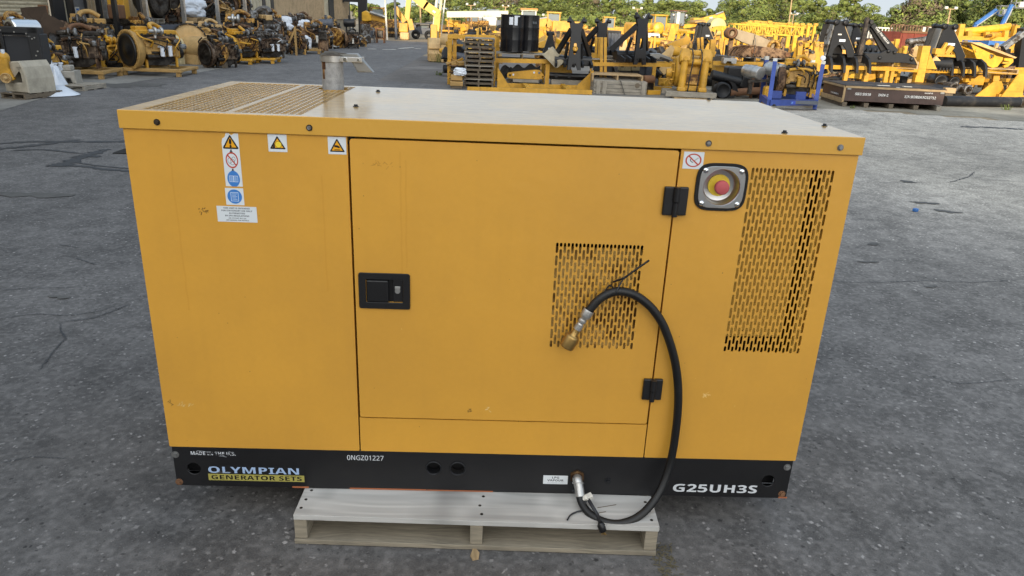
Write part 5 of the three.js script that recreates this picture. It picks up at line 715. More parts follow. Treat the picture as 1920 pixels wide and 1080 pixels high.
const kx = {x:-7.155,y:0,z:-27.186,w:0.71,h:0.136}; skid('engine_skid', 'yellow skid carrying the white wrapped barrel and small pump', place(kx, 0.5), 0.05, kx.w * 1.2, 1.0, Math.max(0.18, kx.h * 0.9), mat.woodYellow);
wrapped('wrapped_barrel', 'lower white wrapped barrel on yellow skid', 'barrel', [kx.x - 0.2, kx.h * 0.9 + 0.02, kx.z - 0.4], 0.2, 0.3, 0.22, 561);
wrapped('wrapped_tower', 'tall white plastic wrapped machine against the tan wall', 'wrapped machine', [-8.16,0.59,-30.8], 0.25, 0.34, 0.28, 571);
{ const p = mb(), a = [-8.413,1.046,-31.2], b = [-8.439,1.345,-31.2]; p.cyl(a, b, 0.12, 0.12, 16); p.cyl(b, [b[0], b[1] + 0.06, b[2]], 0.16, 0.15, 16); tag(p.build('stack_pipe', mat.dullSteel), 'grey capped stack pipe sticking out above the wrapped machine', 'pipe'); }
engine({ label: 'dark pump engine under and behind the white wrapped tower', at: place({x:-7.437,y:0,z:-28.224,w:0.918,h:0.957}, 1.5), w: 1.5, h: 1.25, d: 0.9, ry: 0.5, seed: 27, body: mat.rustBrown, accent: mat.gold, filters: 1 });
{ const o = thing('pump', 'small dark pump with brown drum on the yellow skid', 'pump', [kx.x + 0.45, kx.h * 0.9, kx.z - 0.45]), s = mb(); s.cyl([0, 0, 0], [0, 0.36, 0], 0.2, 0.18, 18); s.build('drum', mat.rustBrown, o); const t = mb(); t.rbox(0, 0.55, 0, 0.3, 0.36, 0.3, 0.05); t.cyl([0, 0.7, 0], [0.1, 0.95, 0], 0.07); t.build('head', mat.darkOily, o); }
// gear case seen from the front, gold housing, last engines
const g1 = {x:-7.494,y:0,z:-31.065,w:0.525,h:0.806}, gc = thing('gear_case_engine', 'brown engine showing its gear case with three round covers', 'engine', place(g1, 0.5), 0.25), sx = g1.w * 1.15, sh = g1.h; { const s = mb(); s.prism([[-sx * 0.36, 0.06 * sh], [sx * 0.36, 0.06 * sh], [sx * 0.48, 0.3 * sh], [sx * 0.44, 0.7 * sh], [sx * 0.3, sh], [-sx * 0.3, sh], [-sx * 0.44, 0.7 * sh], [-sx * 0.48, 0.3 * sh]], 0.5, null, [], 0.03); s.build('case', mat.rustBrown, gc); for (const [y, r, m] of [[0.78, 0.22, mat.gold], [0.46, 0.13, mat.rustBrown], [0.2, 0.17, mat.darkOily]]) { const c = mb(); c.lathe([0, y * sh, 0.24], [0, y * sh, 0.31], [[0, 0], [r * sx * 1.3, 0], [r * sx * 1.3, 0.7], [r * sx * 1.1, 1], [r * sx * 0.8, 0.8], [0, 0.8]], 20); c.build('round_cover', m, gc); } const t = mb(); t.rbox(0, sh * 0.5, -0.5, sx * 0.9, sh * 0.7, 0.6, 0.04); for (let i = 0; i < 6; i++) t.rbox(rr(-0.3, 0.3) * sx, sh * rr(0.9, 1.1), rr(-0.6, 0), 0.2, 0.16, 0.2, 0.03); t.build('block', mat.oily, gc); const fr = mb(); fr.box(sx * 0.5, sh * 0.4, 0.1, 0.06, sh * 0.8, 0.4); fr.build('side_frame', mat.dullSteel, gc); const fo = mb(); fo.box(-sx * 0.3, 0.03 * sh, 0, 0.14, 0.06 * sh, 0.4); fo.box(sx * 0.3, 0.03 * sh, 0, 0.14, 0.06 * sh, 0.4); fo.build('foot', mat.darkOily, gc); }
const mf = (label, a, b, r, m, leg) => { const o = thing('muffler', label, 'muffler'), s = mb(), A = v3(a), B = v3(b); s.lathe(a, b, [[0, 0], [r * 0.9, 0.0], [r, 0.04], [r, 0.3], [r * 1.05, 0.32], [r, 0.34], [r, 0.96], [r * 0.9, 1], [0, 1]], 20); s.build('shell', m, o); const t = mb(); const mid = A.clone().lerp(B, 0.5); t.cyl(mid, mid.clone().add(new THREE.Vector3(0, r * 1.9, 0)), r * 0.3); t.build('outlet', m, o); const l = mb(); for (const k of [0.2, 0.8]) { const q = A.clone().lerp(B, k); l.bar([q.x, q.y - leg, q.z], [q.x, q.y - r * 0.8, q.z], 0.07); } l.build('bracket', m, o); };
mf('grey muffler above the gear case engine', [-8.054,0.999,-33], [-7.43,1.024,-33], 0.19, mat.slate, 0.35);
const h1 = {x:-7.223,y:0,z:-32.415,w:0.785,h:0.861}; bell({ label: 'big gold housing right of the gear case engine', at: place(h1, 0.6), r: h1.h * 0.47, y0: 0.05, len: 0.6, ry: -0.35, seed: 28, body: mat.gold, face: mat.gold, foot: mat.gold });
{ const o = thing('loose_bracket', 'white painted bracket lying before the gold housing', 'bracket', [-7.235,0,-31.847], -0.4), s = mb(); s.rbox(0, 0.1, 0, 0.5, 0.08, 0.12, 0.01, 0, 0, -0.3); s.rbox(-0.15, 0.2, 0, 0.06, 0.22, 0.1, 0.01); s.build('arm', mat.white, o); const t = mb(); t.rbox(0, 0.04, 0, 0.5, 0.07, 0.3, 0.01); t.build('foot', mat.darkOily, o); }
const e12 = {x:-6.49,y:0,z:-32.005,w:0.799,h:0.896}; engine({ label: 'brown engine on stand beneath the black muffler', at: place(e12, 0.7), w: e12.w, h: e12.h * 1.0, d: 0.9, ry: 0.3, seed: 29, body: mat.rustBrown, accent: mat.darkOily, filters: 1, filterMat: mat.white });
mf('black muffler on brackets above the last brown engine', [-8.008,0.972,-38.5], [-7.424,0.995,-38.5], 0.2, mat.black, 0.55);
const e13 = {x:-6.475,y:0,z:-34.335,w:0.554,h:0.528}; engine({ label: 'small gold engine at the end of the row before the black post', at: place(e13, 0.4), w: e13.w * 1.2, h: e13.h, d: 0.6, ry: 0.6, seed: 30, body: mat.gold, accent: mat.ochre, filters: 0 });
{ const o = thing('grey_tank', 'grey wrapped tank behind the small gold engine', 'tank', [-6.965,0,-37.908].map((q, i) => i === 2 ? q - 0.9 : i === 1 ? 0 : q)), s = mb(); s.cyl([0, 0.3, 0], [0, 0.95, 0], 0.3, 0.28, 20); s.build('shell', mat.dullSteel, o); const t = mb(); t.box(0, 0.15, 0, 0.5, 0.3, 0.5); t.build('base', mat.darkOily, o); }
for (const [i, u] of [[0, 697], [1, 706]].values()) { const o = thing('small_machine', ['grey framed small machine at the far end of the engine row', 'dark framed small machine right of the grey framed one'][i], 'machine', [-6.708,0,-39.772].map((q, k) => k === 0 ? q + i * 0.55 - 0.15 : k === 1 ? 0 : q)), s = mb(); for (const k of [-1, 1]) { s.bar([k * 0.2, 0, 0.2], [k * 0.2, 0.75, 0.2], 0.05); s.bar([k * 0.2, 0, -0.2], [k * 0.2, 0.75, -0.2], 0.05); } s.bar([-0.2, 0.75, 0.2], [0.2, 0.75, 0.2], 0.05); s.bar([-0.2, 0.25, 0.2], [0.2, 0.25, 0.2], 0.05); s.build('frame', i ? mat.rust : mat.dullSteel, o); const t = mb(); t.rbox(0, 0.45, 0, 0.32, 0.36, 0.32, 0.04); t.build('body', i ? mat.darkOily : mat.slate, o); }
for (const [i, [x, z, w, h, ry, b, a]] of [[-9.6, -13.4, 1.1, 1.15, 0.8, mat.oily, mat.gold], [-9.8, -16.6, 1.2, 1.2, 0.3, mat.rustBrown, mat.ochre], [-9.4, -18.6, 1.0, 1.15, 1.2, mat.darkOily, mat.gold], [-8.9, -22.0, 1.1, 1.0, 0.4, mat.gold, mat.tan], [-9.0, -27.2, 1.3, 1.3, 0.9, mat.oily, mat.dullSteel], [-9.2, -29.6, 1.3, 1.35, 0.5, mat.rustBrown, mat.gold], [-9.1, -32.2, 1.3, 1.2, 1.0, mat.gold, mat.oily], [-9.3, -35.2, 1.3, 1.25, 0.4, mat.oily, mat.rustBrown], [-8.6, -37.8, 1.2, 1.1, 0.8, mat.rustBrown, mat.ochre]].entries()) engine({ label: ['oily gold engine in second row behind the polished mufflers', 'brown engine in second row between transmission and flywheel engine', 'dark engine in second row behind the tan converter housing', 'gold engine in second row above the large gold disc', 'oily engine in second row behind the white rag', 'brown engine in second row behind the pointed plastic cover', 'gold engine in second row left of the wrapped tower', 'oily engine in second row behind the gear case engine', 'brown engine in second row behind the big gold housing'][i], at: [x, 0.25, z], w, h, d: 0.85, ry, seed: 140 + i, body: b, accent: a, filters: i % 3, flywheel: i % 2 ? mat.black : mat.darkOily });
// storage shelf against the wall
const sh1 = [-9.8,0.985,-19.349], sx1 = -9.8, sy = 0.95, zN = -18.0, zF = -29.5;
const rk = thing('pallet_shelf', 'black steel shelf loaded with engine parts along the tan wall', 'shelf');
for (const [zz, m] of [[zN, mat.black], [-19.4, mat.black], [-19.75, mat.silver], [-22.35, mat.silver], [-25.3, mat.silver], [-28.3, mat.silver]]) for (const x of [sx1, sx1 - 1.1]) { const q = mb(); q.box(x, 1.8, zz, 0.1, 3.6, 0.13); q.build('upright', m, rk); }
for (const y of [sy, 3.0]) for (const x of [sx1, sx1 - 1.1]) { const q = mb(); q.box(x, y, (zN + zF) / 2, 0.05, 0.14, zN - zF); q.build('shelf_beam', x === sx1 ? mat.slate : mat.black, rk); }
const dk = mb(); for (let z2 = zN - 0.1; z2 > zF; z2 -= 0.3) dk.box(sx1 - 0.55, sy + 0.08, z2, 1.05, 0.03, 0.2); dk.build('decking', mat.darkOily, rk);
const T = [[215, -17.95], [268, -19.5], [343, -22.2], [408, -25.2], [460, -28.2], [485, -30]], on = (u) => { let i = 0; while (i < 4 && T[i + 1][0] < u) i++; return [sx1 - 0.5, sy + 0.1, lerp(T[i][1], T[i + 1][1], (u - T[i][0]) / (T[i + 1][0] - T[i][0])) - 0.4]; };
{ const o = thing('yellow_box', 'yellow box casting on the shelf between black uprights', 'box', on(246)), s = mb(); s.rbox(0, 0.42, 0, 0.45, 0.6, 0.3, 0.02); s.build('body', mat.yellow, o); const t = mb(); t.rbox(0.1, 0.3, 0.35, 0.3, 0.36, 0.4, 0.04); t.build('motor', mat.rust, o); const b = mb(); b.rbox(0, 0.06, 0, 0.9, 0.12, 0.9, 0.02); b.build('tray', mat.darkOily, o); const tp = mb(); tp.cyl([0, 0.7, 0], [0, 1.1, 0], 0.1); tp.build('neck', mat.yellow, o); }
pallet('grey pallet on the shelf under the black drum', on(290), 1.57, 0.9, 0.8, 0.13, mat.woodGrey, { n: 4 });
bell({ label: 'dark drum housing with white scrawl on the shelf', at: on(305).map((q, i) => i === 1 ? q + 0.13 : q), r: 0.46, y0: 0.05, len: 0.7, ry: 1.3, seed: 31, body: mat.darkOily, face: mat.darkOily });
{ const o = thing('tan_bracket', 'tan triangular bracket on the shelf beside the silver upright', 'bracket', on(272).map((q, i) => i === 0 ? q + 0.3 : q), 1.4), s = mb(); s.prism([[-0.3, 0], [0.3, 0], [0.12, 0.7], [-0.12, 0.7]], 0.12, null, [], 0.01); s.build('plate', mat.tan, o); const t = mb(); t.cyl([0, 0.45, 0.05], [0, 0.45, 0.1], 0.07); t.build('boss', mat.darkOily, o); }
bell({ label: 'upright yellow ring on the shelf beside the dark drum', at: on(330).map((q, i) => i === 1 ? q + 0.3 : i === 0 ? q + 0.25 : q), r: 0.3, y0: 0.08, len: 0.14, ry: 1.0, seed: 32, body: mat.tan, face: mat.darkOily, foot: mat.rustBrown });
engine({ label: 'rusty gearbox on the shelf right of the yellow ring', name: 'gearbox', category: 'gearbox', at: on(338), w: 0.9, h: 0.8, d: 0.7, ry: 1.2, seed: 33, body: mat.rust, accent: mat.rustBrown, filters: 0 });
pallet('small pale wooden pallet on the shelf under the white bundle', on(364).map((q, i) => i === 0 ? q + 0.2 : q), 1.57, 1.0, 0.8, 0.16, mat.woodNew, { n: 4 });
wrapped('wrapped_bundle', 'white plastic wrapped bundle lying on the shelf', 'bundle', on(370).map((q, i) => i === 1 ? q + 0.17 : q), 0.45, 0.35, 0.9, 581);
engine({ label: 'dark oily engine on the shelf right of the white bundle', at: on(402), w: 1.0, h: 1.0, d: 0.8, ry: 1.2, seed: 34, body: mat.darkOily, accent: mat.oily, filters: 0 });
engine({ label: 'ochre engine with ringed pipe on the shelf between silver uprights', at: on(432), w: 1.1, h: 1.0, d: 0.9, ry: 1.1, seed: 35, body: mat.ochre, accent: mat.tan, flywheel: mat.black, filters: 0 });
engine({ label: 'dark engine with black disc at the far end of the shelf', at: on(468), w: 1.0, h: 1.3, d: 0.9, ry: 0.9, seed: 36, body: mat.rustBrown, accent: mat.gold, flywheel: mat.black, filters: 1 });
engine({ label: 'dark engine on the ground under the shelf behind gold disc', at: [-10.3, 0.02, -24], w: 1.2, h: 0.85, d: 0.9, ry: 1.2, seed: 37, body: mat.darkOily, accent: mat.oily, filters: 0 });
engine({ label: 'oily engine on the ground under the near end of the shelf', at: [-10.2, 0.02, -20.8], w: 1.1, h: 0.8, d: 0.9, ry: 0.9, seed: 38, body: mat.oily, accent: mat.rustBrown, filters: 0 });
}

// ---------------------------------------------------------------- centre row of racks with attachments
const gy = (p) => [p[0], 0, p[2]];
{
const top = [-1.163,1.165,-16.8], tr = [-0.062,1.184,-16.8];
rack({ label: 'yellow steel frame of posts behind the tall stack of pallets', posts: [[gy(top), top], [gy([-1.037,1.168,-16.9]), [-1.037,1.143,-16.9]], [gy(tr), tr, 0.1], [gy([-1.208,1.134,-18]), [-1.208,1.134,-18]], [gy([-0.164,1.175,-18]), [-0.164,1.175,-18]]], beams: [[[-1.202,1.139,-16.8], [-0.048,1.159,-16.8], 0.12, 0.1], [[-1.034,0.943,-16.9], [-0.836,0.938,-16.9], 0.05, 0.05], [[-1.13,0.489,-16.8], [-0.831,0.622,-16.9], 0.06, 0.06], [[-1.122,0.778,-16.85], [-1.028,0.642,-16.85], 0.05, 0.05], [[-1.208,1.108,-18], [-0.162,1.122,-18], 0.1, 0.1], [[-1.034,1.169,-16.85], [-0.942,1.098,-16.85], 0.08, 0.08]] });
// old bucket standing at the left of the frame
const b1 = {x:-2.237,y:0,z:-25.407,w:0.498,h:0.804}; { const o = thing('digger_bucket', 'worn yellow excavator bucket standing on gravel left of the pallet stack', 'bucket', [b1.x, 0, b1.z - 0.5], 0.1), w = b1.w, h = b1.h, s = mb(); s.prism([[0.55, 0.02], [0.6, h * 0.35], [0.5, h * 0.75], [0.25, h], [-0.2, h], [-0.15, h * 0.94], [0.2, h * 0.93], [0.42, h * 0.7], [0.52, h * 0.35], [0.47, 0.06], [-0.1, 0.05], [-0.1, 0.0]], w, mat4(0, 0, 0, 0, -Math.PI / 2)); s.build('shell', mat.tan, o); for (const k of [-1, 1]) { const q = mb(); q.prism([[0.5, 0.05], [0.55, h * 0.35], [0.45, h * 0.75], [0.22, h * 0.97], [-0.18, h * 0.97], [-0.3, h * 0.5], [-0.1, 0.03]], 0.03, mat4(k * (w / 2 + 0.017), 0, 0, 0, -Math.PI / 2)); q.build('side_cheek', mat.ochre, o); } const e = mb(); e.box(0, h * 0.57, 0.58, w * 0.96, 0.03, 0.06); e.build('wear_strip', mat.ochre, o); }
{ const o = thing('link_casting', 'tan link casting with round eye right of the worn bucket', 'casting', [-1.864,0,-25.025].map((q, i) => i === 1 ? 0 : i === 2 ? q - 0.4 : q)), h = {x:-1.864,y:0,z:-25.025,w:0.151,h:0.865}.h, s = mb(); s.rbox(0, h * 0.42, 0, 0.24, h * 0.84, 0.5, 0.03); s.build('body', mat.tan, o); const r = mb(); r.lathe([-0.14, h * 0.88, 0.1], [0.14, h * 0.88, 0.1], [[0.09, 0], [0.22, 0], [0.22, 1], [0.09, 1], [0.09, 0]], 20); r.build('eye', mat.tan, o); const rr2 = mb(); rr2.rbox(0.1, 0.14, 0.1, 0.3, 0.28, 0.3, 0.03); rr2.build('shoe', mat.rustBrown, o); }
const words = ['topmost', 'second from top', 'third from top', 'fourth from top', 'fifth from top', 'sixth', 'fifth from bottom', 'fourth from bottom', 'third from bottom', 'second from bottom', 'bottom']; srand(61);
const st = {x:-0.41,y:-0.037,z:-16.1,w:0.716,h:1.152}, ph = st.h / 11;
for (let i = 0; i < 11; i++) pallet(words[i] + ' old brown pallet in the tall stack by yellow frame', [st.x + rr(-0.02, 0.02), (10 - i) * ph, st.z - 0.45], rr(-0.03, 0.03), st.w, 0.9, ph - 0.002, i % 3 ? mat.woodDark : mat.woodGrey, { n: 4, nb: 2, t: 0.022, group: 'stacked old pallets', stringer: mat.woodDark });
const bx = {x:-0.931,y:0.061,z:-15.9,w:0.306,h:0.16}; { const o = thing('wooden_box', 'small wooden box with brown sides beside the pallet stack', 'box', [bx.x, 0, bx.z], 0.05), s = mb(); s.rbox(0, bx.y + 0.05, 0, bx.w, 0.1, 0.4, 0.01); s.rbox(0, bx.y + 0.18, -0.05, bx.w * 0.9, 0.12, 0.35, 0.01); s.build('crate', mat.woodYellow, o); const l = mb(); l.rbox(0, bx.y / 2, 0, bx.w * 0.9, bx.y, 0.35, 0.01); l.build('base', mat.woodDark, o); }
wrapped('white_bag', 'crumpled white bag lying on the small wooden box', 'bag', [bx.x + 0.08, bx.y + 0.24, bx.z + 0.05], 0.16, 0.1, 0.12, 611);
for (let i = 0; i < 3; i++) { const q = {x:-0.945,y:0.143,z:-16.4,w:0.286,h:0.476}, o = thing('rusty_scrap', ['upper bundle of rusty brackets between frame and pallet stack', 'middle bundle of rusty brackets between frame and pallet stack', 'lower bundle of rusty brackets between frame and pallet stack'][i], 'scrap', [q.x, q.y + i * q.h * 0.33, q.z - 0.3]), s = mb(); srand(70 + i); for (let k = 0; k < 7; k++) s.rbox(rr(-0.16, 0.16), rr(0.03, 0.16), rr(-0.15, 0.2), rr(0.1, 0.3), rr(0.04, 0.1), rr(0.06, 0.2), 0.008, rr(-0.3, 0.3), rr(-0.5, 0.5), rr(-0.3, 0.3)); s.build('bracket', i === 1 ? mat.woodDark : mat.ochre, o); const t = mb(); t.box(0, 0.01, 0, 0.4, 0.02, 0.4); t.build('tray', mat.rustBrown, o); const l = mb(); for (const a of [-0.17, 0.17]) l.box(a, i ? -q.h * 0.16 : -q.y / 2, -0.15, 0.04, i ? q.h * 0.33 : q.y, 0.04); l.build('leg', mat.rustBrown, o); }
// bay with the drums
const zf = -16.9, zb = -18.3, dy = [0.931,0.613,-16.9][1];
rack({ label: 'yellow steel rack carrying the two black drums', posts: [[gy([1.295,0.576,-16.9]), [1.294,0.602,-16.9], 0.1], [gy([1.276,0.491,-18.3]), [1.275,0.518,-18.3], 0.09], [gy([2.394,0.619,-16.9]), [2.392,0.644,-16.9], 0.05], [gy([0.038,0.988,-18.3]), [0.034,1.122,-18.3]]].map((p) => p), beams: [[[-0.018,0.615,-16.9], [1.761,0.645,-16.9], 0.1, 0.1], [[2.002,0.642,-16.9], [2.447,0.634,-16.9], 0.1, 0.1], [[1.68,0.642,-16.9], [2.056,0.644,-16.9], 0.1, 0.1], [[-0.005,0.551,-18.3], [2.626,0.584,-18.3], 0.1, 0.1], [[-0.644,0,-15.098], [2.27,0,-15.488], 0.09, 0.1].map((q, i) => i < 2 ? [q[0], 0.06, q[2]] : q), [[0.042,0,-16.437], [2.378,0,-16.702], 0.1, 0.1].map((q, i) => i < 2 ? [q[0], 0.06, q[2]] : q), [[0.716,0,-16.438], [0.767,0,-15.404], 0.1, 0.06].map((q, i) => i < 2 ? [q[0], 0.1, q[2]] : q), [[1.677,0,-16.696], [1.705,0,-15.518], 0.1, 0.06].map((q, i) => i < 2 ? [q[0], 0.1, q[2]] : q)], gussets: [[[[0, 0], [0.34, 0], [0, 0.5]], 0.02, mat4(...gy([0.042,0,-16.159]), 0, 0, 0)], [[[0, 0], [-0.5, 0], [0, 0.5]], 0.02, mat4(...gy([2.417,0,-16.58]), 0, 0, 0)]] });
const dp = {x:0.651,y:0.638,z:-16.95,w:1.309,h:0.178}; pallet('wooden pallet under the two black drums on yellow rack', [dp.x, dp.y, dp.z - 0.55], 0, dp.w, 1.0, 0.15, mat.woodGrey, { n: 6, stringer: mat.woodDark });
const drum = (label, q, ry) => { const o = thing('steel_drum', label, 'drum', [q.x, q.y, q.z], ry), r = 0.292, h = q.h; const s = mb(); s.lathe([0, 0, 0], [0, h, 0], [[0, 0.01], [r * 0.98, 0.01], [r * 1.01, 0], [r * 1.01, 0.02], [r, 0.03], [r, 0.31], [r * 1.03, 0.325], [r, 0.34], [r, 0.64], [r * 1.03, 0.655], [r, 0.67], [r, 0.97], [r * 1.015, 0.98], [r * 1.015, 1], [r * 0.98, 1], [r * 0.97, 0.985], [0, 0.985]], 40); s.build('shell', mat.blackGloss, o); const b = mb(); b.cyl([0.12, h * 0.985, 0.1], [0.12, h, 0.1], 0.03, 0.03, 12); b.build('bung', mat.dullSteel, o); return [o, r, h]; };
const [da, dr0, dh] = drum('left gloss black steel drum with two white labels on pallet', {x:0.381,y:0.818,z:-17.25,w:0.59,h:0.886}, 0), [db] = drum('right gloss black steel drum with chalk marks behind the other', {x:0.788,y:0.83,z:-17.62,w:0.575,h:0.877}, 0);
const curved = (o, a0, a1, y0, y1, m, name, r = dr0 + 0.0015) => { const g = new THREE.CylinderGeometry(r, r, y1 - y0, 8, 1, true, a0, a1 - a0), me = new THREE.Mesh(g, m); me.position.y = (y0 + y1) / 2; me.name = name; o.add(me); };
curved(da, -0.30, 0.03, dh * 0.73, dh * 0.93, mat.wrap, 'paper_label'); curved(da, 0.14, 0.42, dh * 0.72, dh * 0.94, mat.wrap, 'paper_label'); curved(da, 0.14, 0.62, dh * 0.94, dh * 0.97, mat.wrap, 'paper_label');
{ const c = document.createElement('canvas'); c.width = 160; c.height = 80; const x = c.getContext('2d'); x.fillStyle = '#0c0c0d'; x.fillRect(0, 0, 160, 80); x.fillStyle = '#7d8288'; x.font = 'bold 50px sans-serif'; x.fillText('10-30', 12, 58); const t = new THREE.CanvasTexture(c); t.colorSpace = THREE.SRGBColorSpace; curved(db, 0.3, 0.85, dh * 0.72, dh * 0.86, M('chalk print', C(1, 1, 1), 0.3, 0, { map: t }), 'chalk_mark'); }
{ const g = new THREE.PlaneGeometry(0.42, 0.5, 10, 12), p = g.attributes.position; for (let i = 0; i < p.count; i++) p.setZ(i, 0.04 * Math.sin(p.getX(i) * 16) + 0.05 * (tnoise(p.getX(i) + 0.5, p.getY(i) + 0.5, 6, 6, 71) - 0.5)); g.computeVertexNormals(); const q = [1.435,0.743,-16.75], b = mb(); b.add(g, mat4(0, 0, 0, -0.7, 0.3, 0.6)); const o = b.build('canvas_flap', mat.canvas); o.material.side = THREE.DoubleSide; o.position.set(...q); tag(o, 'beige canvas flap hanging over the rack beam right of drums', 'canvas'); }
// under that deck
{ const q = {x:0.577,y:0.134,z:-17.4,w:1.129,h:0.41}, o = thing('black_rake', 'black scalloped attachment lying under the drum deck', 'attachment', [q.x, q.y, q.z]), w = q.w, h = q.h, out = [[-w / 2, 0]]; for (let i = 0; i <= 24; i++) { const t = i / 24; out.push([lerp(-w * 0.38, w * 0.5, t), h * (0.72 + 0.2 * t + 0.12 * Math.sin(t * 19))]); } out.push([w * 0.5, h * 0.55], [w * 0.1, h * 0.45], [-w * 0.2, h * 0.2], [-w * 0.3, 0]); const s = mb(); s.prism(out, 0.08, null, [], 0.006); s.build('plate', mat.black, o); const t = mb(); t.bar([-w * 0.4, 0.05, 0.1], [-w * 0.2, h * 0.7, 0.1], 0.08); t.bar([-w * 0.2, h * 0.7, 0.1], [w * 0.0, h * 0.3, 0.1], 0.08); t.build('strut', mat.blackDust, o); const b = mb(); b.box(0, -q.y / 2, -0.1, w * 0.8, q.y, 0.3); b.build('timber_block', mat.woodGrey, o); }
pallet('grey flat pallet under the yellow link plate on the ground', (([x, y, z]) => [x, 0, z - 0.35])([0.71,0,-17.464]), 0, 1.05, 0.6, 0.11, mat.woodGrey, { n: 4 });
{ const q = {x:0.761,y:0.186,z:-17,w:0.932,h:0.234}, o = thing('link_plate', 'long yellow steel link plate with pin holes under the drum deck', 'link', [q.x, q.y, q.z]), w = q.w, h = q.h, s = mb(); const o2 = []; for (let k = 0; k <= 8; k++) { const a = Math.PI / 2 + k / 8 * Math.PI; o2.push([-w * 0.44 + Math.cos(a) * h * 0.3, h * 0.32 + Math.sin(a) * h * 0.32]); } o2.push([w * 0.36, 0], [w * 0.5, h * 0.16], [w * 0.5, h * 0.45], [w * 0.36, h], [w * 0.22, h]); s.prism(o2, 0.12, null, [circ2(-w * 0.43, h * 0.33, h * 0.11), circ2(w * 0.36, h * 0.7, h * 0.13), circ2(w * 0.46, h * 0.3, h * 0.09)], 0.006); s.build('plate', mat.yellow, o); for (const [x, y] of [[-0.34, 0.42], [0.22, 0.72]]) { const b = mb(); b.cyl([w * x, h * y, 0.06], [w * x, h * y, 0.068], h * 0.11, h * 0.11, 14); b.build('paper_tag', mat.wrap, o); } const bl = mb(); bl.box(0, -q.y / 2 + 0.05, 0, w * 0.7, Math.max(0.02, q.y - 0.11), 0.1); bl.build('timber_block', mat.woodGrey, o); }
{ const o = thing('blade_segments', 'three yellow curved cutting segments leaning under the deck', 'segments', [1.618,0.309,-17.2]); for (let i = 0; i < 3; i++) { const s = mb(), pts = [[0, 0]]; for (let k = 0; k <= 10; k++) { const a = -0.2 + k / 10 * 1.7; pts.push([Math.cos(a) * 0.34, Math.sin(a) * 0.34]); } pts.push([-0.2, 0.3]); s.prism(pts, 0.05, mat4(-0.22 + i * 0.13, -0.02, -i * 0.12, 0, 0.25), [], 0.005); s.build('segment', mat.yellow, o); } const b = mb(); b.box(-0.05, -0.04, -0.1, 0.6, 0.06, 0.4); b.build('base_plate', mat.black, o); }
{ const q = {x:1.903,y:0.208,z:-16.95,w:1.081,h:0.169}, o = thing('black_beam', 'black hitch beam lying on grey timber block under the deck', 'beam', [q.x, q.y, q.z - 0.1]), s = mb(); s.rbox(0, q.h * 0.45, 0, q.w, q.h * 0.9, 0.2, 0.02); s.cyl([-q.w * 0.5, q.h * 0.6, 0.12], [q.w * 0.45, q.h * 0.55, 0.12], 0.07); s.build('beam', mat.black, o); for (const k of [-0.35, -0.05, 0.4]) { const b = mb(); b.cyl([k * q.w, q.h * 0.6, 0.1], [k * q.w, q.h * 0.6, 0.22], 0.05, 0.05, 12); b.build('pin', mat.blackDust, o); } const t = {x:1.874,y:0.067,z:-16.9,w:0.933,h:0.143}; const tb = mb(); tb.rbox(t.x, t.y + t.h / 2, t.z - 0.15, t.w, t.h, 0.3, 0.006); tag(tb.build('timber_block', mat.woodGrey), 'grey squared timber under the black hitch beam', 'timber'); }
// black thumbs standing on the deck
const f1 = {x:1.913,y:0.509,z:-16.72,w:0.342,h:1.217}; frontThumb({ label: 'tallest centre black thumb with yellow lined slot on the deck', ...f1, w: f1.w * 0.8, inner: mat.yellow, spread: 1.55 });
const f2 = {x:2.706,y:0.733,z:-18.4,w:0.358,h:0.983}; frontThumb({ label: 'black thumb half hidden behind yellow posts right of centre thumb', ...f2, w: f2.w * 0.72, ry: 0.25, spread: 1.5, n: 4 });
const f3 = {x:3.439,y:0.685,z:-16.9,w:0.398,h:1.199}; frontThumb({ label: 'black thumb with long left brace above the grey crate', ...f3, w: f3.w * 0.72, ry: 0.42, spread: 1.9, n: 6 });
const f0 = {x:1.41,y:0.802,z:-18.2,w:0.34,h:0.509}; { const o = thing('small_thumb', 'small black wedge attachment with blue sticker right of drums', 'attachment', [f0.x, f0.y, f0.z]), s = mb(); s.prism([[-f0.w * 0.5, 0], [f0.w * 0.55, 0], [f0.w * 0.16, f0.h * 0.8], [f0.w * 0.18, f0.h], [-f0.w * 0.25, f0.h], [-f0.w * 0.16, f0.h * 0.8]], 0.2, null, [], 0.01); s.build('wedge_plate', mat.blackDust, o); const t = mb(); t.box(0.02, f0.h * 0.18, 0.102, f0.w * 0.36, f0.h * 0.1, 0.005); t.build('blue_sticker', mat.wrap, o); const p = mb(); p.cyl([-f0.w * 0.3, f0.h * 0.94, 0], [f0.w * 0.3, f0.h * 0.94, 0], 0.05); p.build('pin', mat.black, o); const l = mb(); l.box(0, -0.05, -0.1, f0.w, 0.1, 0.4); l.build('base', mat.black, o); }
pallet('grey slatted pallet under the centre black thumb', (([x, y, z]) => [x + 0.2, y, z])([2.054,0.641,-17.4]), 0.05, 1.5, 0.9, 0.1, mat.woodGrey, { n: 6 });
// yellow rack bay 3
const zr = -17.0, z3 = -18.4;
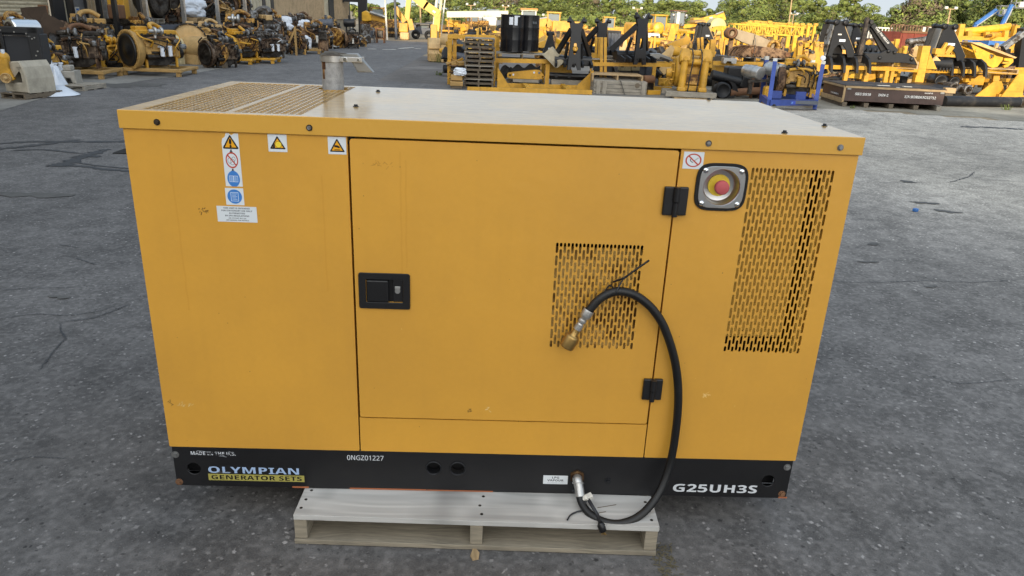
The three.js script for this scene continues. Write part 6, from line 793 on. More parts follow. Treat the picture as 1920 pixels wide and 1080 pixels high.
rack({ label: 'yellow steel rack bay above the grey crate', posts: [[gy([2.696,0.234,-17]), [2.61,1.258,-17], 0.07], [gy([2.804,0.238,-17]), [2.703,1.262,-17], 0.07], [[2.579,0.616,-17.5], [2.542,1.242,-17.5], 0.06], [[2.662,0.619,-17.5], [2.624,1.245,-17.5], 0.06], [gy([3.778,0.526,-18.4]), [3.775,0.554,-18.4], 0.08], [gy([4.007,0.623,-17]), [4.004,0.649,-17], 0.09]], beams: [[[2.447,0.615,-17], [4.478,0.667,-17], 0.1, 0.09], [[2.623,0.592,-18.4], [4.802,0.635,-18.4], 0.1, 0.09], [[3.705,0,-16.159], [4.049,0,-16.29], 0.12, 0.1].map((q, i) => i < 2 ? [q[0], 0.05, q[2]] : q), [[3.78,0,-17.415], [4.606,0,-17.46], 0.1, 0.1].map((q, i) => i < 2 ? [q[0], 0.05, q[2]] : q)], gussets: [[[[0, 0], [0.3, 0], [0.3, 0.1], [0.1, 0.25], [0, 0.25]], 0.1, mat4(...[2.442,0.617,-17.4])]] });
pallet('dark pallet on the rack under the braced black thumb', (([x, y, z]) => [x, y, z - 0.5])([3.382,0.667,-16.95]), 0, 1.35, 0.9, 0.13, mat.woodDark, { n: 6 });
const gc = {x:3.014,y:-0.048,z:-16,w:1.269,h:0.349}; { const o = thing('grey_crate', 'weathered grey plank crate below the pale pallet', 'crate', [gc.x, gc.y, gc.z - 0.5], 0.02), n = 4; for (let i = 0; i < n; i++) { const b = mb(); b.rbox(0, gc.h * (i + 0.5) / n, 0.5, gc.w, gc.h / n - 0.008, 0.03, 0.004); b.build('plank', mat.woodGrey, o); } for (const k of [-1, 1]) for (let i = 0; i < n; i++) { const b = mb(); b.rbox(k * gc.w / 2, gc.h * (i + 0.5) / n, 0, 0.03, gc.h / n - 0.008, 1.0, 0.004); b.build('plank', mat.woodGrey, o); } for (const k of [-0.86, -0.62, 0.88]) { const b = mb(); b.rbox(k * gc.w / 2, gc.h / 2, 0.535, 0.1, gc.h, 0.04, 0.004); b.build('batten', mat.woodGrey, o); } const l = mb(); l.box(0, gc.h * 0.96, 0, gc.w, 0.03, 1); l.build('lid', mat.woodGrey, o); const k = mb(); k.cyl([gc.w * 0.32, gc.h * 0.75, 0.515], [gc.w * 0.32, gc.h * 0.75, 0.525], 0.06, 0.06, 16); k.build('knot', mat.woodDark, o); const f = mb(); f.box(0, -gc.y / 2, 0, gc.w, gc.y, 0.9); f.build('skid', mat.woodDark, o); const s = mb(); s.bar([-gc.w * 0.02, gc.h * 1.06, 0.56], [gc.w * 0.1, 0.0, 0.56], 0.03, 0.012); s.build('black_strap', mat.black, o); }
const pp = {x:2.979,y:0.247,z:-16.2,w:1.251,h:0.187}; pallet('pale new wooden pallet lying on the grey crate', [pp.x, pp.y, pp.z - 0.45], -0.02, pp.w, 0.9, pp.h * 0.98, mat.woodNew, { n: 6, t: 0.022 });
for (const [i, q] of [{x:3.422,y:0.278,z:-18,w:0.299,h:0.3}, {x:3.693,y:0.302,z:-18,w:0.214,h:0.286}].entries()) { const o = thing('tool_cabinet', ['left cream topped black cabinet under the rack', 'right cream topped black cabinet under the rack'][i], 'cabinet', [q.x, q.y, q.z]), s = mb(); s.rbox(0, q.h * 0.25, 0, q.w * 0.97, q.h * 0.5, 0.35, 0.01); s.build('body', mat.black, o); const t = mb(); t.rbox(0, q.h * 0.75, 0, q.w, q.h * 0.5, 0.36, 0.01); t.build('cream_lid', mat.cream, o); const k = mb(); k.box(i ? -0.03 : -q.w * 0.3, q.h * 0.87, 0.182, 0.07, 0.05, 0.005); k.build('latch', mat.black, o); const b = mb(); b.box(0, -q.y / 2, 0, q.w, q.y, 0.3); b.build('plinth', mat.woodDark, o); }
for (const [i, q] of [{x:4.054,y:0.129,z:-18.6,w:0.221,h:0.394}, {x:4.199,y:0.159,z:-18.3,w:0.247,h:0.416}].entries()) { const o = thing('old_drum', ['old scuffed dark drum left of the yellow rack post', 'old scuffed dark drum behind the yellow rack post'][i], 'drum', [q.x, 0, q.z]), s = mb(), r = q.w * 0.52, h = q.y + q.h; s.lathe([0, 0, 0], [0, h, 0], [[0, 0], [r, 0], [r, 0.32], [r * 1.04, 0.34], [r, 0.36], [r, 0.64], [r * 1.04, 0.66], [r, 0.68], [r, 1], [r * 0.96, 0.98], [0, 0.98]], 24); s.build('shell', mat.slate, o); const t = mb(); t.cyl([r * 0.4, h * 0.98, 0], [r * 0.4, h, 0], 0.03); t.build('bung', mat.dullSteel, o); }
{ const q = {x:3.793,y:0.231,z:-16.6,w:0.214,h:0.141}, o = thing('rusty_roller', 'short rusty roller beside the grey crate', 'roller', [q.x, q.y, q.z], 0.5), s = mb(); s.cyl([-0.16, 0.09, 0], [0.16, 0.09, 0], 0.1, 0.1, 18); s.build('barrel', mat.rust, o); const e = mb(); e.torus(0.16, 0.09, 0, 0.08, 0.02, 0, Math.PI / 2); e.build('rim', mat.rustBrown, o); const b = mb(); b.box(0, -q.y / 2, 0, 0.26, q.y, 0.2); b.build('support', mat.darkOily, o); }
// yellow axle housing strapped on timbers
const ax = {x:4.666,y:0.153,z:-15.6,w:1.034,h:0.913}; { const o = thing('axle_housing', 'large yellow strapped axle housing with four thick arms on timbers', 'housing', [ax.x, ax.y, ax.z - 0.45], -0.12), w = ax.w, h = ax.h; const s = mb(); s.lathe([-w * 0.36, h * 0.46, -0.1], [w * 0.4, h * 0.46, -0.1], [[0, 0], [h * 0.20, 0.0], [h * 0.36, 0.03], [h * 0.40, 0.12], [h * 0.43, 0.5], [h * 0.40, 0.85], [h * 0.34, 0.97], [h * 0.2, 1], [0, 1]], 34); s.build('drum', mat.yellow, o);
const f = mb(); f.lathe([-w * 0.42, h * 0.46, -0.1], [-w * 0.36, h * 0.46, -0.1], [[0, 0], [h * 0.1, 0.1], [h * 0.12, 0.4], [h * 0.3, 0.6], [h * 0.37, 0.7], [h * 0.37, 1]], 30); for (let k = 0; k < 10; k++) { const a = k / 10 * 6.283; f.cyl([-w * 0.44, h * 0.46 + Math.sin(a) * h * 0.34, -0.1 + Math.cos(a) * h * 0.34], [-w * 0.38, h * 0.46 + Math.sin(a) * h * 0.34, -0.1 + Math.cos(a) * h * 0.34], 0.02, 0.02, 6); } f.cyl([-w * 0.52, h * 0.42, 0], [-w * 0.4, h * 0.42, 0], 0.1, 0.12, 16); f.build('input_flange', mat.yellow, o);
for (const k of [-0.17, 0.30]) { const a = mb(); a.cyl([k * w - 0.02, 0.03, 0.42], [k * w, h * 0.8, 0.38], 0.085, 0.085, 18); a.rbox(k * w - 0.02, 0.05, 0.42, 0.2, 0.1, 0.2, 0.03); a.build('arm', mat.yellow, o); const c = mb(); c.prism([[-0.12, -0.14], [0.12, -0.14], [0.14, 0.02], [0.06, 0.16], [-0.1, 0.16], [-0.14, 0.0]], 0.3, mat4(k * w, h * 0.86, 0.3, -0.25), [], 0.03); c.cyl([k * w, h * 0.82, 0.44], [k * w, h * 0.82, 0.5], 0.05, 0.05, 14); c.build('knuckle', mat.yellow, o); }
const cr = mb(); cr.rbox(w * 0.065, h * 0.96, 0.26, w * 0.58, h * 0.13, 0.24, 0.03); cr.cyl([-w * 0.1, h * 0.74, 0.38], [w * 0.26, h * 0.74, 0.38], 0.07, 0.07, 16); cr.rbox(w * 0.065, h * 0.08, 0.36, w * 0.44, h * 0.13, 0.12, 0.02); cr.build('cross_member', mat.yellow, o); const in2 = mb(); in2.rbox(w * 0.065, h * 0.3, 0.31, w * 0.42, h * 0.26, 0.1, 0.01); in2.build('dirty_web', mat.gold, o);
for (const k of [-0.06, 0.14]) { const t = mb(); t.tube([[k * w, -0.14, 0.52], [k * w + 0.02, h * 0.4, 0.53], [k * w + 0.05, h * 0.8, 0.5], [k * w + 0.03, h * 1.03, 0.34], [k * w, h * 1.03, 0.16]], 0.016, 20, 6); t.build('black_strap', mat.black, o); } }
{ const o = thing('timber_stack', 'stacked grey timbers and pallet under the yellow axle housing', 'timber stack', [ax.x, 0, ax.z - 0.3], -0.08), n = Math.max(0.1, ax.y); for (const z of [0.35, -0.35]) { const b = mb(); b.rbox(0, n - 0.06, z, ax.w * 1.15, 0.12, 0.14, 0.008); b.build('timber', mat.woodGrey, o); } for (const x of [-0.36, 0, 0.36]) { const b = mb(); b.rbox(x * ax.w, (n - 0.12) / 2, 0, 0.14, n - 0.125, 0.8, 0.006); b.build('bearer', mat.woodDark, o); } for (const z of [0.38, 0.2, 0.0]) { const b = mb(); b.rbox(0.05, n - 0.15, z, ax.w * 0.86, 0.03, 0.12, 0.004); b.build('board', mat.woodNew, o); } }
{ const q = {x:4.351,y:0.801,z:-17.3,w:0.41,h:0.336}, o = thing('ripper_shank', 'yellow ripper head with pointed plate and cylinder on the deck', 'ripper', [q.x, q.y, q.z]), w = q.w, h = q.h, s = mb(); s.prism([[-w * 0.5, h * 0.1], [w * 0.3, -h * 0.1], [w * 0.45, h * 0.8], [w * 0.2, h], [-w * 0.1, h * 0.55]], 0.08, null, [], 0.01); s.build('plate', mat.tan, o); const c = mb(); c.cyl([w * 0.3, h * 0.6, -0.1], [w * 1.6, h * 0.35, -0.2], 0.13, 0.1, 16); c.build('cylinder', mat.yellow, o); const r = mb(); r.prism([[w * 0.1, h * 1.0], [w * 1.1, h * 1.5], [w * 1.3, h * 1.7], [w * 1.6, h * 1.5], [w * 1.5, h * 1.1], [w * 0.5, h * 0.75]], 0.2, mat4(0, 0, -0.4)); r.build('arm', mat.yellow, o); const st2 = mb(); st2.bar([w * 0.1, h * 0.2, -0.4], [w * 1.5, h * 1.6, -0.45], 0.05); st2.build('strut', mat.rustBrown, o); }
{ const q = {x:4.179,y:0.728,z:-17.1,w:0.624,h:0.206}, o = thing('grey_plate', 'notched grey casting tipped on the deck left of yellow axle', 'casting', [q.x, q.y, q.z]), s = mb(); s.prism([[-q.w * 0.5, q.h * 0.5], [q.w * 0.5, 0], [q.w * 0.5, q.h * 0.4], [-q.w * 0.1, q.h], [-q.w * 0.5, q.h * 0.95]], 0.2, null, [], 0.01); s.build('plate', mat.steel, o); const t = mb(); t.rbox(q.w * 0.15, q.h * 0.28, 0.11, q.w * 0.5, q.h * 0.3, 0.05, 0.01, 0, 0, -0.3); t.build('rail', mat.darkOily, o); }
{ const q = {x:3.544,y:0.757,z:-21,w:0.372,h:0.579}, o = thing('grey_dumpster', 'blue grey steel bin behind the yellow rack posts', 'bin', [q.x, q.y, q.z - 0.5]), s = mb(); s.rbox(0, q.h / 2, 0, q.w * 1.1, q.h, 0.8, 0.02); for (let k = 0; k < 4; k++) s.box(lerp(-0.4, 0.4, k / 3) * q.w, q.h / 2, 0.42, 0.04, q.h * 0.9, 0.04); s.build('body', mat.slate, o); const t = mb(); t.rbox(0, q.h, 0, q.w * 1.15, 0.07, 0.86, 0.01); t.build('lid', mat.blackDust, o); const l = mb(); l.box(0, -q.y / 2, 0, q.w, q.y, 0.7); l.build('stand', mat.darkOily, o); }
// bay 4: rusty rake, bleached arm
rack({ label: 'yellow rack deck carrying the rusty rake and bleached arm', posts: [[[5.142,0.993,-17.2], [5.083,1.337,-17.2], 0.06], [[5.237,0.997,-17.2], [5.176,1.354,-17.2], 0.06], [[5.426,0.91,-17], [5.411,1.318,-17], 0.13], [gy([6.162,0.669,-17.6]), [6.158,0.695,-17.6], 0.09], [gy([7.82,0.733,-17.6]), [7.815,0.759,-17.6], 0.09]], beams: [[[5.561,0.743,-17.3], [7.835,0.778,-17.3], 0.1, 0.1], [[5.959,0.704,-18.7], [8.396,0.742,-18.7], 0.1, 0.1], [[6.737,0.045,-17], [5.507,-0.082,-17], 0.1, 0.1]] });
const rp = {x:6.685,y:0.757,z:-17.35,w:1.77,h:0.157}; pallet('grey pallet under the rusty rake on yellow deck', [rp.x, rp.y, rp.z - 0.5], 0, rp.w, 0.9, rp.h, mat.dullSteel, { n: 6, t: 0.02, stringer: mat.woodDark });
{ const b = mb(), q = {x:5.931,y:0.76,z:-17.25,w:0.33,h:0.13}; b.prism([[-q.w / 2, 0], [-q.w * 0.3, 0], [-q.w * 0.25, q.h * 0.4], [q.w * 0.1, q.h * 0.4], [q.w * 0.15, 0], [q.w / 2, 0], [q.w / 2, q.h], [-q.w / 2, q.h]], 0.2); const o = b.build('channel_block', mat.silver); o.position.set(q.x, q.y, q.z + 0.1); tag(o, 'silver notched channel end at the left of the rusty rake pallet', 'channel'); }
{ const q = {x:6.855,y:0.882,z:-17.6,w:1.633,h:0.315}, o = thing('rusty_rake', 'brown rusty curved rake with row of teeth on pallet', 'rake', [q.x, q.y, q.z]), w = q.w, h = q.h; const s = mb(), top2 = [[-w * 0.5, h * 0.1], [-w * 0.28, h * 0.85], [-w * 0.1, h], [w * 0.3, h * 0.85], [w * 0.48, h * 0.55], [w * 0.5, h * 0.25], [w * 0.4, h * 0.12]]; for (let k = 0; k < 7; k++) { const x = lerp(w * 0.3, -w * 0.3, k / 6); top2.push([x + w * 0.04, 0], [x, h * 0.22], [x - w * 0.03, h * 0.05]); } s.prism(top2, 0.1, null, [], 0.012); s.build('side_plate', mat.rustBrown, o); for (let i = 0; i < 5; i++) { const t = mb(), pts = []; for (let k = 0; k <= 8; k++) { const a = k / 8 * 1.5; pts.push([-w * 0.1 - i * w * 0.055 - Math.sin(a) * w * 0.22, h * (1 - 0.9 * (1 - Math.cos(a))), 0.07 + i * 0.03]); } t.tube(pts, 0.022, 12, 6); t.build('rib', mat.rustBrown, o); } for (const [x, y] of [[-0.12, 0.55], [0.43, 0.4]]) { const b = mb(); b.lathe([x * w, y * h, 0.04], [x * w, y * h, 0.1], [[0, 0], [h * 0.2, 0], [h * 0.2, 0.8], [h * 0.12, 1], [h * 0.1, 0.6], [0, 0.6]], 18); b.build('pin_boss', mat.rust, o); } const c = mb(); c.tube([[-w * 0.13, h * 1.6, 0.1], [-w * 0.12, h * 0.7, 0.12], [-w * 0.13, 0, 0.12]], 0.008, 8, 5); c.build('chain', mat.dullSteel, o); const bk = mb(); bk.rbox(w * 0.0, h * 0.5, -0.35, w * 0.7, h * 0.7, 0.5, 0.05); bk.build('rear_shell', mat.rustBrown, o); }
{ const o = thing('loader_boom', 'long bleached brown loader arm lying over the rusty rake', 'arm'), a = v3([6.107,1.477,-17.9]), b = v3([7.257,1.19,-17.9]), d = b.clone().sub(a), n = new THREE.Vector3(-d.y, d.x, 0).normalize(), s = mb(); const pt = (t, k) => { const q = a.clone().addScaledVector(d, t).addScaledVector(n, k); return [q.x, q.y]; }; s.prism([pt(-0.02, -0.07), pt(0.3, -0.13), pt(0.8, -0.15), pt(1.02, -0.07), pt(1.02, 0.1), pt(0.5, 0.15), pt(0.1, 0.13), pt(-0.02, 0.08)], 0.16, mat4(0, 0, -17.9), [], 0.01); s.build('beam', M('bleached brown paint', C(0.36, 0.29, 0.2), 0.8, 0, { map: grimeMap }), o); for (const [q, m, r] of [[a, mat.rust, 0.14], [b, mat.gold, 0.17]]) { const e = mb(); e.lathe([q.x, q.y, -18.05], [q.x, q.y, -17.74], [[r * 0.5, 0], [r, 0], [r, 1], [r * 0.5, 1], [r * 0.5, 0]], 20); e.build('eye', m, o); } const g = mb(); g.bar([...pt(0.5, 0.17), -17.8], [...pt(0.56, -0.2), -17.8], 0.012); g.build('chain', mat.darkOily, o); const sp = mb(); sp.bar([b.x, b.y - 0.1, -17.95], [b.x, [7.313,0.857,-17.9][1], -17.95], 0.12); sp.bar([a.x + 0.1, a.y - 0.1, -18.1], [a.x + 0.1, [6.307,0.725,-18.1][1], -18.1], 0.1); sp.build('prop', mat.rustBrown, o); }
{ const q = {x:7.488,y:0.918,z:-17.9,w:0.368,h:0.505}, o = thing('brown_mast', 'brown worn mast plate right of the bleached arm', 'mast', [q.x, q.y, q.z]), s = mb(); s.prism([[-q.w * 0.25, 0], [q.w * 0.2, 0], [q.w * 0.25, q.h], [0, q.h * 0.98], [-q.w * 0.1, q.h * 0.6]], 0.08, null, [rectPts(-q.w * 0.05, q.h * 0.3, q.w * 0.1, q.h * 0.55, 0.02)]); s.build('plate', mat.rustBrown, o); const b = mb(); b.rbox(q.w * 0.1, 0.12, -0.2, q.w, 0.24, 0.4, 0.02); b.build('block', mat.black, o); }
{ const q = {x:5.976,y:0.393,z:-17.6,w:0.562,h:0.281}, o = thing('yellow_bucket', 'yellow bucket stored under the rusty rake deck', 'bucket', [q.x, q.y, q.z]), s = mb(); s.prism([[-q.w / 2, 0], [q.w * 0.5, 0], [q.w * 0.45, q.h * 0.7], [q.w * 0.2, q.h], [-q.w * 0.5, q.h]], 0.4, null, [], 0.02); s.build('shell', mat.yellow, o); const t = mb(); t.prism([[0, q.h * 0.2], [q.w * 0.3, q.h * 0.25], [q.w * 0.36, q.h * 0.65], [q.w * 0.1, q.h * 0.75]], 0.1, mat4(0, 0, 0.22), [], 0.03); t.build('cheek_plate', mat.yellowBright, o); const b = mb(); b.box(0, -q.y / 2, 0, q.w * 0.8, q.y, 0.3); b.build('support', mat.darkOily, o); }
{ const q = {x:6.546,y:0.395,z:-17.5,w:0.602,h:0.319}, o = thing('black_grille_bucket', 'black ribbed bucket under the deck left of blue stand', 'bucket', [q.x, q.y, q.z]), s = mb(); s.prism([[-q.w / 2, 0], [q.w / 2, 0], [q.w / 2, q.h], [-q.w / 2, q.h]], 0.06, mat4(0, 0, -0.3)); s.build('back', mat.black, o); for (let k = 0; k < 3; k++) { const t = mb(); t.tube([[lerp(-0.45, 0.4, k / 2) * q.w, q.h, -0.2], [lerp(-0.4, 0.45, k / 2) * q.w, q.h * 0.6, 0.1], [lerp(-0.4, 0.45, k / 2) * q.w, 0.1, 0.05]], 0.025, 10, 6); t.build('rib', mat.blackDust, o); } const t = mb(); t.box(0, 0.02, 0, q.w, 0.05, 0.4); t.box(0, q.h * 0.3, 0.06, q.w, 0.03, 0.03); t.build('lip', mat.blackDust, o); const b = mb(); b.box(0, -q.y / 2, 0, q.w * 0.8, q.y, 0.3); b.build('support', mat.darkOily, o); }
{ const o = thing('hydraulic_cylinder', 'dusty black hydraulic cylinder sloping right of the yellow axle', 'cylinder'), a = [5.314,0.51,-16.4], b = [6.11,0.35,-16.4], s = mb(); s.cyl(a, b, 0.12, 0.12, 18); s.build('barrel', mat.blackDust, o); const e = mb(), B = v3(b); e.rbox(B.x + 0.08, B.y, B.z, 0.3, 0.28, 0.28, 0.03, 0, 0, -0.25); e.rbox(B.x + 0.4, B.y - 0.06, B.z, 0.4, 0.2, 0.22, 0.03, 0, 0, -0.3); e.build('gland', mat.black, o); const sp = mb(); sp.bar([a[0] + 0.3, 0, -16.5], [a[0] + 0.3, a[1] - 0.1, -16.5], 0.2); sp.bar([b[0] + 0.4, 0, -16.5], [b[0] + 0.4, b[1] - 0.14, -16.5], 0.2); sp.build('support', mat.darkOily, o); }
{ const q = {x:5.492,y:0.005,z:-15.9,w:0.337,h:0.398}, o = thing('black_hub', 'black axle hub with curved guard on rusty bar', 'hub', [q.x, Math.max(0, q.y), q.z]), s = mb(); s.lathe([0, q.h * 0.45, -0.3], [0, q.h * 0.45, 0.05], [[0, 0], [q.h * 0.4, 0], [q.h * 0.48, 0.4], [q.h * 0.48, 1], [q.h * 0.36, 1], [q.h * 0.3, 0.8], [0, 0.8]], 26); s.build('drum', mat.blackDust, o); const t = mb(); t.prism([[0, 0], [0.2, 0], [0.3, q.h * 0.4], [0.2, q.h * 0.9], [0.05, q.h], [0.14, q.h * 0.7], [0.16, q.h * 0.4]], 0.3, mat4(q.w * 0.3, 0, -0.2)); t.build('guard', mat.black, o); const r = mb(); r.cyl([0.2, 0.12, -0.1], [1.15, 0.2, -0.3], 0.09, 0.09, 14); r.build('shaft', mat.rust, o); const p = mb(); p.rbox(1.05, 0.4, -0.25, 0.12, 0.8, 0.14, 0.01); p.rbox(0.8, 0.25, -0.3, 0.06, 0.5, 0.06, 0.01); p.build('rusty_post', mat.rust, o); const d2 = mb(); d2.rbox(0.65, 0.42, -0.65, 0.9, 0.6, 0.4, 0.05); d2.build('case', mat.black, o); const w = mb(); w.box(0.82, 0.66, -0.42, 0.16, 0.24, 0.02); w.build('grey_label', mat.steel, o); }
// engine on the blue stand
const bz = -14.55; { const o = thing('blue_engine_stand', 'blue steel engine stand with tall corner posts behind generator', 'stand'); const P = [[[6.227,-0.04,-15.2], [6.189,0.962,-15.2]], [[5.829,0,-13.627], [6.062,0.951,-14.3]], [[7.029,0,-14.097], [7.213,0.927,-14.5]], [[7.44,-0.039,-15.6], [7.431,0.904,-15.6]]]; for (const [a, b] of P) { const q = mb(), B = v3(b), A = v3(a); A.y = Math.max(0, Math.min(A.y, 0.05)); A.x = lerp(A.x, B.x, 0.0); q.bar(A, B, 0.085); q.build('post', mat.blue, o); const t = mb(), u = B.clone().sub(A).normalize(); t.bar(B, B.clone().addScaledVector(u, 0.075), 0.088); t.build('white_tip', mat.white, o); }
const A = v3([5.829,0,-13.627]), B = v3([7.029,0,-14.097]), Cc = v3([7.545,0,-15.621]), D0 = v3([6.083,0,-14.799]); for (const [p, q] of [[A, B], [D0, Cc], [A, D0], [B, Cc]]) { const r = mb(); r.bar([p.x, 0.16, p.z], [q.x, 0.16, q.z], 0.09, 0.12); r.build('rail', mat.blue, o); } const m2 = mb(); m2.bar([lerp(A.x, B.x, 0.35), 0.17, A.z - 0.35], [lerp(A.x, B.x, 0.95), 0.17, A.z - 0.35], 0.3, 0.07); m2.build('mount', mat.slate, o); for (const k of [0.3, 0.75]) { const c = mb(); c.box(lerp(A.x, B.x, k), 0.28, A.z - 0.62, 0.22, 0.16, 0.05); c.build('mount_plate', mat.blue, o); }
{ const c = document.createElement('canvas'); c.width = 128; c.height = 48; const x = c.getContext('2d'); x.fillStyle = '#2d46a6'; x.fillRect(0, 0, 128, 48); x.fillStyle = '#7fb0e0'; x.font = 'bold 34px sans-serif'; x.fillText('T-67', 22, 36); const t = new THREE.CanvasTexture(c); t.colorSpace = THREE.SRGBColorSpace; const me = new THREE.Mesh(new THREE.PlaneGeometry(0.18, 0.07), M('stand print', C(1, 1, 1), 0.5, 0, { map: t })); me.name = 'stand_number'; me.position.set(lerp(A.x, B.x, 0.45), 0.16, lerp(A.z, B.z, 0.45) + 0.048); o.add(me); } 
const dsc = mb(); dsc.cyl([v3([7.185,1.073,-14.5]).x, v3([7.185,1.073,-14.5]).y, -14.52], [v3([7.185,1.073,-14.5]).x, v3([7.185,1.073,-14.5]).y, -14.48], 0.055, 0.055, 20); dsc.build('blue_disc', mat.wrap, o); }
const en = {x:6.8,y:0.104,z:-14.75,w:0.776,h:0.878}; engine({ label: 'clean yellow engine with silver canisters on the blue stand', at: [en.x + 0.02, Math.max(0.22, en.y), en.z], w: en.w * 1.4, h: en.h * 1.05, d: 0.7, ry: -0.12, seed: 44, body: mat.ochre, accent: mat.yellow, cover: mat.yellow, pipes: mat.yellow, filters: 1, filterMat: mat.yellow, manifold: mat.yellow, turbo: mat.dullSteel, housing: mat.rustBrown });
{ const o = thing('exhaust_canisters', 'pair of silver exhaust canisters beside the engine on blue stand', 'canisters'), l = [5.971,0.681,-14.9], r = [6.392,0.754,-14.75]; for (const [q, R, len] of [[l, 0.135, 0.3], [r, 0.15, 0.24]]) { const s = mb(); s.lathe([q[0] - len * 0.75, q[1] + 0.03, q[2] - 0.4], [q[0], q[1], q[2] + 0.1], [[0, 0], [R * 0.7, 0.02], [R, 0.08], [R, 0.3], [R * 1.06, 0.32], [R, 0.36], [R, 0.62], [R * 1.06, 0.64], [R, 0.68], [R, 0.98], [R * 0.92, 1], [0, 1]], 26); s.build('canister', mat.silver, o); } const t = mb(); t.bar([l[0] - 0.1, 0.2, l[2] - 0.2], [l[0] - 0.1, l[1] - 0.15, l[2] - 0.2], 0.08); t.bar([r[0] - 0.1, 0.2, r[2] - 0.2], [r[0] - 0.1, r[1] - 0.15, r[2] - 0.2], 0.08); t.bar([l[0] - 0.2, l[1] - 0.2, l[2] - 0.1], [r[0] + 0.3, r[1] - 0.18, r[2] - 0.1], 0.06); t.build('bracket', mat.darkOily, o); const g = mb(); g.rbox(l[0] + 0.2, l[1] - 0.42, l[2] + 0.1, 0.16, 0.3, 0.2, 0.05); g.rbox(l[0] + 0.18, l[1] - 0.75, l[2] + 0.1, 0.12, 0.3, 0.16, 0.05); g.build('gear_pump', mat.yellow, o); }
}
function circ2(x, y, r, n = 14) { const o = []; for (let k = 0; k < n; k++) o.push([x + r * Math.cos(-k / n * 6.2832), y + r * Math.sin(-k / n * 6.2832)]); return o; }

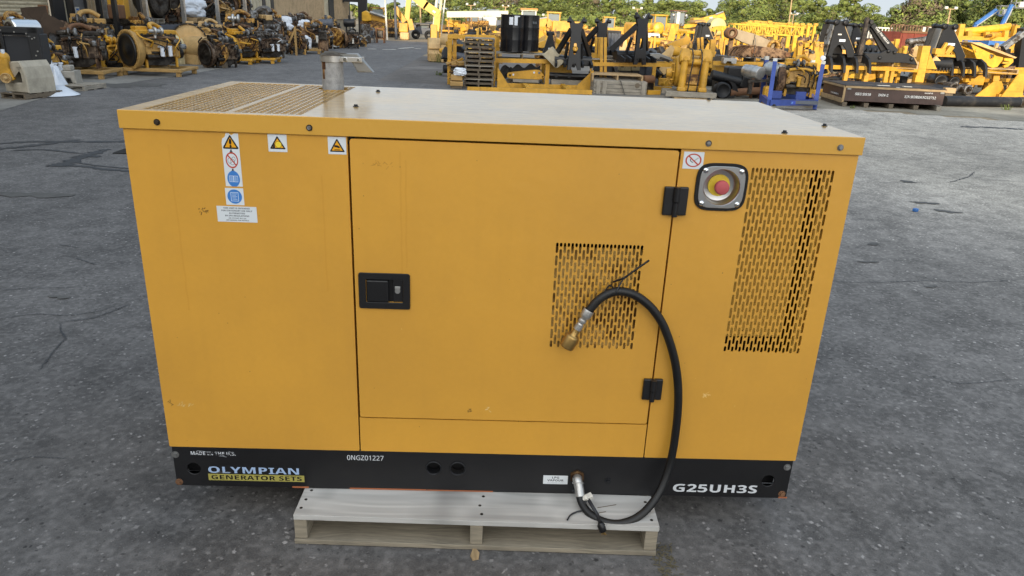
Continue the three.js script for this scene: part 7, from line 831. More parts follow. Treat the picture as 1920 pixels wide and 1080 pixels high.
// ---------------------------------------------------------------- right hand racks, crate and pipe
{
// crate
const A = v3([8.114,0,-15.153]), Bq = v3([10.359,0,-14.939]), Dq = v3([8.146,0,-17.44]), wd = A.distanceTo(Bq), dp = 1.5, ang = Math.atan2(-(Bq.z - A.z), Bq.x - A.x), h = {x:8.17,y:0,z:-15.279,w:0.202,h:0.483}.h * 1.0;
const o = thing('plywood_crate', 'long dark brown plywood crate with stencilled numbers on timber skids', 'crate', [A.x, 0, A.z], ang), f = 0.10, H2 = h;
const front = mb(); front.rbox(wd / 2, (f + H2) / 2, -0.01, wd, H2 - f - 0.05, 0.02, 0.003); front.build('front_panel', mat.crateBrown, o); const left = mb(); left.rbox(0.01, (f + H2) / 2, -dp / 2, 0.02, H2 - f - 0.05, dp, 0.003); left.build('left_panel', mat.crateBrown, o); const rest = mb(); rest.box(wd - 0.01, (f + H2) / 2, -dp / 2, 0.02, H2 - f - 0.05, dp - 0.05); rest.box(wd / 2, (f + H2) / 2, -dp + 0.01, wd - 0.05, H2 - f - 0.05, 0.02); rest.build('rear_panels', mat.crateBrown, o);
const lid = mb(); lid.rbox(wd / 2, H2 - 0.012, -dp / 2, wd + 0.03, 0.022, dp + 0.04, 0.004); lid.build('lid', M('dusty crate lid', C(0.15, 0.115, 0.09), 0.7, 0, { map: dustMap }), o);
const edges = [[[0, H2 - 0.04, 0.012], [wd, H2 - 0.04, 0.012]], [[-0.012, H2 - 0.04, 0], [-0.012, H2 - 0.04, -dp]], [[-0.004, f, 0.006], [-0.004, H2 - 0.06, 0.006]], [[-0.012, f + 0.03, 0], [-0.012, f + 0.03, -dp]]]; edges.forEach(([a, b], i) => { const e = mb(); e.bar(a, b, i === 2 ? 0.03 : 0.04, i === 3 ? 0.1 : 0.045); e.build('edge_batten', mat.woodNew, o); });
for (const k of [0.02, 0.24, 0.49, 0.74, 0.97]) { const s = mb(); s.prism([[-0.045, 0], [0.045, 0], [0.055, f - 0.003], [-0.055, f - 0.003]], dp + 0.06, mat4(wd * k, 0, -dp / 2)); s.build('skid', k === 0.97 ? mat.woodGrey : mat.woodDark, o); }
for (const [x, y] of [[0.04, 0.86], [0.97, 0.85], [0.52, 0.93]]) { const c = mb(); c.rbox(wd * x, H2 * y, 0.012, 0.09, 0.07, 0.03, 0.006); c.build('corner_clip', mat.steel, o); }
const stencil = (text, x0, y0, w, hh, depthN) => { const al = document.createElement('canvas'); al.width = 1024; al.height = 128; const q = al.getContext('2d'); q.fillStyle = '#000'; q.fillRect(0, 0, 1024, 128); q.fillStyle = '#fff'; q.font = 'bold 104px serif'; const m = q.measureText(text).width; q.save(); q.translate(16, 98); q.scale(990 / m, 1); q.fillText(text, 0, 0); q.restore(); q.fillStyle = '#000'; for (let i = 0; i < 8; i++) q.fillRect(i * 131 + 40, 0, 5, 128); const at = new THREE.CanvasTexture(al); at.magFilter = THREE.LinearFilter; const me = new THREE.Mesh(new THREE.PlaneGeometry(w, hh), new THREE.MeshStandardMaterial({ color: C(0.85, 0.85, 0.82), roughness: 0.7, alphaMap: at, transparent: true })); me.material.name = 'stencil paint'; me.name = 'stencil'; me.position.set(x0, y0, depthN); o.add(me); return me; };
stencil('SKU:DS10', wd * 0.19, H2 * 0.60, wd * 0.165, H2 * 0.20, 0.004); stencil('D6N-2', wd * 0.395, H2 * 0.60, wd * 0.105, H2 * 0.20, 0.004); stencil('S/N:BDRD6N212712', wd * 0.765, H2 * 0.58, wd * 0.325, H2 * 0.20, 0.004); stencil('need B', wd * 0.84, H2 * 0.79, wd * 0.085, H2 * 0.1, 0.004); const sl = stencil('V/N 800XZ 1', 0, H2 * 0.55, dp * 0.4, H2 * 0.13, 0); sl.position.set(-0.004, H2 * 0.5, -dp * 0.4); sl.rotation.y = -Math.PI / 2;
for (const [k, w] of [[0.42, 0.28], [0.66, 0.2]]) { const p = mb(); p.rbox(wd * k, H2 + 0.006, -0.25, w, 0.012, 0.09, 0.003, 0, 0.1); p.build('white_strip', mat.white, o); }
// black pipe along the ground
const P0 = v3([11.097,0,-16.019]), P1 = v3([13.635,0,-16.502]), r = 0.125; const pp = thing('black_pipe', 'dusty black steel pipe lying on the ground right of brown crate', 'pipe'), a = [P0.x, r, P0.z - r], b = [P1.x + 1.5, r, P1.z - r - 0.4], s = mb(); s.cyl(a, b, r, r, 26); s.build('tube', mat.blackDust, pp); const bd = mb(), mid = v3(a).lerp(v3(b), 0.55), mid2 = v3(a).lerp(v3(b), 0.585); bd.cyl(mid, mid2, r * 1.05, r * 1.05, 26); bd.build('band', mat.dullSteel, pp);
const wb = mb(), q = [11.704,0.096,-16.9]; wb.rbox(0, 0, 0, 0.26, 0.13, 0.16, 0.006, 0, -0.15); const w2 = wb.build('wood_block', mat.woodNew); w2.position.set(q[0], 0.32, q[2] - 0.1); tag(w2, 'pale timber block at the left end of the black pipe', 'block'); const w3 = mb(); w3.rbox(q[0], 0.125, q[2] - 0.12, 0.2, 0.25, 0.12, 0.006); tag(w3.build('timber_prop', mat.woodDark), 'dark timber prop beneath the pale block beside the crate', 'timber');
// racks: front edge runs back to the right
const zf = (u) => 0;
const gp = (p) => [p[0], 0, p[2]];
rack({ label: 'yellow rack behind the brown crate carrying black thumbs', posts: [[gp([9.404,0.686,-18]), [9.396,0.727,-18], 0.1], [gp([10.052,0.698,-18.2]), [10.046,0.725,-18.2], 0.11], [gp([10.702,0.681,-18.4]), [10.692,0.723,-18.4], 0.1], [gp([10.917,0.683,-18.5]), [10.907,0.725,-18.5], 0.09], [gp([11.85,0.669,-18.8]), [11.821,1.348,-18.8], 0.22], [gp([11.682,0.592,-18.6]), [11.686,0.578,-18.6], 0.14], [gp([11.856,0.593,-19.9]), [11.843,0.653,-19.9], 0.09]], beams: [[[8.613,0.737,-17.8], [10.722,0.724,-18.4], 0.1, 0.1], [[10.546,0.735,-18.35], [12.13,0.688,-18.9], 0.1, 0.11], [[9.326,0.742,-19.3], [12.863,0.702,-20.2], 0.1, 0.1], [[12.051,0.699,-18.9], [15.957,0.699,-20.2], 0.11, 0.12], [[12.917,0.713,-20.3], [16.859,0.738,-21.5], 0.1, 0.1]], gussets: [[[[0, 0], [0.3, 0], [0, 0.42]], 0.05, mat4(...[11.97,0.749,-18.75])], [[[0, 0], [-0.22, 0], [-0.08, 0.3]], 0.1, mat4(...[13.944,0.708,-19.4])]] });
rack({ label: 'yellow rack legs with splayed feet at the right edge behind black pipe', posts: [[[14.751,0,-19.755], [14.83,0.639,-20], 0.16].map((p, i) => p), [[15.273,0,-19.501], [15.751,0.676,-20.2], 0.2]], beams: [[[14.663,0,-19.425], [15.537,0,-19.307], 0.16, 0.1].map((p, i) => i < 2 ? [p[0], 0.05, p[2]] : p)], gussets: [[[[-0.55, 0], [0.4, 0], [0.12, 0.45], [-0.1, 0.45]], 0.04, mat4(...[14.622,0,-19.558])], [[[-0.45, 0], [0.2, 0], [0.1, 0.7], [-0.1, 0.7]], 0.04, mat4(...[15.099,0,-19.293])]] });
{ const o2 = thing('bent_bracket', 'dark brown bent steel bracket leaning on the right rack leg', 'bracket', [15.603,0,-20.225].map((t, i) => i === 1 ? 0 : i === 2 ? t - 0.6 : t)), s2 = mb(); s2.prism([[-0.35, 0], [-0.15, 0.0], [0.25, 0.42], [0.3, 0.85], [0.0, 0.8], [-0.1, 0.35], [-0.35, 0.2]], 0.08, null, [circ2(0.08, 0.5, 0.07)], 0.006); s2.build('plate', mat.rustBrown, o2); const t = mb(); t.rbox(-0.3, 0.07, 0.05, 0.4, 0.14, 0.14, 0.01); t.build('foot', mat.darkOily, o2); }
// tall fork frames beside the blue stand
for (const [i, [u, v0, v1, w]] of [[1499, 76, 150, 0.12], [1511, 92, 150, 0.1], [1528, 78, 150, 0.12], [1538, 79, 128, 0.1]].entries()) { const b0 = [[[8.027,0.354,-17.7], [7.886,1.368,-17.7]], [[8.142,0.367,-17.6], [8.04,1.154,-17.6]], [[8.44,0.37,-17.7], [8.324,1.359,-17.7]], [[8.636,0.389,-17.9], [8.538,1.347,-17.9]]][i], o2 = thing('fork_upright', ['leftmost tall yellow upright behind the blue engine stand', 'short yellow upright second from left behind the blue stand', 'third tall yellow upright between blue stand and black thumb', 'yellow upright touching the black toothed thumb'][i], 'upright'), s2 = mb(); s2.bar([b0[0][0], 0, b0[0][2]], b0[1], w, w); s2.bar([b0[0][0] + 0.08, 0, b0[0][2] - 0.05], [b0[1][0] + 0.08, b0[1][1] - 0.25, b0[1][2] - 0.05], 0.06, 0.1); s2.build('channel', mat.yellow, o2); const t = mb(); t.rbox(b0[0][0], 0.08, b0[0][2], 0.36, 0.16, 0.3, 0.02); t.build('foot', mat.yellow, o2); const k = mb(); k.cyl([b0[1][0], b0[1][1] - 0.08, b0[1][2] - 0.1], [b0[1][0], b0[1][1] - 0.08, b0[1][2] + 0.1], 0.05, 0.05, 12); k.build('pin', mat.gold, o2); }
{ const q2 = {x:8.171,y:0.829,z:-17.55,w:0.238,h:0.303}, o2 = thing('worn_shoe', 'worn tan digging shoe hanging between the yellow uprights', 'shoe', [q2.x, q2.y, q2.z]), s2 = mb(); s2.prism([[-q2.w * 0.5, 0], [q2.w * 0.1, 0], [q2.w * 0.5, q2.h * 0.5], [q2.w * 0.2, q2.h], [-q2.w * 0.3, q2.h * 0.6]], 0.2, null, [], 0.02); s2.build('plate', mat.ochre, o2); const t = mb(); t.cyl([0, q2.h * 0.9, -0.15], [0, q2.h * 0.9, 0.15], 0.04); t.build('pin', mat.dullSteel, o2); }
// thumbs on the right racks
const t4 = {x:9.084,y:0.695,z:-18.1,w:0.772,h:1.23}; sideThumb({ label: 'black thumb with white stickers and four teeth right of blue stand', ...t4, w: t4.w * 1.1, ry: 0.1, n: 4, tw: t4.w * 1.5, tx: t4.w * 0.35, label2: 1, decal: 1, edge: mat.tan, flange: mat.dullSteel });
const t5 = {x:10.202,y:0.905,z:-19.6,w:0.522,h:0.96}; sideThumb({ label: 'smaller black thumb behind the big lettered thumb', ...t5, w: t5.w * 1.1, ry: 0.15, n: 4, tw: t5.w * 1.2, tx: 0.4, label2: 1, flange: mat.steel });
const t7 = {x:12.736,y:0.669,z:-19.3,w:0.946,h:1.28}; sideThumb({ label: 'black thumb with blue white sticker left of yellow coupler', ...t7, w: t7.w * 1.12, ry: 0.08, n: 4, tw: t7.w * 1.15, tx: t7.w * 0.62, label2: 1, edge: mat.tan, flange: mat.steel });
{ const q2 = {x:12.489,y:0.738,z:-19,w:0.531,h:0.299}, o2 = thing('toothed_roller', 'black toothed roller with pale end under the stickered thumb', 'roller', [q2.x, q2.y, q2.z]), s2 = mb(); s2.cyl([-q2.w * 0.5, q2.h * 0.5, 0], [q2.w * 0.5, q2.h * 0.5, 0], q2.h * 0.5, q2.h * 0.5, 20); s2.build('barrel', mat.blackDust, o2); const t = mb(); t.bar([-q2.w * 0.55, q2.h * 0.45, 0.1], [-q2.w * 0.3, q2.h * 1.0, 0.1], 0.05, 0.2); t.build('scraper', mat.tan, o2); for (let k = 0; k < 6; k++) { const e = mb(); e.box(lerp(-0.45, 0.45, k / 5) * q2.w, q2.h * 0.04, q2.h * 0.4, 0.05, 0.08, 0.05); e.build('tooth', mat.black, o2); } }
// big lettered thumb
{ const q2 = {x:10.55,y:0.846,z:-18.35,w:1.653,h:1.162}, o2 = thing('big_thumb', 'largest black thumb with white handwriting on its sloping arm', 'attachment', [q2.x, q2.y, q2.z]), w = q2.w, h2 = q2.h; const pt = (u, v) => [(u - 1657) / 114 * w, (120 - v) / 86 * h2];
const m = mb(); m.prism([pt(1600, 118), pt(1602, 40), pt(1604, 34), pt(1607, 34), pt(1608, 118)], 0.12, mat4(0, 0, 0.1)); m.build('mast_edge', M('brown worn black', C(0.07, 0.052, 0.038), 0.6, 0, { map: oldMap }), o2);
const s2 = mb(); s2.prism([pt(1606, 118), pt(1607, 35), pt(1612, 36), pt(1619, 43), pt(1618, 52), pt(1614, 60), pt(1613, 118)], 0.1, mat4(0, 0, 0.0), [circ2(...pt(1611.5, 60), 0.03), circ2(...pt(1611.5, 76), 0.035)], 0.005); s2.build('mast_plate', mat.black, o2); const hp = mb(); hp.cyl([...pt(1614, 42), -0.05], [...pt(1614, 42), 0.14], 0.05, 0.05, 14); hp.build('pin', mat.blackDust, o2);
const ar = mb(); ar.prism([pt(1614, 50), pt(1619, 44), pt(1674, 92), pt(1670, 99), pt(1660, 99)], 0.05, mat4(0, 0, 0.12), [], 0.005); const arm = ar.build('sloping_arm', M('dusty arm', C(0.05, 0.048, 0.045), 0.6, 0, { map: dustMap }), o2); const ar2 = mb(); ar2.prism([pt(1614, 52), pt(1616, 49), pt(1670, 98), pt(1648, 98)], 0.1, mat4(0, 0, 0.0)); ar2.build('arm_underside', mat.black, o2);
const cv = document.createElement('canvas'); cv.width = 640; cv.height = 96; const t = cv.getContext('2d'); t.fillStyle = '#000'; t.fillRect(0, 0, 640, 96); t.fillStyle = '#fff'; t.font = 'italic bold 78px serif'; t.save(); t.translate(6, 70); t.scale(0.92, 1); t.fillText('Tony Tor-HILLD', 0, 0); t.restore(); const at = new THREE.CanvasTexture(cv); at.magFilter = THREE.LinearFilter; const p0 = pt(1622, 51), p1 = pt(1655, 83), L = Math.hypot(p1[0] - p0[0], p1[1] - p0[1]), me = new THREE.Mesh(new THREE.PlaneGeometry(L, 0.085), new THREE.MeshStandardMaterial({ color: C(0.7, 0.7, 0.68), roughness: 0.7, alphaMap: at, transparent: true })); me.material.name = 'paint marker'; me.name = 'handwriting'; me.position.set((p0[0] + p1[0]) / 2, (p0[1] + p1[1]) / 2, 0.1475); me.rotation.z = Math.atan2(p1[1] - p0[1], p1[0] - p0[0]); o2.add(me);
const b2 = mb(); b2.prism([pt(1612, 118), pt(1612, 100), pt(1640, 99), pt(1648, 94), pt(1655, 92), pt(1664, 97), pt(1700, 99), pt(1708, 106), pt(1714, 117), pt(1712, 119), pt(1690, 116)], 0.22, mat4(0, 0, 0.08), [], 0.012); b2.build('base_jaw', mat.black, o2); for (const [u, v, r] of [[1640, 108, 0.05], [1654, 95, 0.05], [1666, 97, 0.045], [1701, 108, 0.06]]) { const e = mb(); e.lathe([...pt(u, v), 0.15], [...pt(u, v), 0.24], [[0, 0], [r, 0], [r, 0.7], [r * 0.6, 1], [0, 1]], 14); e.build('pin_boss', mat.blackDust, o2); } const ed = mb(); ed.tube([[...pt(1693, 99), 0.2], [...pt(1704, 105), 0.2], [...pt(1714, 118), 0.2]], 0.016, 8, 5); ed.build('worn_edge', mat.tan, o2); }
{ const q2 = {x:10.732,y:0.984,z:-19.6,w:0.618,h:0.246}, o2 = thing('claw_rake', 'black claw rake behind the arm of the lettered thumb', 'rake', [q2.x, q2.y, q2.z]), s2 = mb(); s2.cyl([-q2.w * 0.6, q2.h * 0.7, 0], [q2.w * 0.6, q2.h * 0.7, 0], 0.12, 0.12, 14); s2.build('tube', mat.black, o2); for (let k = 0; k < 5; k++) { const e = mb(); e.prism([[-0.2, 0.3], [0, 0.32], [0.16, 0.2], [0.2, 0], [0.12, 0.02], [0.06, 0.14], [-0.2, 0.2]], 0.08, mat4(lerp(-0.5, 0.5, k / 4) * q2.w, 0, 0, 0, -Math.PI / 2), [], 0.008); e.build('claw', mat.blackDust, o2); } }
const pl6 = {x:10.893,y:0.741,z:-18.45,w:1.385,h:0.208}; pallet('pale wooden pallet under the lettered black thumb on rack', [pl6.x, pl6.y, pl6.z - 0.5], -0.06, pl6.w, 1.0, pl6.h * 0.95, mat.woodNew, { n: 6 });
const pl7 = {x:13.323,y:0.655,z:-19.4,w:1.628,h:0.175}; pallet('wooden pallet under the stickered thumb and yellow coupler', [pl7.x + 0.5, pl7.y + 0.03, pl7.z - 0.5], -0.08, pl7.w * 1.5, 1.0, 0.12, mat.woodNew, { n: 6 });
// yellow quick coupler
{ const q2 = {x:14.389,y:0.802,z:-19.8,w:1.524,h:0.704}, o2 = thing('quick_coupler', 'bright yellow quick coupler with sloping top plate on right rack', 'coupler', [q2.x, q2.y, q2.z], -0.05), w = q2.w, h2 = q2.h, pt = (u, v) => [(u - 1851) / 97 * w, (127 - v) / 48 * h2]; const prof = [pt(1805, 83), pt(1858, 104), pt(1870, 106), pt(1870, 112), pt(1864, 124), pt(1856, 127), pt(1848, 124), pt(1842, 119), pt(1836, 118), pt(1826, 118), pt(1816, 100)]; for (const z of [0.1, -0.5]) { const s2 = mb(); s2.prism(prof, 0.06, mat4(0, 0, z), [circ2(...pt(1848, 105), 0.085, 18)], 0.008); s2.build('side_plate', mat.yellowBright, o2); } const tp = mb(); tp.prism([pt(1804, 81), pt(1822, 80), pt(1895, 105), pt(1892, 107)], 0.75, mat4(0.0, 0, -0.25)); tp.build('top_plate', mat.tan, o2); const h3 = mb(); for (const [u0, u1] of [[1880, 1884]]) h3.prism([pt(1876, 107), pt(1892, 107), pt(1894, 114), pt(1886, 124), pt(1880, 126), pt(1878, 122), pt(1886, 114), pt(1876, 112)], 0.1, mat4(0, 0, 0.0), [], 0.01); h3.build('hook', mat.yellowBright, o2); const bs = mb(); bs.cyl([...pt(1818, 95), 0.12], [...pt(1818, 95), 0.17], 0.05, 0.05, 14); bs.cyl([...pt(1848, 105), -0.5], [...pt(1848, 105), 0.0], 0.04, 0.04, 12); bs.build('boss', mat.yellow, o2); const bl = mb(); bl.box(pt(1880, 0)[0] - 0.05, pt(0, 116)[1], -0.1, 0.2, 0.05, 0.5); bl.build('cross_bar', mat.yellow, o2); }
// under the right rack: yellow valve bodies on a low beam
{ const o2 = thing('cylinder_bundle', 'row of yellow hydraulic parts stored under the right rack', 'hydraulic parts'), L = v3([13.062,0.356,-20.4]), R = v3([15.849,0.382,-21]), n = 9; srand(66); for (let i = 0; i < n; i++) { const t = (i + 0.5) / n, p = L.clone().lerp(R, t), s2 = mb(); s2.cyl([p.x - 0.1, p.y - 0.2, p.z], [p.x + rr(-0.1, 0.2), p.y + 0.22, p.z], rr(0.06, 0.12), rr(0.05, 0.1), 12); s2.rbox(p.x, p.y + 0.05, p.z - 0.1, rr(0.2, 0.34), rr(0.2, 0.4), 0.25, 0.03, 0, 0, rr(-0.4, 0.4)); s2.ball(p.x, p.y + 0.2, p.z, 0.1); s2.build('valve_body', i % 3 ? mat.yellow : mat.tan, o2); } const b2 = mb(); b2.bar([L.x + 0.8, 0.42, L.z + 0.5], [R.x, 0.45, R.z + 0.5], 0.1, 0.1); b2.bar([L.x - 0.2, 0.3, L.z], [R.x, 0.3, R.z], 0.6, 0.04); b2.build('beam', mat.yellow, o2); const lg = mb(); for (let i = 0; i < 4; i++) { const p = L.clone().lerp(R, i / 3); lg.bar([p.x, 0, p.z + 0.3], [p.x, 0.4, p.z + 0.3], 0.1); } lg.build('leg', mat.yellow, o2); const fin = mb(); fin.prism([[0, 0.3], [0.5, 0.3], [0.5, 0.75]], 0.04, mat4(lerp(L.x, R.x, 0.33), 0, L.z + 0.45)); fin.build('fin', mat.yellow, o2); }
{ const o2 = thing('axle_rollers', 'grey roller axle with two hollow hubs behind the crate', 'axle'), a2 = v3([12.343,0.327,-18]), b3 = v3([12.753,0.287,-18]); for (const [p, m] of [[a2, 1], [b3, 1]]) { const s2 = mb(); s2.lathe([p.x - 0.02, p.y, p.z - 0.3], [p.x + 0.03, p.y, p.z + 0.12], [[0, 0], [0.12, 0], [0.14, 0.3], [0.14, 0.9], [0.12, 1], [0.075, 1], [0.07, 0.6], [0, 0.6]], 22); s2.build('hub', mat.dullSteel, o2); } const t = mb(); t.cyl([a2.x, a2.y, a2.z - 0.2], [b3.x, b3.y, b3.z - 0.2], 0.09, 0.09, 14); t.rbox(a2.x - 0.16, a2.y + 0.0, a2.z - 0.1, 0.2, 0.22, 0.3, 0.02); t.build('shaft', mat.darkOily, o2); const l = mb(); l.rbox((a2.x + b3.x) / 2, a2.y / 2 - 0.05, a2.z - 0.2, 0.6, Math.max(0.1, a2.y - 0.12), 0.3, 0.01); l.build('support', mat.black, o2); }
{ for (const [i, p] of [[12.515,0.419,-19], [12.901,0.419,-19]].entries()) { const s2 = mb(), r2 = [0.2, 0.15][i]; s2.lathe([0, 0, -0.2], [0, 0, 0.2], [[0, 0], [r2, 0.02], [r2, 0.98], [r2 * 0.7, 1], [r2 * 0.5, 0.9], [0, 0.9]], 22); s2.bar([0, -p[1], 0], [0, -r2 * 0.8, 0], 0.14); const o2 = s2.build('black_roller', mat.black); o2.position.set(...p); tag(o2, ['larger black roller end under the right rack beam', 'smaller black roller end under the right rack beam'][i], 'roller'); } }
wrapped('black_tarp', 'crumpled black tarpaulin behind the right end of the crate', 'tarpaulin', (([x2, y, z]) => [x2, y - 0.1, z])([11.772,0.231,-18.2]), 0.75, 0.16, 0.4, 631, mat.black);
{ const o2 = thing('angular_plate', 'bright yellow angular blade under the rack left of the lettered thumb', 'blade', [10.124,0.531,-19]), s2 = mb(); s2.prism([[-0.2, -0.12], [0.18, -0.14], [0.2, 0.12], [0.0, 0.18], [-0.08, 0.12]], 0.15, null, [], 0.012); s2.build('plate', mat.yellowBright, o2); const t = mb(); t.rbox(0.45, 0.0, -0.1, 0.3, 0.36, 0.2, 0.04, 0, 0, 0.3); t.rbox(0.95, 0.04, -0.15, 0.6, 0.24, 0.2, 0.04, 0, 0, 0.1); t.build('bracket', mat.yellow, o2); const b2 = mb(); b2.bar([0, -0.75, 0], [0, -0.1, 0], 0.1); b2.bar([0.7, -0.75, 0], [0.7, -0.1, 0], 0.1); b2.build('support', mat.darkOily, o2); }
{ const o2 = thing('scrap_struts', 'tangle of brown struts on black sheets behind the crate left end', 'scrap', [9.268,0.499,-18.6].map((t, i) => i === 1 ? 0 : t)), s2 = mb(); srand(68); for (let i = 0; i < 6; i++) s2.bar([rr(-0.7, 0.2), rr(0.1, 0.3), rr(-0.3, 0.3)], [rr(0, 0.7), rr(0.3, 0.8), rr(-0.3, 0.3)], 0.05); s2.build('strut', mat.rustBrown, o2); const t = mb(); for (let i = 0; i < 4; i++) t.rbox(0, 0.06 + i * 0.12, -0.1, 1.5 - i * 0.2, 0.05, 0.7, 0.01, rr(-0.05, 0.05), rr(-0.1, 0.1)); t.build('sheet', mat.blackDust, o2); }
// cylinders on the upper right rack
{ const zc = -24; rack({ label: 'yellow rack of long hydraulic cylinders under the blue lifts', posts: [[gp([15.408,1.398,-24]), [15.356,1.966,-24], 0.16], [gp([15.959,1.156,-24]), [15.864,2.021,-24], 0.17], [gp([17.733,1.489,-24]), [17.779,2.045,-24], 0.16], [[16.217,1.603,-24], [16.181,1.81,-24], 0.14], [[16.834,1.61,-24], [16.801,1.8,-24], 0.14], [[17.489,1.618,-24], [17.453,1.877,-24], 0.14], [[15.615,1.614,-24], [15.58,1.82,-24], 0.12]], beams: [[[15.382,1.571,-24], [17.871,1.599,-24], 0.13, 0.13], [[16.076,1.62,-25.2], [18.678,1.649,-25.2], 0.13, 0.13]] });
const cyl = (label, a, b, r, m) => { const o2 = thing('hydraulic_cylinder', label, 'cylinder'), s2 = mb(), A2 = v3(a), B2 = v3(b); s2.lathe(a, b, [[0, 0], [r * 0.8, 0], [r, 0.02], [r, 0.88], [r * 1.12, 0.885], [r * 1.12, 0.99], [r * 0.6, 1], [0, 1]], 20); s2.build('barrel', m, o2); const e = mb(); e.cyl(A2.clone().addScaledVector(B2.clone().sub(A2).normalize(), -0.25), A2, r * 0.4, r * 0.5, 12); e.lathe(B2.clone().add(new THREE.Vector3(0.12, 0, -0.1)), B2.clone().add(new THREE.Vector3(0.12, 0, 0.1)), [[0.05, 0], [r * 0.9, 0], [r * 0.9, 1], [0.05, 1], [0.05, 0]], 16); e.build('eye', mat.gold, o2); };
cyl('longest bright yellow hydraulic cylinder on top of the right rack', [16.17,1.769,-24.3], [17.755,1.988,-24.3], 0.13, mat.yellowBright); cyl('yellow hydraulic cylinder below the longest one', [16.397,1.675,-24.2], [17.424,1.776,-24.6], 0.085, mat.yellow); cyl('short yellow hydraulic cylinder with round end facing out', [16.917,1.685,-23.9], [18.07,1.731,-24.6], 0.11, mat.yellow); cyl('short yellow cylinder at the left end of cylinder rack', [15.692,1.63,-24.2], [16.141,1.678,-24.4], 0.085, mat.yellow); }
{ const o2 = thing('dark_boom', 'dark grey sloping boom with black frame at the right edge', 'boom'), s2 = mb(); s2.bar([15.826,1.34,-21.5], [16.34,1.801,-21.5], 0.2, 0.16); s2.build('arm', mat.dullSteel, o2); const t = mb(); t.bar([[16.725,0.727,-21.6][0], 0, -21.6], [16.431,1.96,-21.6], 0.3); t.bar([[16.382,0.7,-21.8][0], 0, -21.8], [16.173,1.309,-21.8], 0.16); t.rbox([16.654,0.901,-21.9][0], [16.654,0.901,-21.9][1], -21.9, 0.9, 0.6, 0.4, 0.05); t.build('frame', mat.black, o2); }
{ const o2 = thing('forklift_tines', 'small yellow bracket cluster in front of the stickered thumb', 'brackets', [12.413,1.194,-19]), s2 = mb(); s2.rbox(-0.05, 0.02, 0, 0.28, 0.16, 0.2, 0.02); s2.rbox(0.22, 0.06, 0, 0.14, 0.26, 0.14, 0.02, 0, 0, -0.5); s2.rbox(0.1, -0.08, 0.05, 0.5, 0.07, 0.16, 0.01); s2.rbox(0.08, 0.16, 0, 0.08, 0.2, 0.1, 0.01, 0, 0, -0.4); s2.build('bracket', mat.yellow, o2); const t = mb(); t.bar([0.05, -0.4, 0], [0.05, -0.1, 0], 0.1); t.build('stem', mat.darkOily, o2); }
// weeds
const wm = new THREE.MeshStandardMaterial({ color: C(0.10, 0.13, 0.03), roughness: 0.9, side: THREE.DoubleSide }); wm.name = 'weed'; const weeds = (p, n, s2, seed, label) => { srand(seed); const b4 = mb(); for (let i = 0; i < n; i++) { const a3 = rnd() * 6.28, l = rr(0.3, 1) * s2, x2 = p[0] + rr(-s2, s2) * 0.8, z2 = p[2] + rr(-s2, s2) * 0.5; b4.bar([x2, 0, z2], [x2 + Math.cos(a3) * l * 0.5, l, z2 + Math.sin(a3) * l * 0.3], 0.012, 0.004); } const m = b4.build('weed_tuft', wm); tag(m, label, 'weeds'); };
weeds([13.396,0,-21.698], 40, 0.35, 71, 'tall weeds growing behind the right part of the crate'); weeds([8.17,0,-14.755], 16, 0.07, 72, 'tiny weed at the front left corner of the crate'); weeds([12.475,0,-15.806], 24, 0.14, 73, 'dry weeds in front of the black pipe'); weeds([-1.636,0,-19.488], 30, 0.12, 74, 'low green weeds at the edge of gravel left of racks'); weeds([-1.958,0,-25.275], 26, 0.4, 75, 'green weeds beside the worn yellow bucket');
}

function X0(u, z) {                                                          // x of a point at ground distance z in direction u of the view axis
const t = (z - camera.position.z), a = new THREE.Vector3((u - 960) / 1360.67, (540 - 66) / 1360.67, -1).applyEuler(camera.rotation); return camera.position.x + a.x / a.z * t;
}

// ---------------------------------------------------------------- machines far out in the lot
function tracks(o, len, wid, h, m = mat.darkOily) { for (const s of [-1, 1]) { const b = mb(), pts = []; for (let k = 0; k <= 8; k++) { const a = -Math.PI / 2 + k / 8 * Math.PI; pts.push([len / 2 - h / 2 + Math.cos(a) * h / 2, h / 2 + Math.sin(a) * h / 2]); } for (let k = 0; k <= 8; k++) { const a = Math.PI / 2 + k / 8 * Math.PI; pts.push([-len / 2 + h / 2 + Math.cos(a) * h / 2, h / 2 + Math.sin(a) * h / 2]); } b.prism(pts, 0.5, mat4(0, 0, s * wid / 2), [], 0.03); b.build('track', m, o); } }
function cabOn(o, x, y, z, w, h, d, m) { const p = mb(); for (const i of [-1, 1]) for (const k of [-1, 1]) p.box(x + i * (w / 2 - 0.05), y + h / 2, z + k * (d / 2 - 0.05), 0.1, h, 0.1); p.build('cab_pillar', m, o); const g = mb(); g.box(x, y + h * 0.56, z, w - 0.14, h * 0.76, d - 0.14); g.build('cab_glass', mat.glass, o); const r = mb(); r.rbox(x, y + h + 0.06, z, w + 0.15, 0.14, d + 0.15, 0.03); r.build('cab_roof', m, o); const l = mb(); l.box(x, y + h * 0.1, z, w - 0.02, h * 0.2, d - 0.02); l.build('cab_base', m, o); }
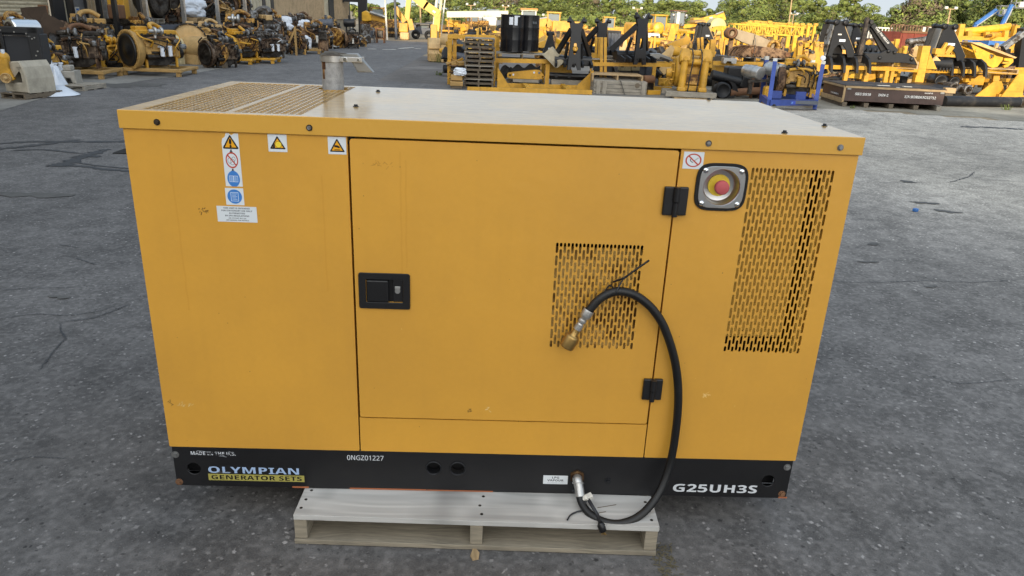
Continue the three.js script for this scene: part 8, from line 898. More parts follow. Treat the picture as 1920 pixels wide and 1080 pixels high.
function dozer(label, at, ry, s = 1, m = mat.yellow, cab = true) { const o = thing('bulldozer', label, 'bulldozer', at, ry); o.scale.setScalar(s); tracks(o, 3.6, 2.0, 1.0); const b = mb(); b.rbox(0.9, 1.45, 0, 1.7, 0.9, 1.1, 0.06); b.rbox(-0.6, 1.1, 0, 1.8, 0.7, 1.3, 0.05); b.build('body', m, o); const e = mb(); e.cyl([0.9, 1.9, 0.2], [0.9, 2.6, 0.2], 0.07); e.build('exhaust', mat.darkOily, o); if (cab) cabOn(o, -0.6, 1.45, 0, 1.4, 1.5, 1.5, m); else { const c = mb(); c.tube([[-1.2, 1.4, 0.5], [-1.2, 2.2, 0.5], [-1.2, 2.2, -0.5], [-1.2, 1.4, -0.5]], 0.08, 12, 6); c.rbox(-0.7, 1.5, 0, 0.5, 0.5, 0.7, 0.1); c.build('roll_bar', mat.gold, o); for (const k of [-1, 1]) { const h = mb(); h.cyl([0.2, 1.2, k * 0.8], [1.8, 1.9, k * 0.8], 0.12); h.build('lift_cylinder', m, o); } } const bl = mb(); bl.prism([[0, 0], [0.2, 0.05], [0.08, 0.6], [0.22, 1.15], [0.12, 1.2], [-0.06, 0.6]], 3.0, mat4(2.3, 0.05, 0)); bl.build('blade', mat.ochre, o); for (const k of [-1, 1]) { const a = mb(); a.bar([-0.3, 0.5, k * 1.3], [2.3, 0.5, k * 1.3], 0.16, 0.22); a.build('push_arm', m, o); } return o; }
function excavator(label, at, ry, P, m = mat.yellow, s = 1) { const o = thing('excavator', label, 'excavator', at, ry); o.scale.setScalar(s); tracks(o, 3.8, 2.3, 0.9); const b = mb(); b.rbox(-0.6, 1.6, 0, 3.0, 1.0, 2.4, 0.08); b.rbox(-1.9, 1.5, 0, 0.7, 1.1, 2.4, 0.2); b.build('house', m, o); cabOn(o, 0.7, 1.1, 0.75, 1.3, 1.7, 0.95, m); const boom = mb(); const seg = (a, c, w0, w1, bb) => { const A = v3([...a, 0]), Cc = v3([...c, 0]), d = Cc.clone().sub(A), n = new THREE.Vector3(-d.y, d.x, 0).normalize(); bb.prism([[A.x + n.x * w0, A.y + n.y * w0], [Cc.x + n.x * w1, Cc.y + n.y * w1], [Cc.x - n.x * w1, Cc.y - n.y * w1], [A.x - n.x * w0, A.y - n.y * w0]], 0.45); }; seg(P[0], P[1], 0.25, 0.4, boom); seg(P[1], P[2], 0.4, 0.22, boom); boom.build('boom', m, o); const st = mb(); seg(P[2], P[3], 0.34, 0.16, st); st.build('stick', m, o); const cy = mb(); cy.cyl([P[0][0] + 0.6, P[0][1] - 0.2, 0.3], [P[1][0], P[1][1], 0.3], 0.1); cy.cyl([P[1][0], P[1][1] + 0.45, 0], [P[2][0] - 0.1, P[2][1] + 0.35, 0], 0.09); cy.build('cylinder', mat.steel, o); const bk = mb(); const [x, y] = P[3]; bk.prism([[x - 0.1, y + 0.2], [x + 0.3, y], [x + 0.3, y - 0.7], [x - 0.2, y - 1.0], [x - 0.7, y - 0.8], [x - 0.5, y - 0.4]], 1.1, null, [], 0.03); bk.build('bucket', mat.ochre, o); return o; }
function lattice(label, a, b, h, d, m, n = 9) { const o = thing('lattice_boom', label, 'boom section'), A = v3(a), B = v3(b), ch = mb(), up = new THREE.Vector3(0, h, 0), bk = new THREE.Vector3(0, 0, -d), t = 0.05 * Math.min(2, h + 0.6); for (const k of [[0, 0], [1, 0], [0, 1], [1, 1]]) { const off = up.clone().multiplyScalar(k[0]).addScaledVector(bk, k[1]); ch.bar(A.clone().add(off), B.clone().add(off), t * 1.5); } ch.build('chord', m, o); for (let i = 0; i <= n; i++) { const p = A.clone().lerp(B, i / n), q = A.clone().lerp(B, Math.min(1, (i + 1) / n)), l = mb(); l.bar(p, p.clone().add(up), t); l.bar(p.clone().add(bk), p.clone().add(bk).add(up), t); if (i < n) l.bar(i % 2 ? p : p.clone().add(up), i % 2 ? q.clone().add(up) : q, t); l.bar(p.clone().add(up), p.clone().add(up).add(bk), t); l.build('lacing', m, o); } const s = mb(); for (const k of [0.1, 0.9]) { const p = A.clone().lerp(B, k); s.box(p.x, p.y / 2, p.z - d / 2, 0.4, p.y, d); } s.build('support', mat.woodDark, o); return o; }
function pole(name, label, cat, u, r, m, arms) { const o = thing(name, label, cat, [u.b[0], 0, u.b[2]]), s = mb(), top = [u.t[0] - u.b[0], u.t[1], u.t[2] - u.b[2]]; s.cyl([0, 0, 0], top, r, r * 0.75, 12); s.build('shaft', m, o); if (arms) { const a = mb(); a.bar([top[0] - arms, top[1], top[2]], [top[0] + arms, top[1], top[2]], r * 0.8); a.build('cross_arm', m, o); for (const k of [-1, 1]) { const l = mb(); l.rbox(top[0] + k * arms, top[1] + r * 1.4, top[2] + r, arms * 0.6, arms * 0.42, arms * 0.4, 0.02, 0.3); l.build('floodlight', mat.white, o); } } return o; }
{
const gz = (x, z) => [x, 0, z];
// left: excavators beyond the asphalt
{ const o = thing('folded_boom', 'folded yellow excavator boom lying behind the two yellow bollards', 'boom'), pt = (p) => [p[0], p[1]], s = mb(); s.prism([[-8.674,0.985,-48], [-8.657,1.501,-48], [-8.415,1.607,-48], [-8.079,1.428,-48], [-8.022,1.043,-48], [-8.332,0.966,-48]].map(pt), 0.7, mat4(0, 0, -48), [], 0.03); s.build('boom_head', mat.yellowBright, o); const a = mb(); a.prism([[-8.08,1.396,-48], [-7.23,1.204,-48], [-7.169,0.85,-48], [-7.577,0.996,-48], [-8.056,1.042,-48]].map(pt), 0.5, mat4(0, 0, -48), [], 0.03); a.build('boom_arm', mat.yellow, o); const c = mb(); c.cyl([-8.114,1.521,-47.6], [-7.171,1.272,-47.6], 0.1); c.build('cylinder', mat.steel, o); const u = mb(); u.rbox(...[-7.992,0.65,-48.4], 1.2, 0.5, 1, 0.06); u.rbox(...[-8.472,0.827,-48.4], 0.7, 0.3, 1, 0.06); u.build('slew_frame', mat.gold, o); const q = {x:-8.078,y:-0.084,z:-48.6,w:1.467,h:0.531}, t = mb(); t.rbox(q.x, (q.y + q.h) / 2, q.z, q.w, q.y + q.h, 1.4, 0.1); t.build('undercarriage', mat.darkOily, o); }

{ const o = thing('upright_stick', 'vertical bright yellow boom arm rising out of the picture', 'boom arm'), b = mb(); b.bar([-5.709,1.078,-47], [-5.525,2.777,-47], 0.26, 0.3); b.build('arm', mat.yellowBright, o); const c = mb(); c.bar([-5.821,1.043,-46.8], [-6.41,1.868,-46.8], 0.24, 0.3); c.build('lower_boom', mat.yellow, o); const d = mb(), q = {x:-5.871,y:0.442,z:-46.6,w:0.603,h:0.538}; d.rbox(q.x, q.y + q.h / 2, q.z, q.w, q.h, 0.7, 0.05); d.build('counterweight', mat.yellow, o); const f = {x:-5.745,y:0.012,z:-46.2,w:0.567,h:0.443}, g = mb(); g.rbox(f.x, f.h / 2, f.z, f.w, f.h, 0.8, 0.08); g.build('base_block', mat.tan, o); const w = mb(); w.bar([-5.484,1.216,-46.5], [-5.322,0.592,-46.5], 0.22, 0.3); w.build('bucket_edge', mat.yellow, o); }
{ const o = thing('gooseneck_boom', 'orange yellow gooseneck boom sloping down right by the white poles', 'boom'), s = mb(); s.bar([-5.173,2.678,-45], [-4.28,1.997,-45], 0.4, 0.5); s.bar([-4.376,2.083,-45], [-3.539,1.574,-45], 0.4, 0.46); s.bar([-3.604,1.662,-45], [-3.697,0.622,-45], 0.34, 0.36); s.build('boom', mat.yellowBright, o); const l = mb(); l.rbox(...[-3.805,1.713,-44.7], 0.2, 0.12, 0.02, 0.005, 0, 0, -0.6); l.build('white_badge', mat.white, o); const c = mb(), q = {x:-3.826,y:0.185,z:-45,w:0.39,h:0.983}; c.rbox(q.x, q.h / 2, q.z, q.w, q.h, 0.5, 0.04); c.build('swing_post', mat.yellow, o); }
{ const q = {x:-4.862,y:0,z:-47.766,w:1.066,h:0.912}, o = thing('backhoe_cab', 'dark glazed backhoe cab between the yellow booms', 'cab', [q.x, 0, q.z - 1]); const s = mb(); s.rbox(0, 0.5, 0, q.w, 0.4, 1, 0.04); s.build('body', mat.slate, o); cabOn(o, 0, 0.55, 0, q.w * 0.8, q.h - 0.6, 0.9, mat.black); for (const k of [-0.4, 0.4]) { const w = mb(); w.torus(k * q.w, 0.28, 0.55, 0.19, 0.1); w.build('tyre', mat.rubber, o); } const sh = mb(); sh.prism([[0.25, 0], [0.5, 0.02], [0.4, 0.4]], 0.5, mat4(q.w * 0.55, 0, 0.2)); sh.build('shoe', mat.dullSteel, o); }
dozer('dark bulldozer silhouette under the folded excavator boom', [-7.701,0,-44.019].map((q, i) => i === 2 ? q - 6 : q), 0.3, 0.6, mat.gold);
for (const [i, [u0, v0, w]] of [[719, 50, 0.09], [726, 48, 0.1]].entries()) { const q = [{x:-6.927,y:0,z:-45.04,w:0.13,h:0.74}, {x:-6.742,y:0,z:-45.284,w:0.147,h:0.836}][i], b = mb(); b.cyl([q.x, 0, q.z], [q.x, q.h, q.z], q.w * 0.5, q.w * 0.5, 14); b.ball(q.x, q.h, q.z, q.w * 0.5, q.w * 0.25, q.w * 0.5); tag(b.build('bollard', mat.yellowBright), ['left yellow bollard before the folded excavator', 'right yellow bollard at the foot of the white pole'][i], 'bollard'); }
const P = (b, t) => ({ b, t });
pole('utility_pole', 'slim white pole rising behind the yellow bollards', 'pole', P([-6.674,0,-44.856], [-6.813,3.437,-45]), 0.06, mat.white);
pole('utility_pole', 'dark grey pole between the two left excavators', 'pole', P([-6.26,0,-45.92], [-6.277,3.481,-45.5]), 0.09, mat.slate);
{ const q = [-4.148,0,-56.472]; for (const [i, [du, r]] of [[0, 0.1], [0.28, 0.09], [0.5, 0.05]].entries()) pole('white_pole', ['left of three white poles beside the gooseneck boom', 'middle of three white poles beside the gooseneck boom', 'thin right one of three white poles by gooseneck boom'][i], 'pole', P([[-4.036,0,-53.797][0] + du, 0, -46], [[-3.529,4.21,-46][0] + du, [-3.529,4.21,-46][1], -46]), r, i === 1 ? mat.cream : mat.white); const b = {x:-3.521,y:0.308,z:-45.5,w:0.099,h:0.498}, bb = mb(); bb.cyl([b.x, 0, b.z], [b.x, b.y + b.h, b.z], 0.07); tag(bb.build('bollard', mat.yellow), 'yellow bollard left of the three white poles', 'bollard'); }
{ const o = thing('white_trailer', 'long white box beam above the yellow machines behind drums', 'beam'), a = [-4.024,1.568,-60], b = [0.875,1.803,-60], s = mb(); s.bar([a[0], a[1], -60], [b[0], b[1], -60], 0.5, 0.46); s.build('box_beam', M('white gloss beam', C(0.60, 0.56, 0.42), 0.5), o); const l = mb(); for (const k of [0.03, 0.4, 0.97]) l.bar([lerp(a[0], b[0], k), 0, -60.1], [lerp(a[0], b[0], k), a[1] - 0.2, -60.1], 0.1); l.build('leg', mat.gold, o); }
dozer('yellow bulldozer under the white beam left of drums', [[-3.079,0.235,-62][0], 0, -62], 2.8, 0.6, mat.yellow, false); dozer('second yellow bulldozer under the white beam nearer the drums', [[-1.858,0.201,-66][0], 0, -66], 0.4, 0.62, mat.gold);
{ const q = {x:-0.573,y:0.264,z:-70,w:1.992,h:0.75}, o = thing('flatbed_truck', 'grey white truck parked between bulldozer and drums', 'truck', [q.x, 0, q.z]), s = mb(); s.rbox(-0.5, 1.1, 0, 2.2, 0.8, 1.8, 0.2); s.build('body', mat.white, o); const c = mb(); c.rbox(0.2, 1.8, 0, 1.3, 0.7, 1.6, 0.2); c.build('windscreen', mat.glass, o); for (const k of [-1.1, 0.9]) { const w = mb(); w.torus(k, 0.42, 0.9, 0.3, 0.14); w.build('tyre', mat.rubber, o); } const d = mb(); d.rbox(1.4, 1.0, 0, 1.8, 0.5, 1.8, 0.05); d.build('tray', mat.slate, o); }
{ const q = {x:2.601,y:0.459,z:-62,w:1.415,h:1.783}, o = thing('grader_cab', 'white cab with orange roof showing above the drums', 'cab', [q.x, 0, q.z]); const s = mb(); s.rbox(0, 0.9, 0, q.w * 1.4, 1.0, 1.4, 0.05); s.build('body', mat.yellow, o); cabOn(o, 0, 1.3, 0, q.w * 0.85, Math.max(0.8, q.y + q.h - 1.45), 1.2, mat.white); const r = mb(); r.rbox(0, q.y + q.h - 0.02, 0, q.w, 0.16, 1.4, 0.04); r.build('orange_roof', M('orange paint', C(0.62, 0.26, 0.05), 0.5, 0, { map: grimeMap }), o); }
// mid distance: rows of yellow machines
const row = [['bulldozer', 1030, -58, 2.6, 0.55, 'yellow bulldozer between the drums and centre thumb'], ['bulldozer', 1070, -62, 0.5, 0.62, 'yellow bulldozer directly behind the centre black thumb'], ['bulldozer', 1102, -64, 2.9, 0.6, 'yellow bulldozer between the two centre thumbs'], ['bulldozer', 1148, -60, 0.0, 0.62, 'yellow machine with square glazed cab right of second thumb'], ['bulldozer', 1176, -66, 3.0, 0.58, 'yellow bulldozer partly behind the braced thumb'], ['bulldozer', 1212, -64, 0.3, 0.55, 'low yellow bulldozer right of the braced thumb']];
for (const [k, u, z, ry, s, label] of row) dozer(label, [X0(u, z), 0, z], ry, s, mat.yellow, u === 1148);
excavator('low yellow excavator arm reaching left behind the centre thumb', [X0(1050, -52), 0, -52], Math.PI, [[0.2, 1.4], [1.4, 1.9], [3.4, 1.7], [4.4, 1.2]], mat.yellow, 0.7);
excavator('yellow excavator with folded arm right of the braced thumb', [X0(1215, -56), 0, -56], 0.2, [[0.2, 1.3], [0.8, 2.2], [1.9, 1.6], [1.4, 1.1]], mat.yellow, 0.75);
{ const o = thing('wheel_loader', 'big yellow wheel loader with white cab post and raised dirty bucket', 'loader', [X0(1268, -66), 0, -66], 0.12), s = mb(); o.scale.setScalar(0.68); s.rbox(-1.4, 1.7, 0, 2.6, 1.3, 2.0, 0.1); s.rbox(0.8, 1.3, 0, 1.6, 0.8, 1.4, 0.08); s.build('body', mat.yellow, o); cabOn(o, -0.1, 2.1, 0, 1.5, 1.65, 1.6, mat.dullSteel); const wp = mb(); wp.box(-0.3, 3.0, 0.82, 0.4, 1.5, 0.05); wp.build('white_pillar', mat.white, o); const rf = mb(); rf.rbox(-0.1, 3.92, 0, 1.8, 0.14, 1.8, 0.03); rf.build('rusty_roof', mat.rust, o); for (const x of [-1.6, 1.2]) for (const z of [-1, 1]) { const w = mb(); w.torus(x, 0.75, z * 1.05, 0.5, 0.26, 0, 0, 24); w.cyl([x, 0.75, z * 0.9], [x, 0.75, z * 1.15], 0.32); w.build('tyre', mat.rubber, o); } for (const z of [-0.6, 0.6]) { const a = mb(); a.bar([0.6, 2.0, z], [2.4, 2.3, z], 0.2, 0.4); a.build('lift_arm', mat.yellowBright, o); } const b = mb(); b.prism([[1.7, 2.7], [3.1, 2.95], [3.15, 2.8], [2.9, 1.9], [2.3, 1.5], [1.6, 1.6], [1.5, 1.75], [2.2, 1.75], [2.7, 2.2], [2.85, 2.7], [1.7, 2.55]], 2.8, mat4(0, 0, 0.3)); b.build('bucket', mat.ochre, o); const l = mb(); for (const x of [-0.9, 0.8]) l.ball(x, 3.4, 0.7, 0.13); l.build('lamp', mat.white, o); }
{ const bx = (label, a, b, m, r) => { const o = thing('round_tank', label, 'tank'), s = mb(), A = v3(a); s.lathe([A.x, A.y, A.z - 1.2], [A.x, A.y, A.z + 0.3], [[0, 0], [r * 0.8, 0.03], [r, 0.12], [r, 0.9], [r * 0.94, 0.97], [r * 0.6, 1.0], [0, 1.02]], 36); s.build('shell', m, o); const t = mb(); t.box(A.x, (A.y - r * 0.8) / 2, A.z - 0.5, r * 1.2, A.y - r * 0.7, 0.6); t.build('cradle', mat.yellow, o); }; bx('large cream round tank end under the small excavator boom', [15.527,1.529,-52], 0, M('cream yellow tank', C(0.52, 0.45, 0.19), 0.5), 0.58); bx('bright yellow round drum end left of the wheel loader', [11.771,1.243,-54], 0, mat.yellowBright, 0.42); }
{ const o = thing('small_boom', 'curved orange excavator boom with white badge above the cream tank', 'boom'), z = -68, s = mb(); s.bar([18.189,1.593,-68], [18.813,2.075,-68], 0.4, 0.4); s.bar([18.672,2.024,-68], [20.419,2.503,-68], 0.4, 0.36); s.bar([20.345,2.681,-68], [20.63,2.056,-68], 0.36, 0.34); s.build('boom', mat.yellowBright, o); const c = mb(); c.cyl([19.772,2.522,-67.8], [20.419,2.774,-67.8], 0.09); c.build('cylinder', mat.steel, o); const l = mb(); l.rbox(...[19.351,2.188,-67.7], 0.3, 0.2, 0.02, 0.005, 0, 0, 0.25); l.build('white_badge', mat.white, o); const b = mb(), q = {x:18.567,y:0.965,z:-68,w:1.762,h:0.64}; b.rbox(q.x, q.y / 2 + 0.6, q.z, q.w, q.y + 1.2, 1.4, 0.1); b.build('house', mat.yellow, o); }
{ const o = thing('curved_boom', 'humped bright yellow arm lying below the cream tank', 'arm'), s = mb(), L = [[12.101,1.303,-42], [12.398,1.401,-42], [12.883,1.478,-42], [13.319,1.466,-42], [13.715,1.308,-42]]; for (let i = 0; i < 4; i++) s.bar(L[i], L[i + 1], 0.3, [0.16, 0.28, 0.26, 0.16][i]); s.build('arm', mat.yellowBright, o); const l = mb(); for (const i of [1, 3]) l.bar([L[i][0], 0, L[i][2]], L[i], 0.2); l.build('support', mat.darkOily, o); }
// lattice sections in stacks
[['front lattice boom section right of the humped yellow arm', [12.982,1.265,-40], [15.433,1.195,-40], 0.48, mat.yellowBright, 9], ['lattice boom section in the middle of the stack', [14.595,1.322,-43], [17.931,1.215,-43], 0.5, mat.yellowBright, 11], ['rear lattice boom section with pointed lugs', [16.086,1.446,-46], [19.959,1.281,-46], 0.52, mat.yellow, 12], ['far lattice boom section against the dark trees', [16.992,1.376,-50], [19.573,1.34,-50], 0.5, mat.yellow, 8]].forEach(([label, a, b, h, m, n]) => lattice(label, a, b, h, 0.9, m, n));
srand(91); for (let i = 0; i < 11; i++) { const u = 1402 + i * 12.4, o = thing('fork_mast', ['leftmost', 'second', 'third', 'fourth', 'fifth', 'middle', 'fifth from right', 'fourth from right', 'third from right', 'second from right', 'rightmost'][i] + ' thin yellow mast in the row above the lattice booms', 'mast', [X0(u, -44.5), 0, -44.5], 0, 'row of thin yellow masts'), s = mb(), h = 1.72 + rr(-0.05, 0.2); s.bar([0, 0, 0], [rr(-0.06, 0.06), h, 0], 0.16); s.build('post', mat.yellowBright, o); const t = mb(); t.rbox(0, h + 0.05, 0, 0.26, 0.16, 0.2, 0.04); t.build('lug', mat.yellow, o); }
// clutter behind the centre racks
const clut = (fn) => fn();
const post2 = (label, list, m, z) => { const o = thing('upright_rack', label, 'frame'), s = mb(); for (const [a, b, w] of list) s.bar(a, b, w); s.build('post', m, o); const f = mb(), A = list[0][0], B = list[list.length - 1][0]; f.bar([A[0], 0.3, A[2]], [B[0] + 0.01, 0.3, B[2]], 0.14, 0.12); f.build('rail', m, o); };
const gz2 = (p) => [p[0], 0, p[2]];
post2('yellow frame with four thin uprights right of braced thumb', [[gz2([5.028,0.818,-24]), [5.007,1.197,-24], 0.07], [gz2([5.182,0.754,-24]), [5.138,1.168,-24], 0.07], [gz2([5.315,0.724,-24]), [5.264,1.19,-24], 0.08], [gz2([5.439,0.764,-24]), [5.39,1.212,-24], 0.07]], mat.yellow);
{ const o = thing('yellow_pipe', 'horizontal yellow pipe passing behind the thin uprights', 'pipe'), s = mb(); s.cyl([5.083,1.013,-25], [5.997,1.031,-25], 0.12, 0.12, 16); s.cyl([5.773,0.986,-25], [5.982,0.995,-25], 0.17, 0.17, 16); s.build('tube', mat.yellowBright, o); const l = mb(); for (const p of [[5.159,1.016,-25], [5.921,1.028,-25]]) l.bar(gz2(p), p, 0.16); l.build('leg', mat.gold, o); }
{ const o = thing('wedge_plate', 'tall bright yellow wedge shaped plate left of the loader bucket', 'plate'), s = mb(), z = -26; const pt = (p) => [p[0], p[1]]; s.prism([[6.231,0.896,-26], [6.503,0.944,-26], [6.553,1.355,-26], [6.42,1.644,-26], [6.348,1.586,-26]].map(pt), 0.14, mat4(0, 0, -26), [], 0.01); s.build('plate', mat.yellowBright, o); const b = mb(), q = [6.435,0.897,-26.2]; b.bar([q[0], 0, -26.2], [q[0], q[1] + 0.1, -26.2], 0.3); b.build('base', mat.yellow, o); }
{ const q = {x:7.171,y:0.881,z:-34,w:0.808,h:0.284}, o = thing('truck_hood', 'pale grey truck body with black window openings behind uprights', 'truck', [q.x, 0, q.z]), s = mb(); s.rbox(0, q.y + q.h / 2, 0, q.w, q.h, 1.2, 0.05); s.build('body', mat.white, o); for (const k of [-0.3, 0.08, 0.32]) { const w = mb(); w.box(k * q.w, q.y + q.h * 0.45, 0.605, q.w * 0.22, q.h * 0.4, 0.02); w.build('window', mat.black, o); } const l = mb(); l.box(0, q.y / 2, 0, q.w * 0.8, q.y, 1); l.build('chassis', mat.darkOily, o); }
{ const q = {x:8.518,y:0.994,z:-32,w:0.621,h:0.313}, o = thing('roll_canopy', 'yellow roll frame canopy between wedge plate and black thumb', 'canopy', [q.x, 0, q.z], 0.3), s = mb(), h = q.y + q.h; for (const i of [-1, 1]) for (const k of [-1, 1]) s.bar([i * q.w * 0.45, 0, k * 0.4], [i * q.w * 0.4, h, k * 0.35], 0.12); s.build('post', mat.yellowBright, o); const r = mb(); r.rbox(0, h, 0, q.w, 0.12, 0.9, 0.03); r.build('roof', mat.yellowBright, o); const b = mb(); b.rbox(0, 0.5, 0, q.w * 1.1, 0.9, 0.9, 0.06); b.build('body', mat.gold, o); }
const fz = {x:6.17,y:0.852,z:-20.5,w:0.476,h:0.862}; sideThumb({ label: 'slim black thumb with blue sticker behind yellow axle housing', ...fz, w: fz.w * 1.15, ry: 0.05, n: 4, tw: 0.6, label2: 1, edge: mat.tan });
post2('pair of yellow uprights behind the bleached arm left end', [[gz2([7.142,0.819,-22]), [7.079,1.267,-22], 0.12], [gz2([7.288,0.76,-22]), [7.236,1.241,-22], 0.1], [gz2([7.479,0.865,-22]), [7.43,1.312,-22], 0.13], [gz2([7.661,0.904,-22]), [7.628,1.24,-22], 0.09]], mat.yellow); post2('yellow uprights under the middle of the bleached arm', [[gz2([8.256,0.816,-23]), [8.169,1.148,-23], 0.1], [gz2([8.429,0.856,-23]), [8.27,1.185,-23], 0.09]], mat.yellowBright); post2('yellow uprights right of the bleached arm', [[gz2([9.235,0.854,-23]), [9.157,1.419,-23], 0.12], [gz2([9.413,0.861,-23]), [9.38,1.362,-23], 0.1], [gz2([9.609,0.868,-23]), [9.586,1.403,-23], 0.12], [gz2([9.84,0.877,-23]), [9.81,1.445,-23], 0.12]], mat.yellowBright);
post2('group of yellow uprights in front of the rust red skip', [[gz2([13.127,1.005,-23]), [13.043,1.372,-23], 0.12], [gz2([13.288,1.011,-23]), [13.22,1.463,-23], 0.13], [gz2([13.413,1.016,-23]), [13.392,1.184,-23], 0.1], [gz2([13.539,1.021,-23]), [13.538,1.257,-23], 0.14]], mat.yellow); post2('yellow uprights below the left end of the cylinder rack', [[gz2([16.841,1.104,-26]), [16.76,1.496,-26], 0.1], [gz2([16.976,1.052,-26]), [16.904,1.408,-26], 0.14], [gz2([17.116,1.057,-26]), [17.175,1.456,-26], 0.1], [gz2([17.423,1.126,-26]), [17.39,1.483,-26], 0.1]], mat.yellowBright);
// low piles of attachments that fill the rows between (each its own pile)
const pile = (label, q, seed, ms, n = 12) => { srand(seed); const o = thing('parts_pile', label, 'parts pile', [q.x, 0, q.z]), W2 = q.w, H2 = Math.max(0.5, q.y + q.h), fs = Math.max(1, -q.z / 34); for (let k = 0; k < n; k++) { const s = mb(), x = rr(-0.5, 0.5) * W2, y = rr(0.1, 0.85) * H2, t = rnd(); if (t < 0.3) s.cyl([x - rr(0.1, 0.5), y, rr(-0.6, 0.6)], [x + rr(0.1, 0.5), y + rr(-0.2, 0.2), rr(-0.6, 0.6)], rr(0.06, 0.14), rr(0.05, 0.13), 12); else if (t < 0.55) s.prism([[-0.4, 0], [0.35, -0.1], [0.5, 0.3], [0.1, 0.55], [-0.3, 0.4]].map(([a, b]) => [a * rr(0.4, 0.8), b * rr(0.4, 0.9)]), rr(0.1, 0.5), mat4(x, y * 0.8, rr(-0.5, 0.5), rr(-0.3, 0.3), rr(-0.8, 0.8), rr(-0.5, 0.5)), [], 0.02); else if (t < 0.8) s.rbox(x, y * 0.9, rr(-0.5, 0.5), rr(0.15, 0.6), rr(0.08, 0.25), rr(0.15, 0.5), 0.02, rr(-0.2, 0.2), rr(-0.6, 0.6), rr(-0.4, 0.4)); else s.bar([x, 0, rr(-0.5, 0.5)], [x + rr(-0.2, 0.2), H2 * rr(0.7, 1.08), rr(-0.5, 0.5)], rr(0.06, 0.11)); s.build('attachment', ms[Math.floor(rnd() * ms.length)], o); } const b = mb(); b.rbox(0, 0.1, 0, W2, 0.2, 1.0, 0.02); b.rbox(0, 0.42 * H2, -0.1, W2 * 0.96, 0.08, 0.8, 0.02); for (const x of [-0.45, 0, 0.45]) b.rbox(x * W2, 0.25 * H2, 0, 0.1, 0.5 * H2, 0.6, 0.01); b.build('stand', ms[0], o); };
const Yl = [mat.gold, mat.yellow, mat.gold, mat.yellowBright, mat.darkOily, mat.ochre, mat.blackDust, mat.yellow], Bl = [mat.black, mat.blackDust, mat.slate, mat.darkOily, mat.yellow], Mx = [mat.yellow, mat.rustBrown, mat.blackDust, mat.tan, mat.steel, mat.yellowBright];
[['yellow parts pile seen through the posts of the pallet stack frame', {x:-0.685,y:0.407,z:-21,w:1.352,h:0.582}, Mx], ['dark parts pile behind the left yellow frame', {x:-1.018,y:0.388,z:-19.5,w:0.512,h:0.518}, Bl], ['yellow buckets pile with curved tops behind pallet stack', {x:-0.584,y:0.477,z:-27,w:1.373,h:0.67}, Yl], ['yellow pile right of the drums in front of bulldozer', {x:1.781,y:0.517,z:-24,w:0.801,h:0.655}, Yl], ['yellow pile behind the centre black thumb', {x:3.256,y:0.427,z:-28,w:1.051,h:0.755}, Yl], ['grey and yellow pile behind the second black thumb', {x:4.679,y:0.395,z:-29,w:1.089,h:0.74}, Mx], ['yellow pile between braced thumb and wedge plate', {x:5.175,y:0.493,z:-23,w:0.954,h:0.535}, Yl], ['black parts pile on the deck right of braced thumb', {x:4.376,y:0.655,z:-19.5,w:0.67,h:0.288}, Bl], ['yellow pile behind the yellow axle housing', {x:6.712,y:0.639,z:-24,w:1.25,h:0.554}, Yl], ['black parts pile between axle housing and rusty rake', {x:6.477,y:0.619,z:-20,w:0.719,h:0.472}, Bl], ['yellow pile under the bleached arm', {x:9.415,y:0.644,z:-26,w:1.35,h:0.485}, Yl], ['yellow pile right of the bleached arm', {x:10.311,y:0.729,z:-25,w:1.15,h:0.576}, Yl], ['black pile behind the brown mast', {x:8.704,y:0.737,z:-20.5,w:0.802,h:0.362}, Bl], ['mixed pile behind the yellow uprights', {x:12.04,y:0.775,z:-27,w:1.132,h:0.655}, Mx], ['yellow pile behind the white stickered thumb', {x:13.209,y:0.821,z:-27,w:1.072,h:0.732}, Mx], ['yellow pile beneath the handwriting arm', {x:14.568,y:0.913,z:-27,w:1.156,h:0.693}, Mx], ['mixed pile behind the lettered thumb base', {x:14.193,y:0.788,z:-24,w:1.396,h:0.522}, Mx], ['yellow pile between the stickered thumb legs', {x:15.473,y:0.767,z:-24,w:1.306,h:0.593}, Yl], ['mixed pile under the cylinder rack', {x:18.84,y:1.04,z:-27,w:1.871,h:0.464}, Mx], ['yellow pile at the right edge behind dark boom', {x:18.159,y:0.835,z:-24,w:1.03,h:0.697}, Yl], ['mixed pile under the rack behind the crate', {x:10.902,y:0.328,z:-20.5,w:1.462,h:0.277}, Mx], ['yellow and black pile under the rack right of the tall post', {x:12.631,y:0.308,z:-20.8,w:1.322,h:0.281}, Mx], ['dark pile under the rusty rake deck', {x:8.018,y:0.266,z:-19.5,w:1.546,h:0.323}, Bl], ['dark pile under the braced thumb deck', {x:3.277,y:0.06,z:-19.8,w:0.622,h:0.357}, Bl], ['small yellow pile under the deck left of the axle housing', {x:4.783,y:0.12,z:-19.4,w:0.428,h:0.38}, Mx], ['distant yellow pile left of the lattice booms', {x:11.961,y:0.95,z:-38,w:2.363,h:0.421}, Yl], ['distant yellow pile below the lattice booms', {x:14.394,y:0.954,z:-36,w:3.759,h:0.351}, Yl], ['distant yellow pile right of the white poles', {x:-1.387,y:0.48,z:-50,w:3.384,h:0.408}, Yl], ['distant mixed pile behind the drums', {x:4.567,y:0.676,z:-46,w:4.144,h:0.44}, Yl], ['distant pile left of the wheel loader', {x:9.276,y:0.789,z:-44,w:2.575,h:0.423}, Yl]].forEach(([l, q, ms], i) => pile(l, q, 700 + i, ms, 14 + Math.round(q.w * 7)));
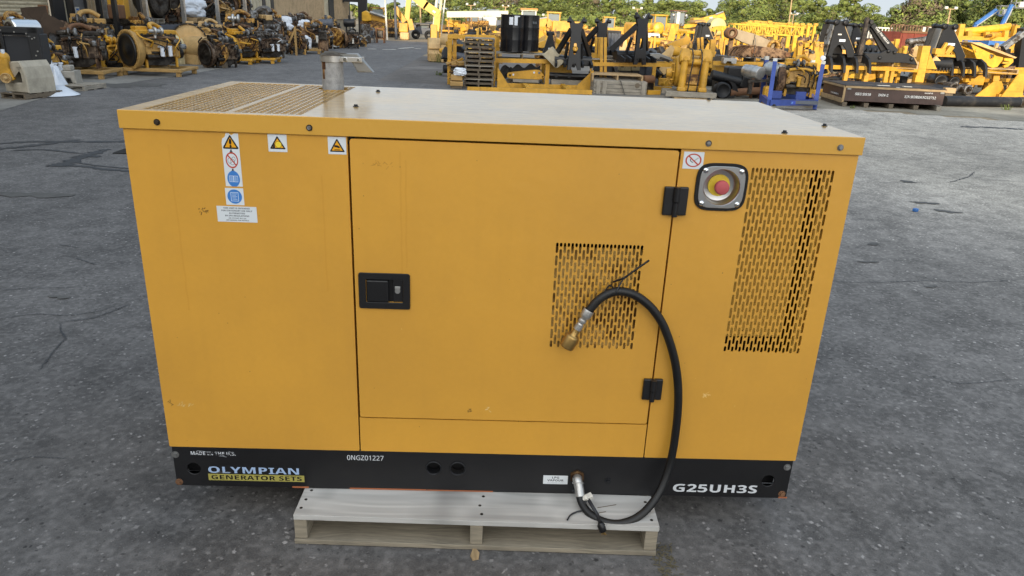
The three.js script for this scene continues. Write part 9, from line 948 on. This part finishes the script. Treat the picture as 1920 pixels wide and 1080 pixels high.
// rust red skip, palings, logs
{ const q = {x:20.626,y:1.198,z:-36,w:1.998,h:0.502}, o = thing('rust_skip', 'rust red steel skip behind the stickered thumb', 'skip', [q.x, 0, q.z], 0.2), s = mb(), h = q.y + q.h; s.rbox(0, h * 0.55, 0, q.w * 1.1, h * 0.9, 1.6, 0.03); s.build('tub', mat.redRust, o); const r = mb(); r.rbox(0, h, 0.82, q.w * 1.12, 0.1, 0.1, 0.01); r.build('rim', mat.rust, o); for (let k = 0; k < 4; k++) { const t = mb(); t.box(lerp(-0.5, 0.5, k / 3) * q.w, h * 0.55, 0.82, 0.08, h * 0.9, 0.05); t.build('rib', mat.redRust, o); } }
{ const o = thing('stake_fence', 'brown and white stake sided trailer behind the rust red skip', 'trailer'), a = v3([22.724,1.605,-42]), b = v3([26.827,1.591,-42]); for (let k = 0; k < 26; k++) { const p = a.clone().lerp(b, k / 25), s = mb(), white = k > 11 && (k % 3 !== 1); s.box(p.x, p.y + 0.2, p.z, white ? 0.16 : 0.09, 0.5, 0.05); s.build('stake', white ? mat.white : mat.rustBrown, o); } const r = mb(); r.bar([a.x, a.y + 0.48, a.z], [b.x, b.y + 0.42, b.z], 0.07); r.bar([a.x, a.y, a.z], [b.x, b.y, b.z], 0.1); r.build('rail', mat.rustBrown, o); const l = mb(); for (const k of [0.05, 0.5, 0.95]) { const p = a.clone().lerp(b, k); l.bar([p.x, 0, p.z], [p.x, p.y, p.z], 0.2); } l.build('leg', mat.darkOily, o); }
{ const o = thing('bark_logs', 'two grey bark covered logs in front of the rust skip', 'logs'), s = mb(); s.cyl([14.645,1.352,-25], [15.359,1.452,-25], 0.11, 0.13, 12); s.cyl([14.906,1.235,-25], [15.399,1.291,-25], 0.09, 0.1, 12); s.build('log', mat.dullSteel, o); const l = mb(); for (const p of [[14.82,1.337,-25.1], [15.352,1.395,-25.1]]) l.bar([p[0], 0, p[2]], p, 0.14); l.build('support', mat.darkOily, o); }
// blue lifts
const lift = (label, pts, bask, ws) => { const o = thing('boom_lift', label, 'boom lift'), s = mb(); for (let i = 0; i < pts.length - 1; i++) s.bar(pts[i], pts[i + 1], ws[i]); s.build('boom', mat.skyBlue, o); const g = mb(), d = v3(pts[1]).sub(v3(pts[0])); for (let i = 0; i < 1; i++) g.bar(v3(pts[ws.length > 2 ? 1 : 0]).add(new THREE.Vector3(0.14, -0.12, 0.1)), v3(pts[ws.length > 2 ? 2 : 1]).add(new THREE.Vector3(0.14, -0.12, 0.1)), 0.1); g.build('inner_boom', mat.silver, o); const b = mb(), [x, y, z] = bask; for (const i of [-1, 1]) for (const k of [-1, 1]) b.bar([x + i * 0.6, y, z + k * 0.35], [x + i * 0.6, y + 0.9, z + k * 0.35], 0.07); for (const yy of [0.05, 0.5, 0.9]) for (const k of [-1, 1]) { b.bar([x - 0.6, y + yy, z + k * 0.35], [x + 0.6, y + yy, z + k * 0.35], 0.07); b.bar([x + k * 0.6, y + yy, z - 0.35], [x + k * 0.6, y + yy, z + 0.35], 0.07); } b.build('basket', mat.steel, o); const c = mb(); c.rbox(x, y + 0.35, z + 0.36, 0.5, 0.5, 0.3, 0.05); c.build('control_box', mat.white, o); const t = mb(), P0 = v3(pts[0]); t.rbox(P0.x, 0.9, P0.z, 2.4, 1.1, 1.6, 0.08); t.bar([P0.x, 0.9, P0.z], P0, 0.4); t.build('turret', mat.skyBlue, o); for (const k of [-0.9, 0.9]) { const w = mb(); w.torus(P0.x + k, 0.45, P0.z + 0.9, 0.3, 0.15); w.build('tyre', mat.rubber, o); } };
lift('left blue boom lift with basket hanging by the taller lift', [[48.333,2.199,-75], [48.252,2.704,-75], [50.042,4.185,-75], [50.466,3.65,-75], [51.104,3.726,-75]], [50.792,3.663,-75], [0.26, 0.26, 0.2, 0.16]); lift('right taller blue boom lift with basket at top right', [[48.87,2.078,-72], [49.482,4.575,-72], [49.876,4.303,-72]], [50.202,4.268,-72], [0.27, 0.18]);
// light poles
[['tall slim light pole right of the lattice booms', [37.021,1.138,-95], [36.767,5.656,-95], 0.1, 0], ['short double floodlight pole beside the tall slim one', [43.214,1.074,-110], [43.101,3.488,-110], 0.09, 0.5], ['leaning light pole with two floodlights behind the skip', [51.516,1.915,-85], [51.263,4.357,-85], 0.1, 0.55], ['double floodlight pole above the white beam', [-4.116,0.592,-120], [-4.162,2.945,-120], 0.12, 0.6], ['double floodlight pole at the right end of white beam', [1.162,0.876,-110], [1.168,2.825,-110], 0.12, 0.4], ['double floodlight pole right of the drums', [7.604,-0.432,-115], [7.555,1.85,-115], 0.11, 0.6], ['floodlight pole peeking above the braced thumb', [21.453,0.114,-115], [21.124,3.372,-115], 0.11, 0.6], ['pale light pole behind the gooseneck boom', [-8.077,0.203,-80], [-8.124,2.263,-80], 0.1, 0.3]].forEach(([l, b, t, r, a]) => pole('light_pole', l, 'light pole', P(b, t), r, mat.woodNew, a));
// pale parked vehicles and a fence far right
{ const o = thing('storage_fence', 'pale mesh fence with parked cars far behind the lettered thumb', 'fence'), a = v3([49.709,1.535,-100]), b = v3([52.911,1.527,-100]); for (let k = 0; k < 8; k++) { const p = a.clone().lerp(b, k / 7), s = mb(); s.box(p.x, p.y / 2 + 0.3, p.z, 0.12, p.y + 0.6, 0.1); s.build('fence_post', mat.white, o); } const r = mb(); r.bar([a.x, a.y + 0.6, a.z], [b.x, b.y + 0.6, b.z], 0.16); r.build('fence_rail', mat.white, o); const m2 = mb(); m2.bar([a.x, a.y * 0.5, a.z - 0.3], [b.x, b.y * 0.5, b.z - 0.3], 0.2, a.y); m2.build('screen', mat.steel, o); }
}

// ---------------------------------------------------------------- trees beyond the lot
{
const leafMat = M('tree leaves', C(1, 1, 1), 0.85, 0, { vertexColors: true, side: THREE.DoubleSide }), barkMat = M('bark', C(0.16, 0.13, 0.10), 0.9);
const vine = [[0.13, 0.165, 0.032], [0.18, 0.205, 0.045], [0.11, 0.145, 0.036]], dry = [[0.16, 0.12, 0.07], [0.13, 0.10, 0.06]];
function crown(seed, R, Hc, lobes, dryness, n) {             // leaf sprays gathered on the outside of many lobes
srand(seed); const L = []; for (let i = 0; i < lobes; i++) { const a = rnd() * 6.283, q = Math.sqrt(rnd()) * R * 0.78, t = rnd(); L.push([Math.cos(a) * q * (1 - 0.5 * t), Hc * (0.18 + 0.72 * t), Math.sin(a) * q * (1 - 0.5 * t), R * rr(0.22, 0.42) * (1 - 0.35 * t), rnd()]); }
const pos = [], nor = [], col = [], idx = [], v = new THREE.Vector3(), t1 = new THREE.Vector3(), t2 = new THREE.Vector3();
for (let i = 0; i < n; i++) {
const l = L[Math.floor(rnd() * lobes)], th = Math.acos(1 - 1.75 * rnd()), ph = rnd() * 6.283, k = l[3] * (0.72 + 0.36 * Math.pow(rnd(), 0.6));
v.set(Math.sin(th) * Math.cos(ph), Math.cos(th), Math.sin(th) * Math.sin(ph)); const c = [l[0] + v.x * k, l[1] + v.y * k * 0.85, l[2] + v.z * k];
const s = rr(0.16, 0.34), w = s * rr(0.45, 0.8); t1.set(rr(-1, 1), rr(-1, 1), rr(-1, 1)).cross(v).normalize(); t2.copy(v).addScaledVector(new THREE.Vector3(rr(-1, 1), rr(-1, 1), rr(-1, 1)), 0.8).normalize().cross(t1).normalize();
const o = pos.length / 3, tone = (0.7 + 0.6 * rnd()) * (0.8 + 0.4 * l[4]), base = rnd() < dryness * (l[4] < 0.5 ? 1.6 : 0.2) ? pick(dry) : pick(vine);
for (const [a, b] of [[-1, 0], [0, -0.6], [1, 0], [0, 0.6]]) { pos.push(c[0] + t1.x * s * a + t2.x * w * b, c[1] + t1.y * s * a + t2.y * w * b, c[2] + t1.z * s * a + t2.z * w * b); nor.push(v.x, v.y, v.z); col.push(base[0] * tone, base[1] * tone, base[2] * tone); }
idx.push(o, o + 1, o + 2, o, o + 2, o + 3);
}
const g = new THREE.BufferGeometry(); g.setAttribute('position', new THREE.Float32BufferAttribute(pos, 3)); g.setAttribute('normal', new THREE.Float32BufferAttribute(nor, 3)); g.setAttribute('color', new THREE.Float32BufferAttribute(col, 3)); g.setIndex(idx); return g;
}
const protos = [crown(1, 4.6, 8, 34, 0.05, 7500), crown(2, 5.2, 9, 40, 0.02, 8500), crown(3, 3.6, 9.5, 30, 0.1, 6500), crown(4, 5.5, 7, 36, 0.6, 7500), crown(5, 4.2, 7.5, 30, 0.0, 6500)];
const names = ['round', 'broad', 'tall loose', 'brown vine hung', 'dense'];
// direction (pixels of the 1920 wide photo), height of the top over the camera line, distance, kind
const spots = [[700, 9, -150, 0], [738, 6, -165, 4], [772, 12, -140, 0], [800, -2, -150, 1], [846, -6, -145, 2], [880, -4, -160, 1], [915, -10, -150, 2], [948, -6, -140, 3], [985, 2, -150, 1], [1015, 0, -165, 4], [1042, -2, -150, 0], [1078, -4, -145, 1], [1110, 1, -160, 3], [1140, -3, -150, 2], [1172, 2, -145, 0], [1210, 3, -155, 2], [1240, 5, -140, 4], [1268, 7, -170, 1], [1302, 6, -150, 0], [1330, 20, -175, 4], [1368, 5, -150, 1], [1405, 1, -140, 0], [1440, -4, -150, 1], [1478, -6, -145, 2], [1515, 6, -160, 4], [1548, 14, -150, 0], [1580, 0, -150, 2], [1612, 13, -155, 0], [1645, 30, -170, 4], [1676, 21, -150, 4], [1712, 3, -140, 3], [1752, -2, -150, 3], [1788, 0, -145, 1], [1822, 6, -140, 0], [1858, -2, -135, 1], [1896, -6, -130, 4], [1935, -8, -130, 1]];
const where = ['far left beyond the folded excavator', 'behind the dark grey pole', 'behind the upright yellow arm', 'behind the gooseneck boom', 'behind the three white poles', 'above the middle of white beam', 'above the right part of white beam', 'left of the orange roofed cab', 'behind the orange roofed cab', 'right of the drums', 'left of the centre thumb', 'directly above the centre thumb', 'right of the centre thumb', 'above the second centre thumb', 'left of the braced thumb', 'above the braced thumb', 'right of the braced thumb', 'left of the wheel loader', 'behind the wheel loader cab', 'in the gap right of the loader', 'behind the small orange boom', 'left above the lattice booms', 'above the lattice booms', 'behind the tall slim light pole', 'right of the slim light pole', 'behind the white stickered thumb', 'with spiky top between two black thumbs', 'above the lettered thumb', 'lowest one in the sky gap', 'right of the sky gap', 'left of the leaning light pole', 'behind the leaning light pole', 'right of the leaning light pole', 'left of the blue lifts', 'behind the blue lifts', 'at the right behind the top basket', 'at the right edge of the picture'];
spots.forEach(([u, v, z, k], i) => {
const x = X0(u, z), Hor = 29.5 + (u - 960) * 0.0425, dist = (camera.position.z - z) * 1.06, top = camera.position.y + (Hor - v) / 1360.67 * dist, g = protos[k], sc = top / (g.boundingBox ?? (g.computeBoundingBox(), g.boundingBox)).max.y / 1.1;
srand(1200 + i); const o = thing('tree', names[k] + ' green tree ' + where[i], 'tree', [x, 0, z], rnd() * 6.28); const wide = lerp(sc, 1, 0.35) * rr(1.05, 1.25); o.scale.set(wide, sc, wide);
const c = new THREE.Mesh(g, leafMat); c.name = 'crown'; c.castShadow = c.receiveShadow = true; c.position.y = top * 0.08 / sc; o.add(c);
const t = mb(); t.cyl([0, 0, 0], [0.2, 4, 0], 0.34, 0.2, 9); for (let j = 0; j < 4; j++) { const a = rnd() * 6.28; t.cyl([0.1 * j * 0.5, 2 + j * 0.5, 0], [Math.cos(a) * 2.2, 4.5 + rr(0, 2), Math.sin(a) * 2.2], 0.14, 0.05, 7); } t.build('trunk', barkMat, o);
});
// low shrubs in front, a continuous bank of undergrowth too dense to count
srand(99); const im = [], base = crown(9, 2.6, 3.2, 16, 0.08, 1500);
for (let i = 0; i < 70; i++) { const u = 660 + i * 18.6 + rr(-6, 6), z = rr(-128, -112), s = rr(0.5, 0.95) * (u > 1740 ? 1.5 : 1); im.push(new THREE.Matrix4().compose(new THREE.Vector3(X0(u, z), -0.3, z), new THREE.Quaternion().setFromAxisAngle(new THREE.Vector3(0, 1, 0), rnd() * 6.28), new THREE.Vector3(s * 1.2, s, s * 1.2))); }
const under = new THREE.InstancedMesh(base, leafMat, im.length); im.forEach((m, i) => under.setMatrixAt(i, m)); under.name = 'undergrowth'; under.userData = { kind: 'stuff', label: 'continuous bank of green undergrowth at the foot of the trees', category: 'undergrowth' }; under.castShadow = under.receiveShadow = true; scene.add(under);
}

renderer.render(scene, camera);
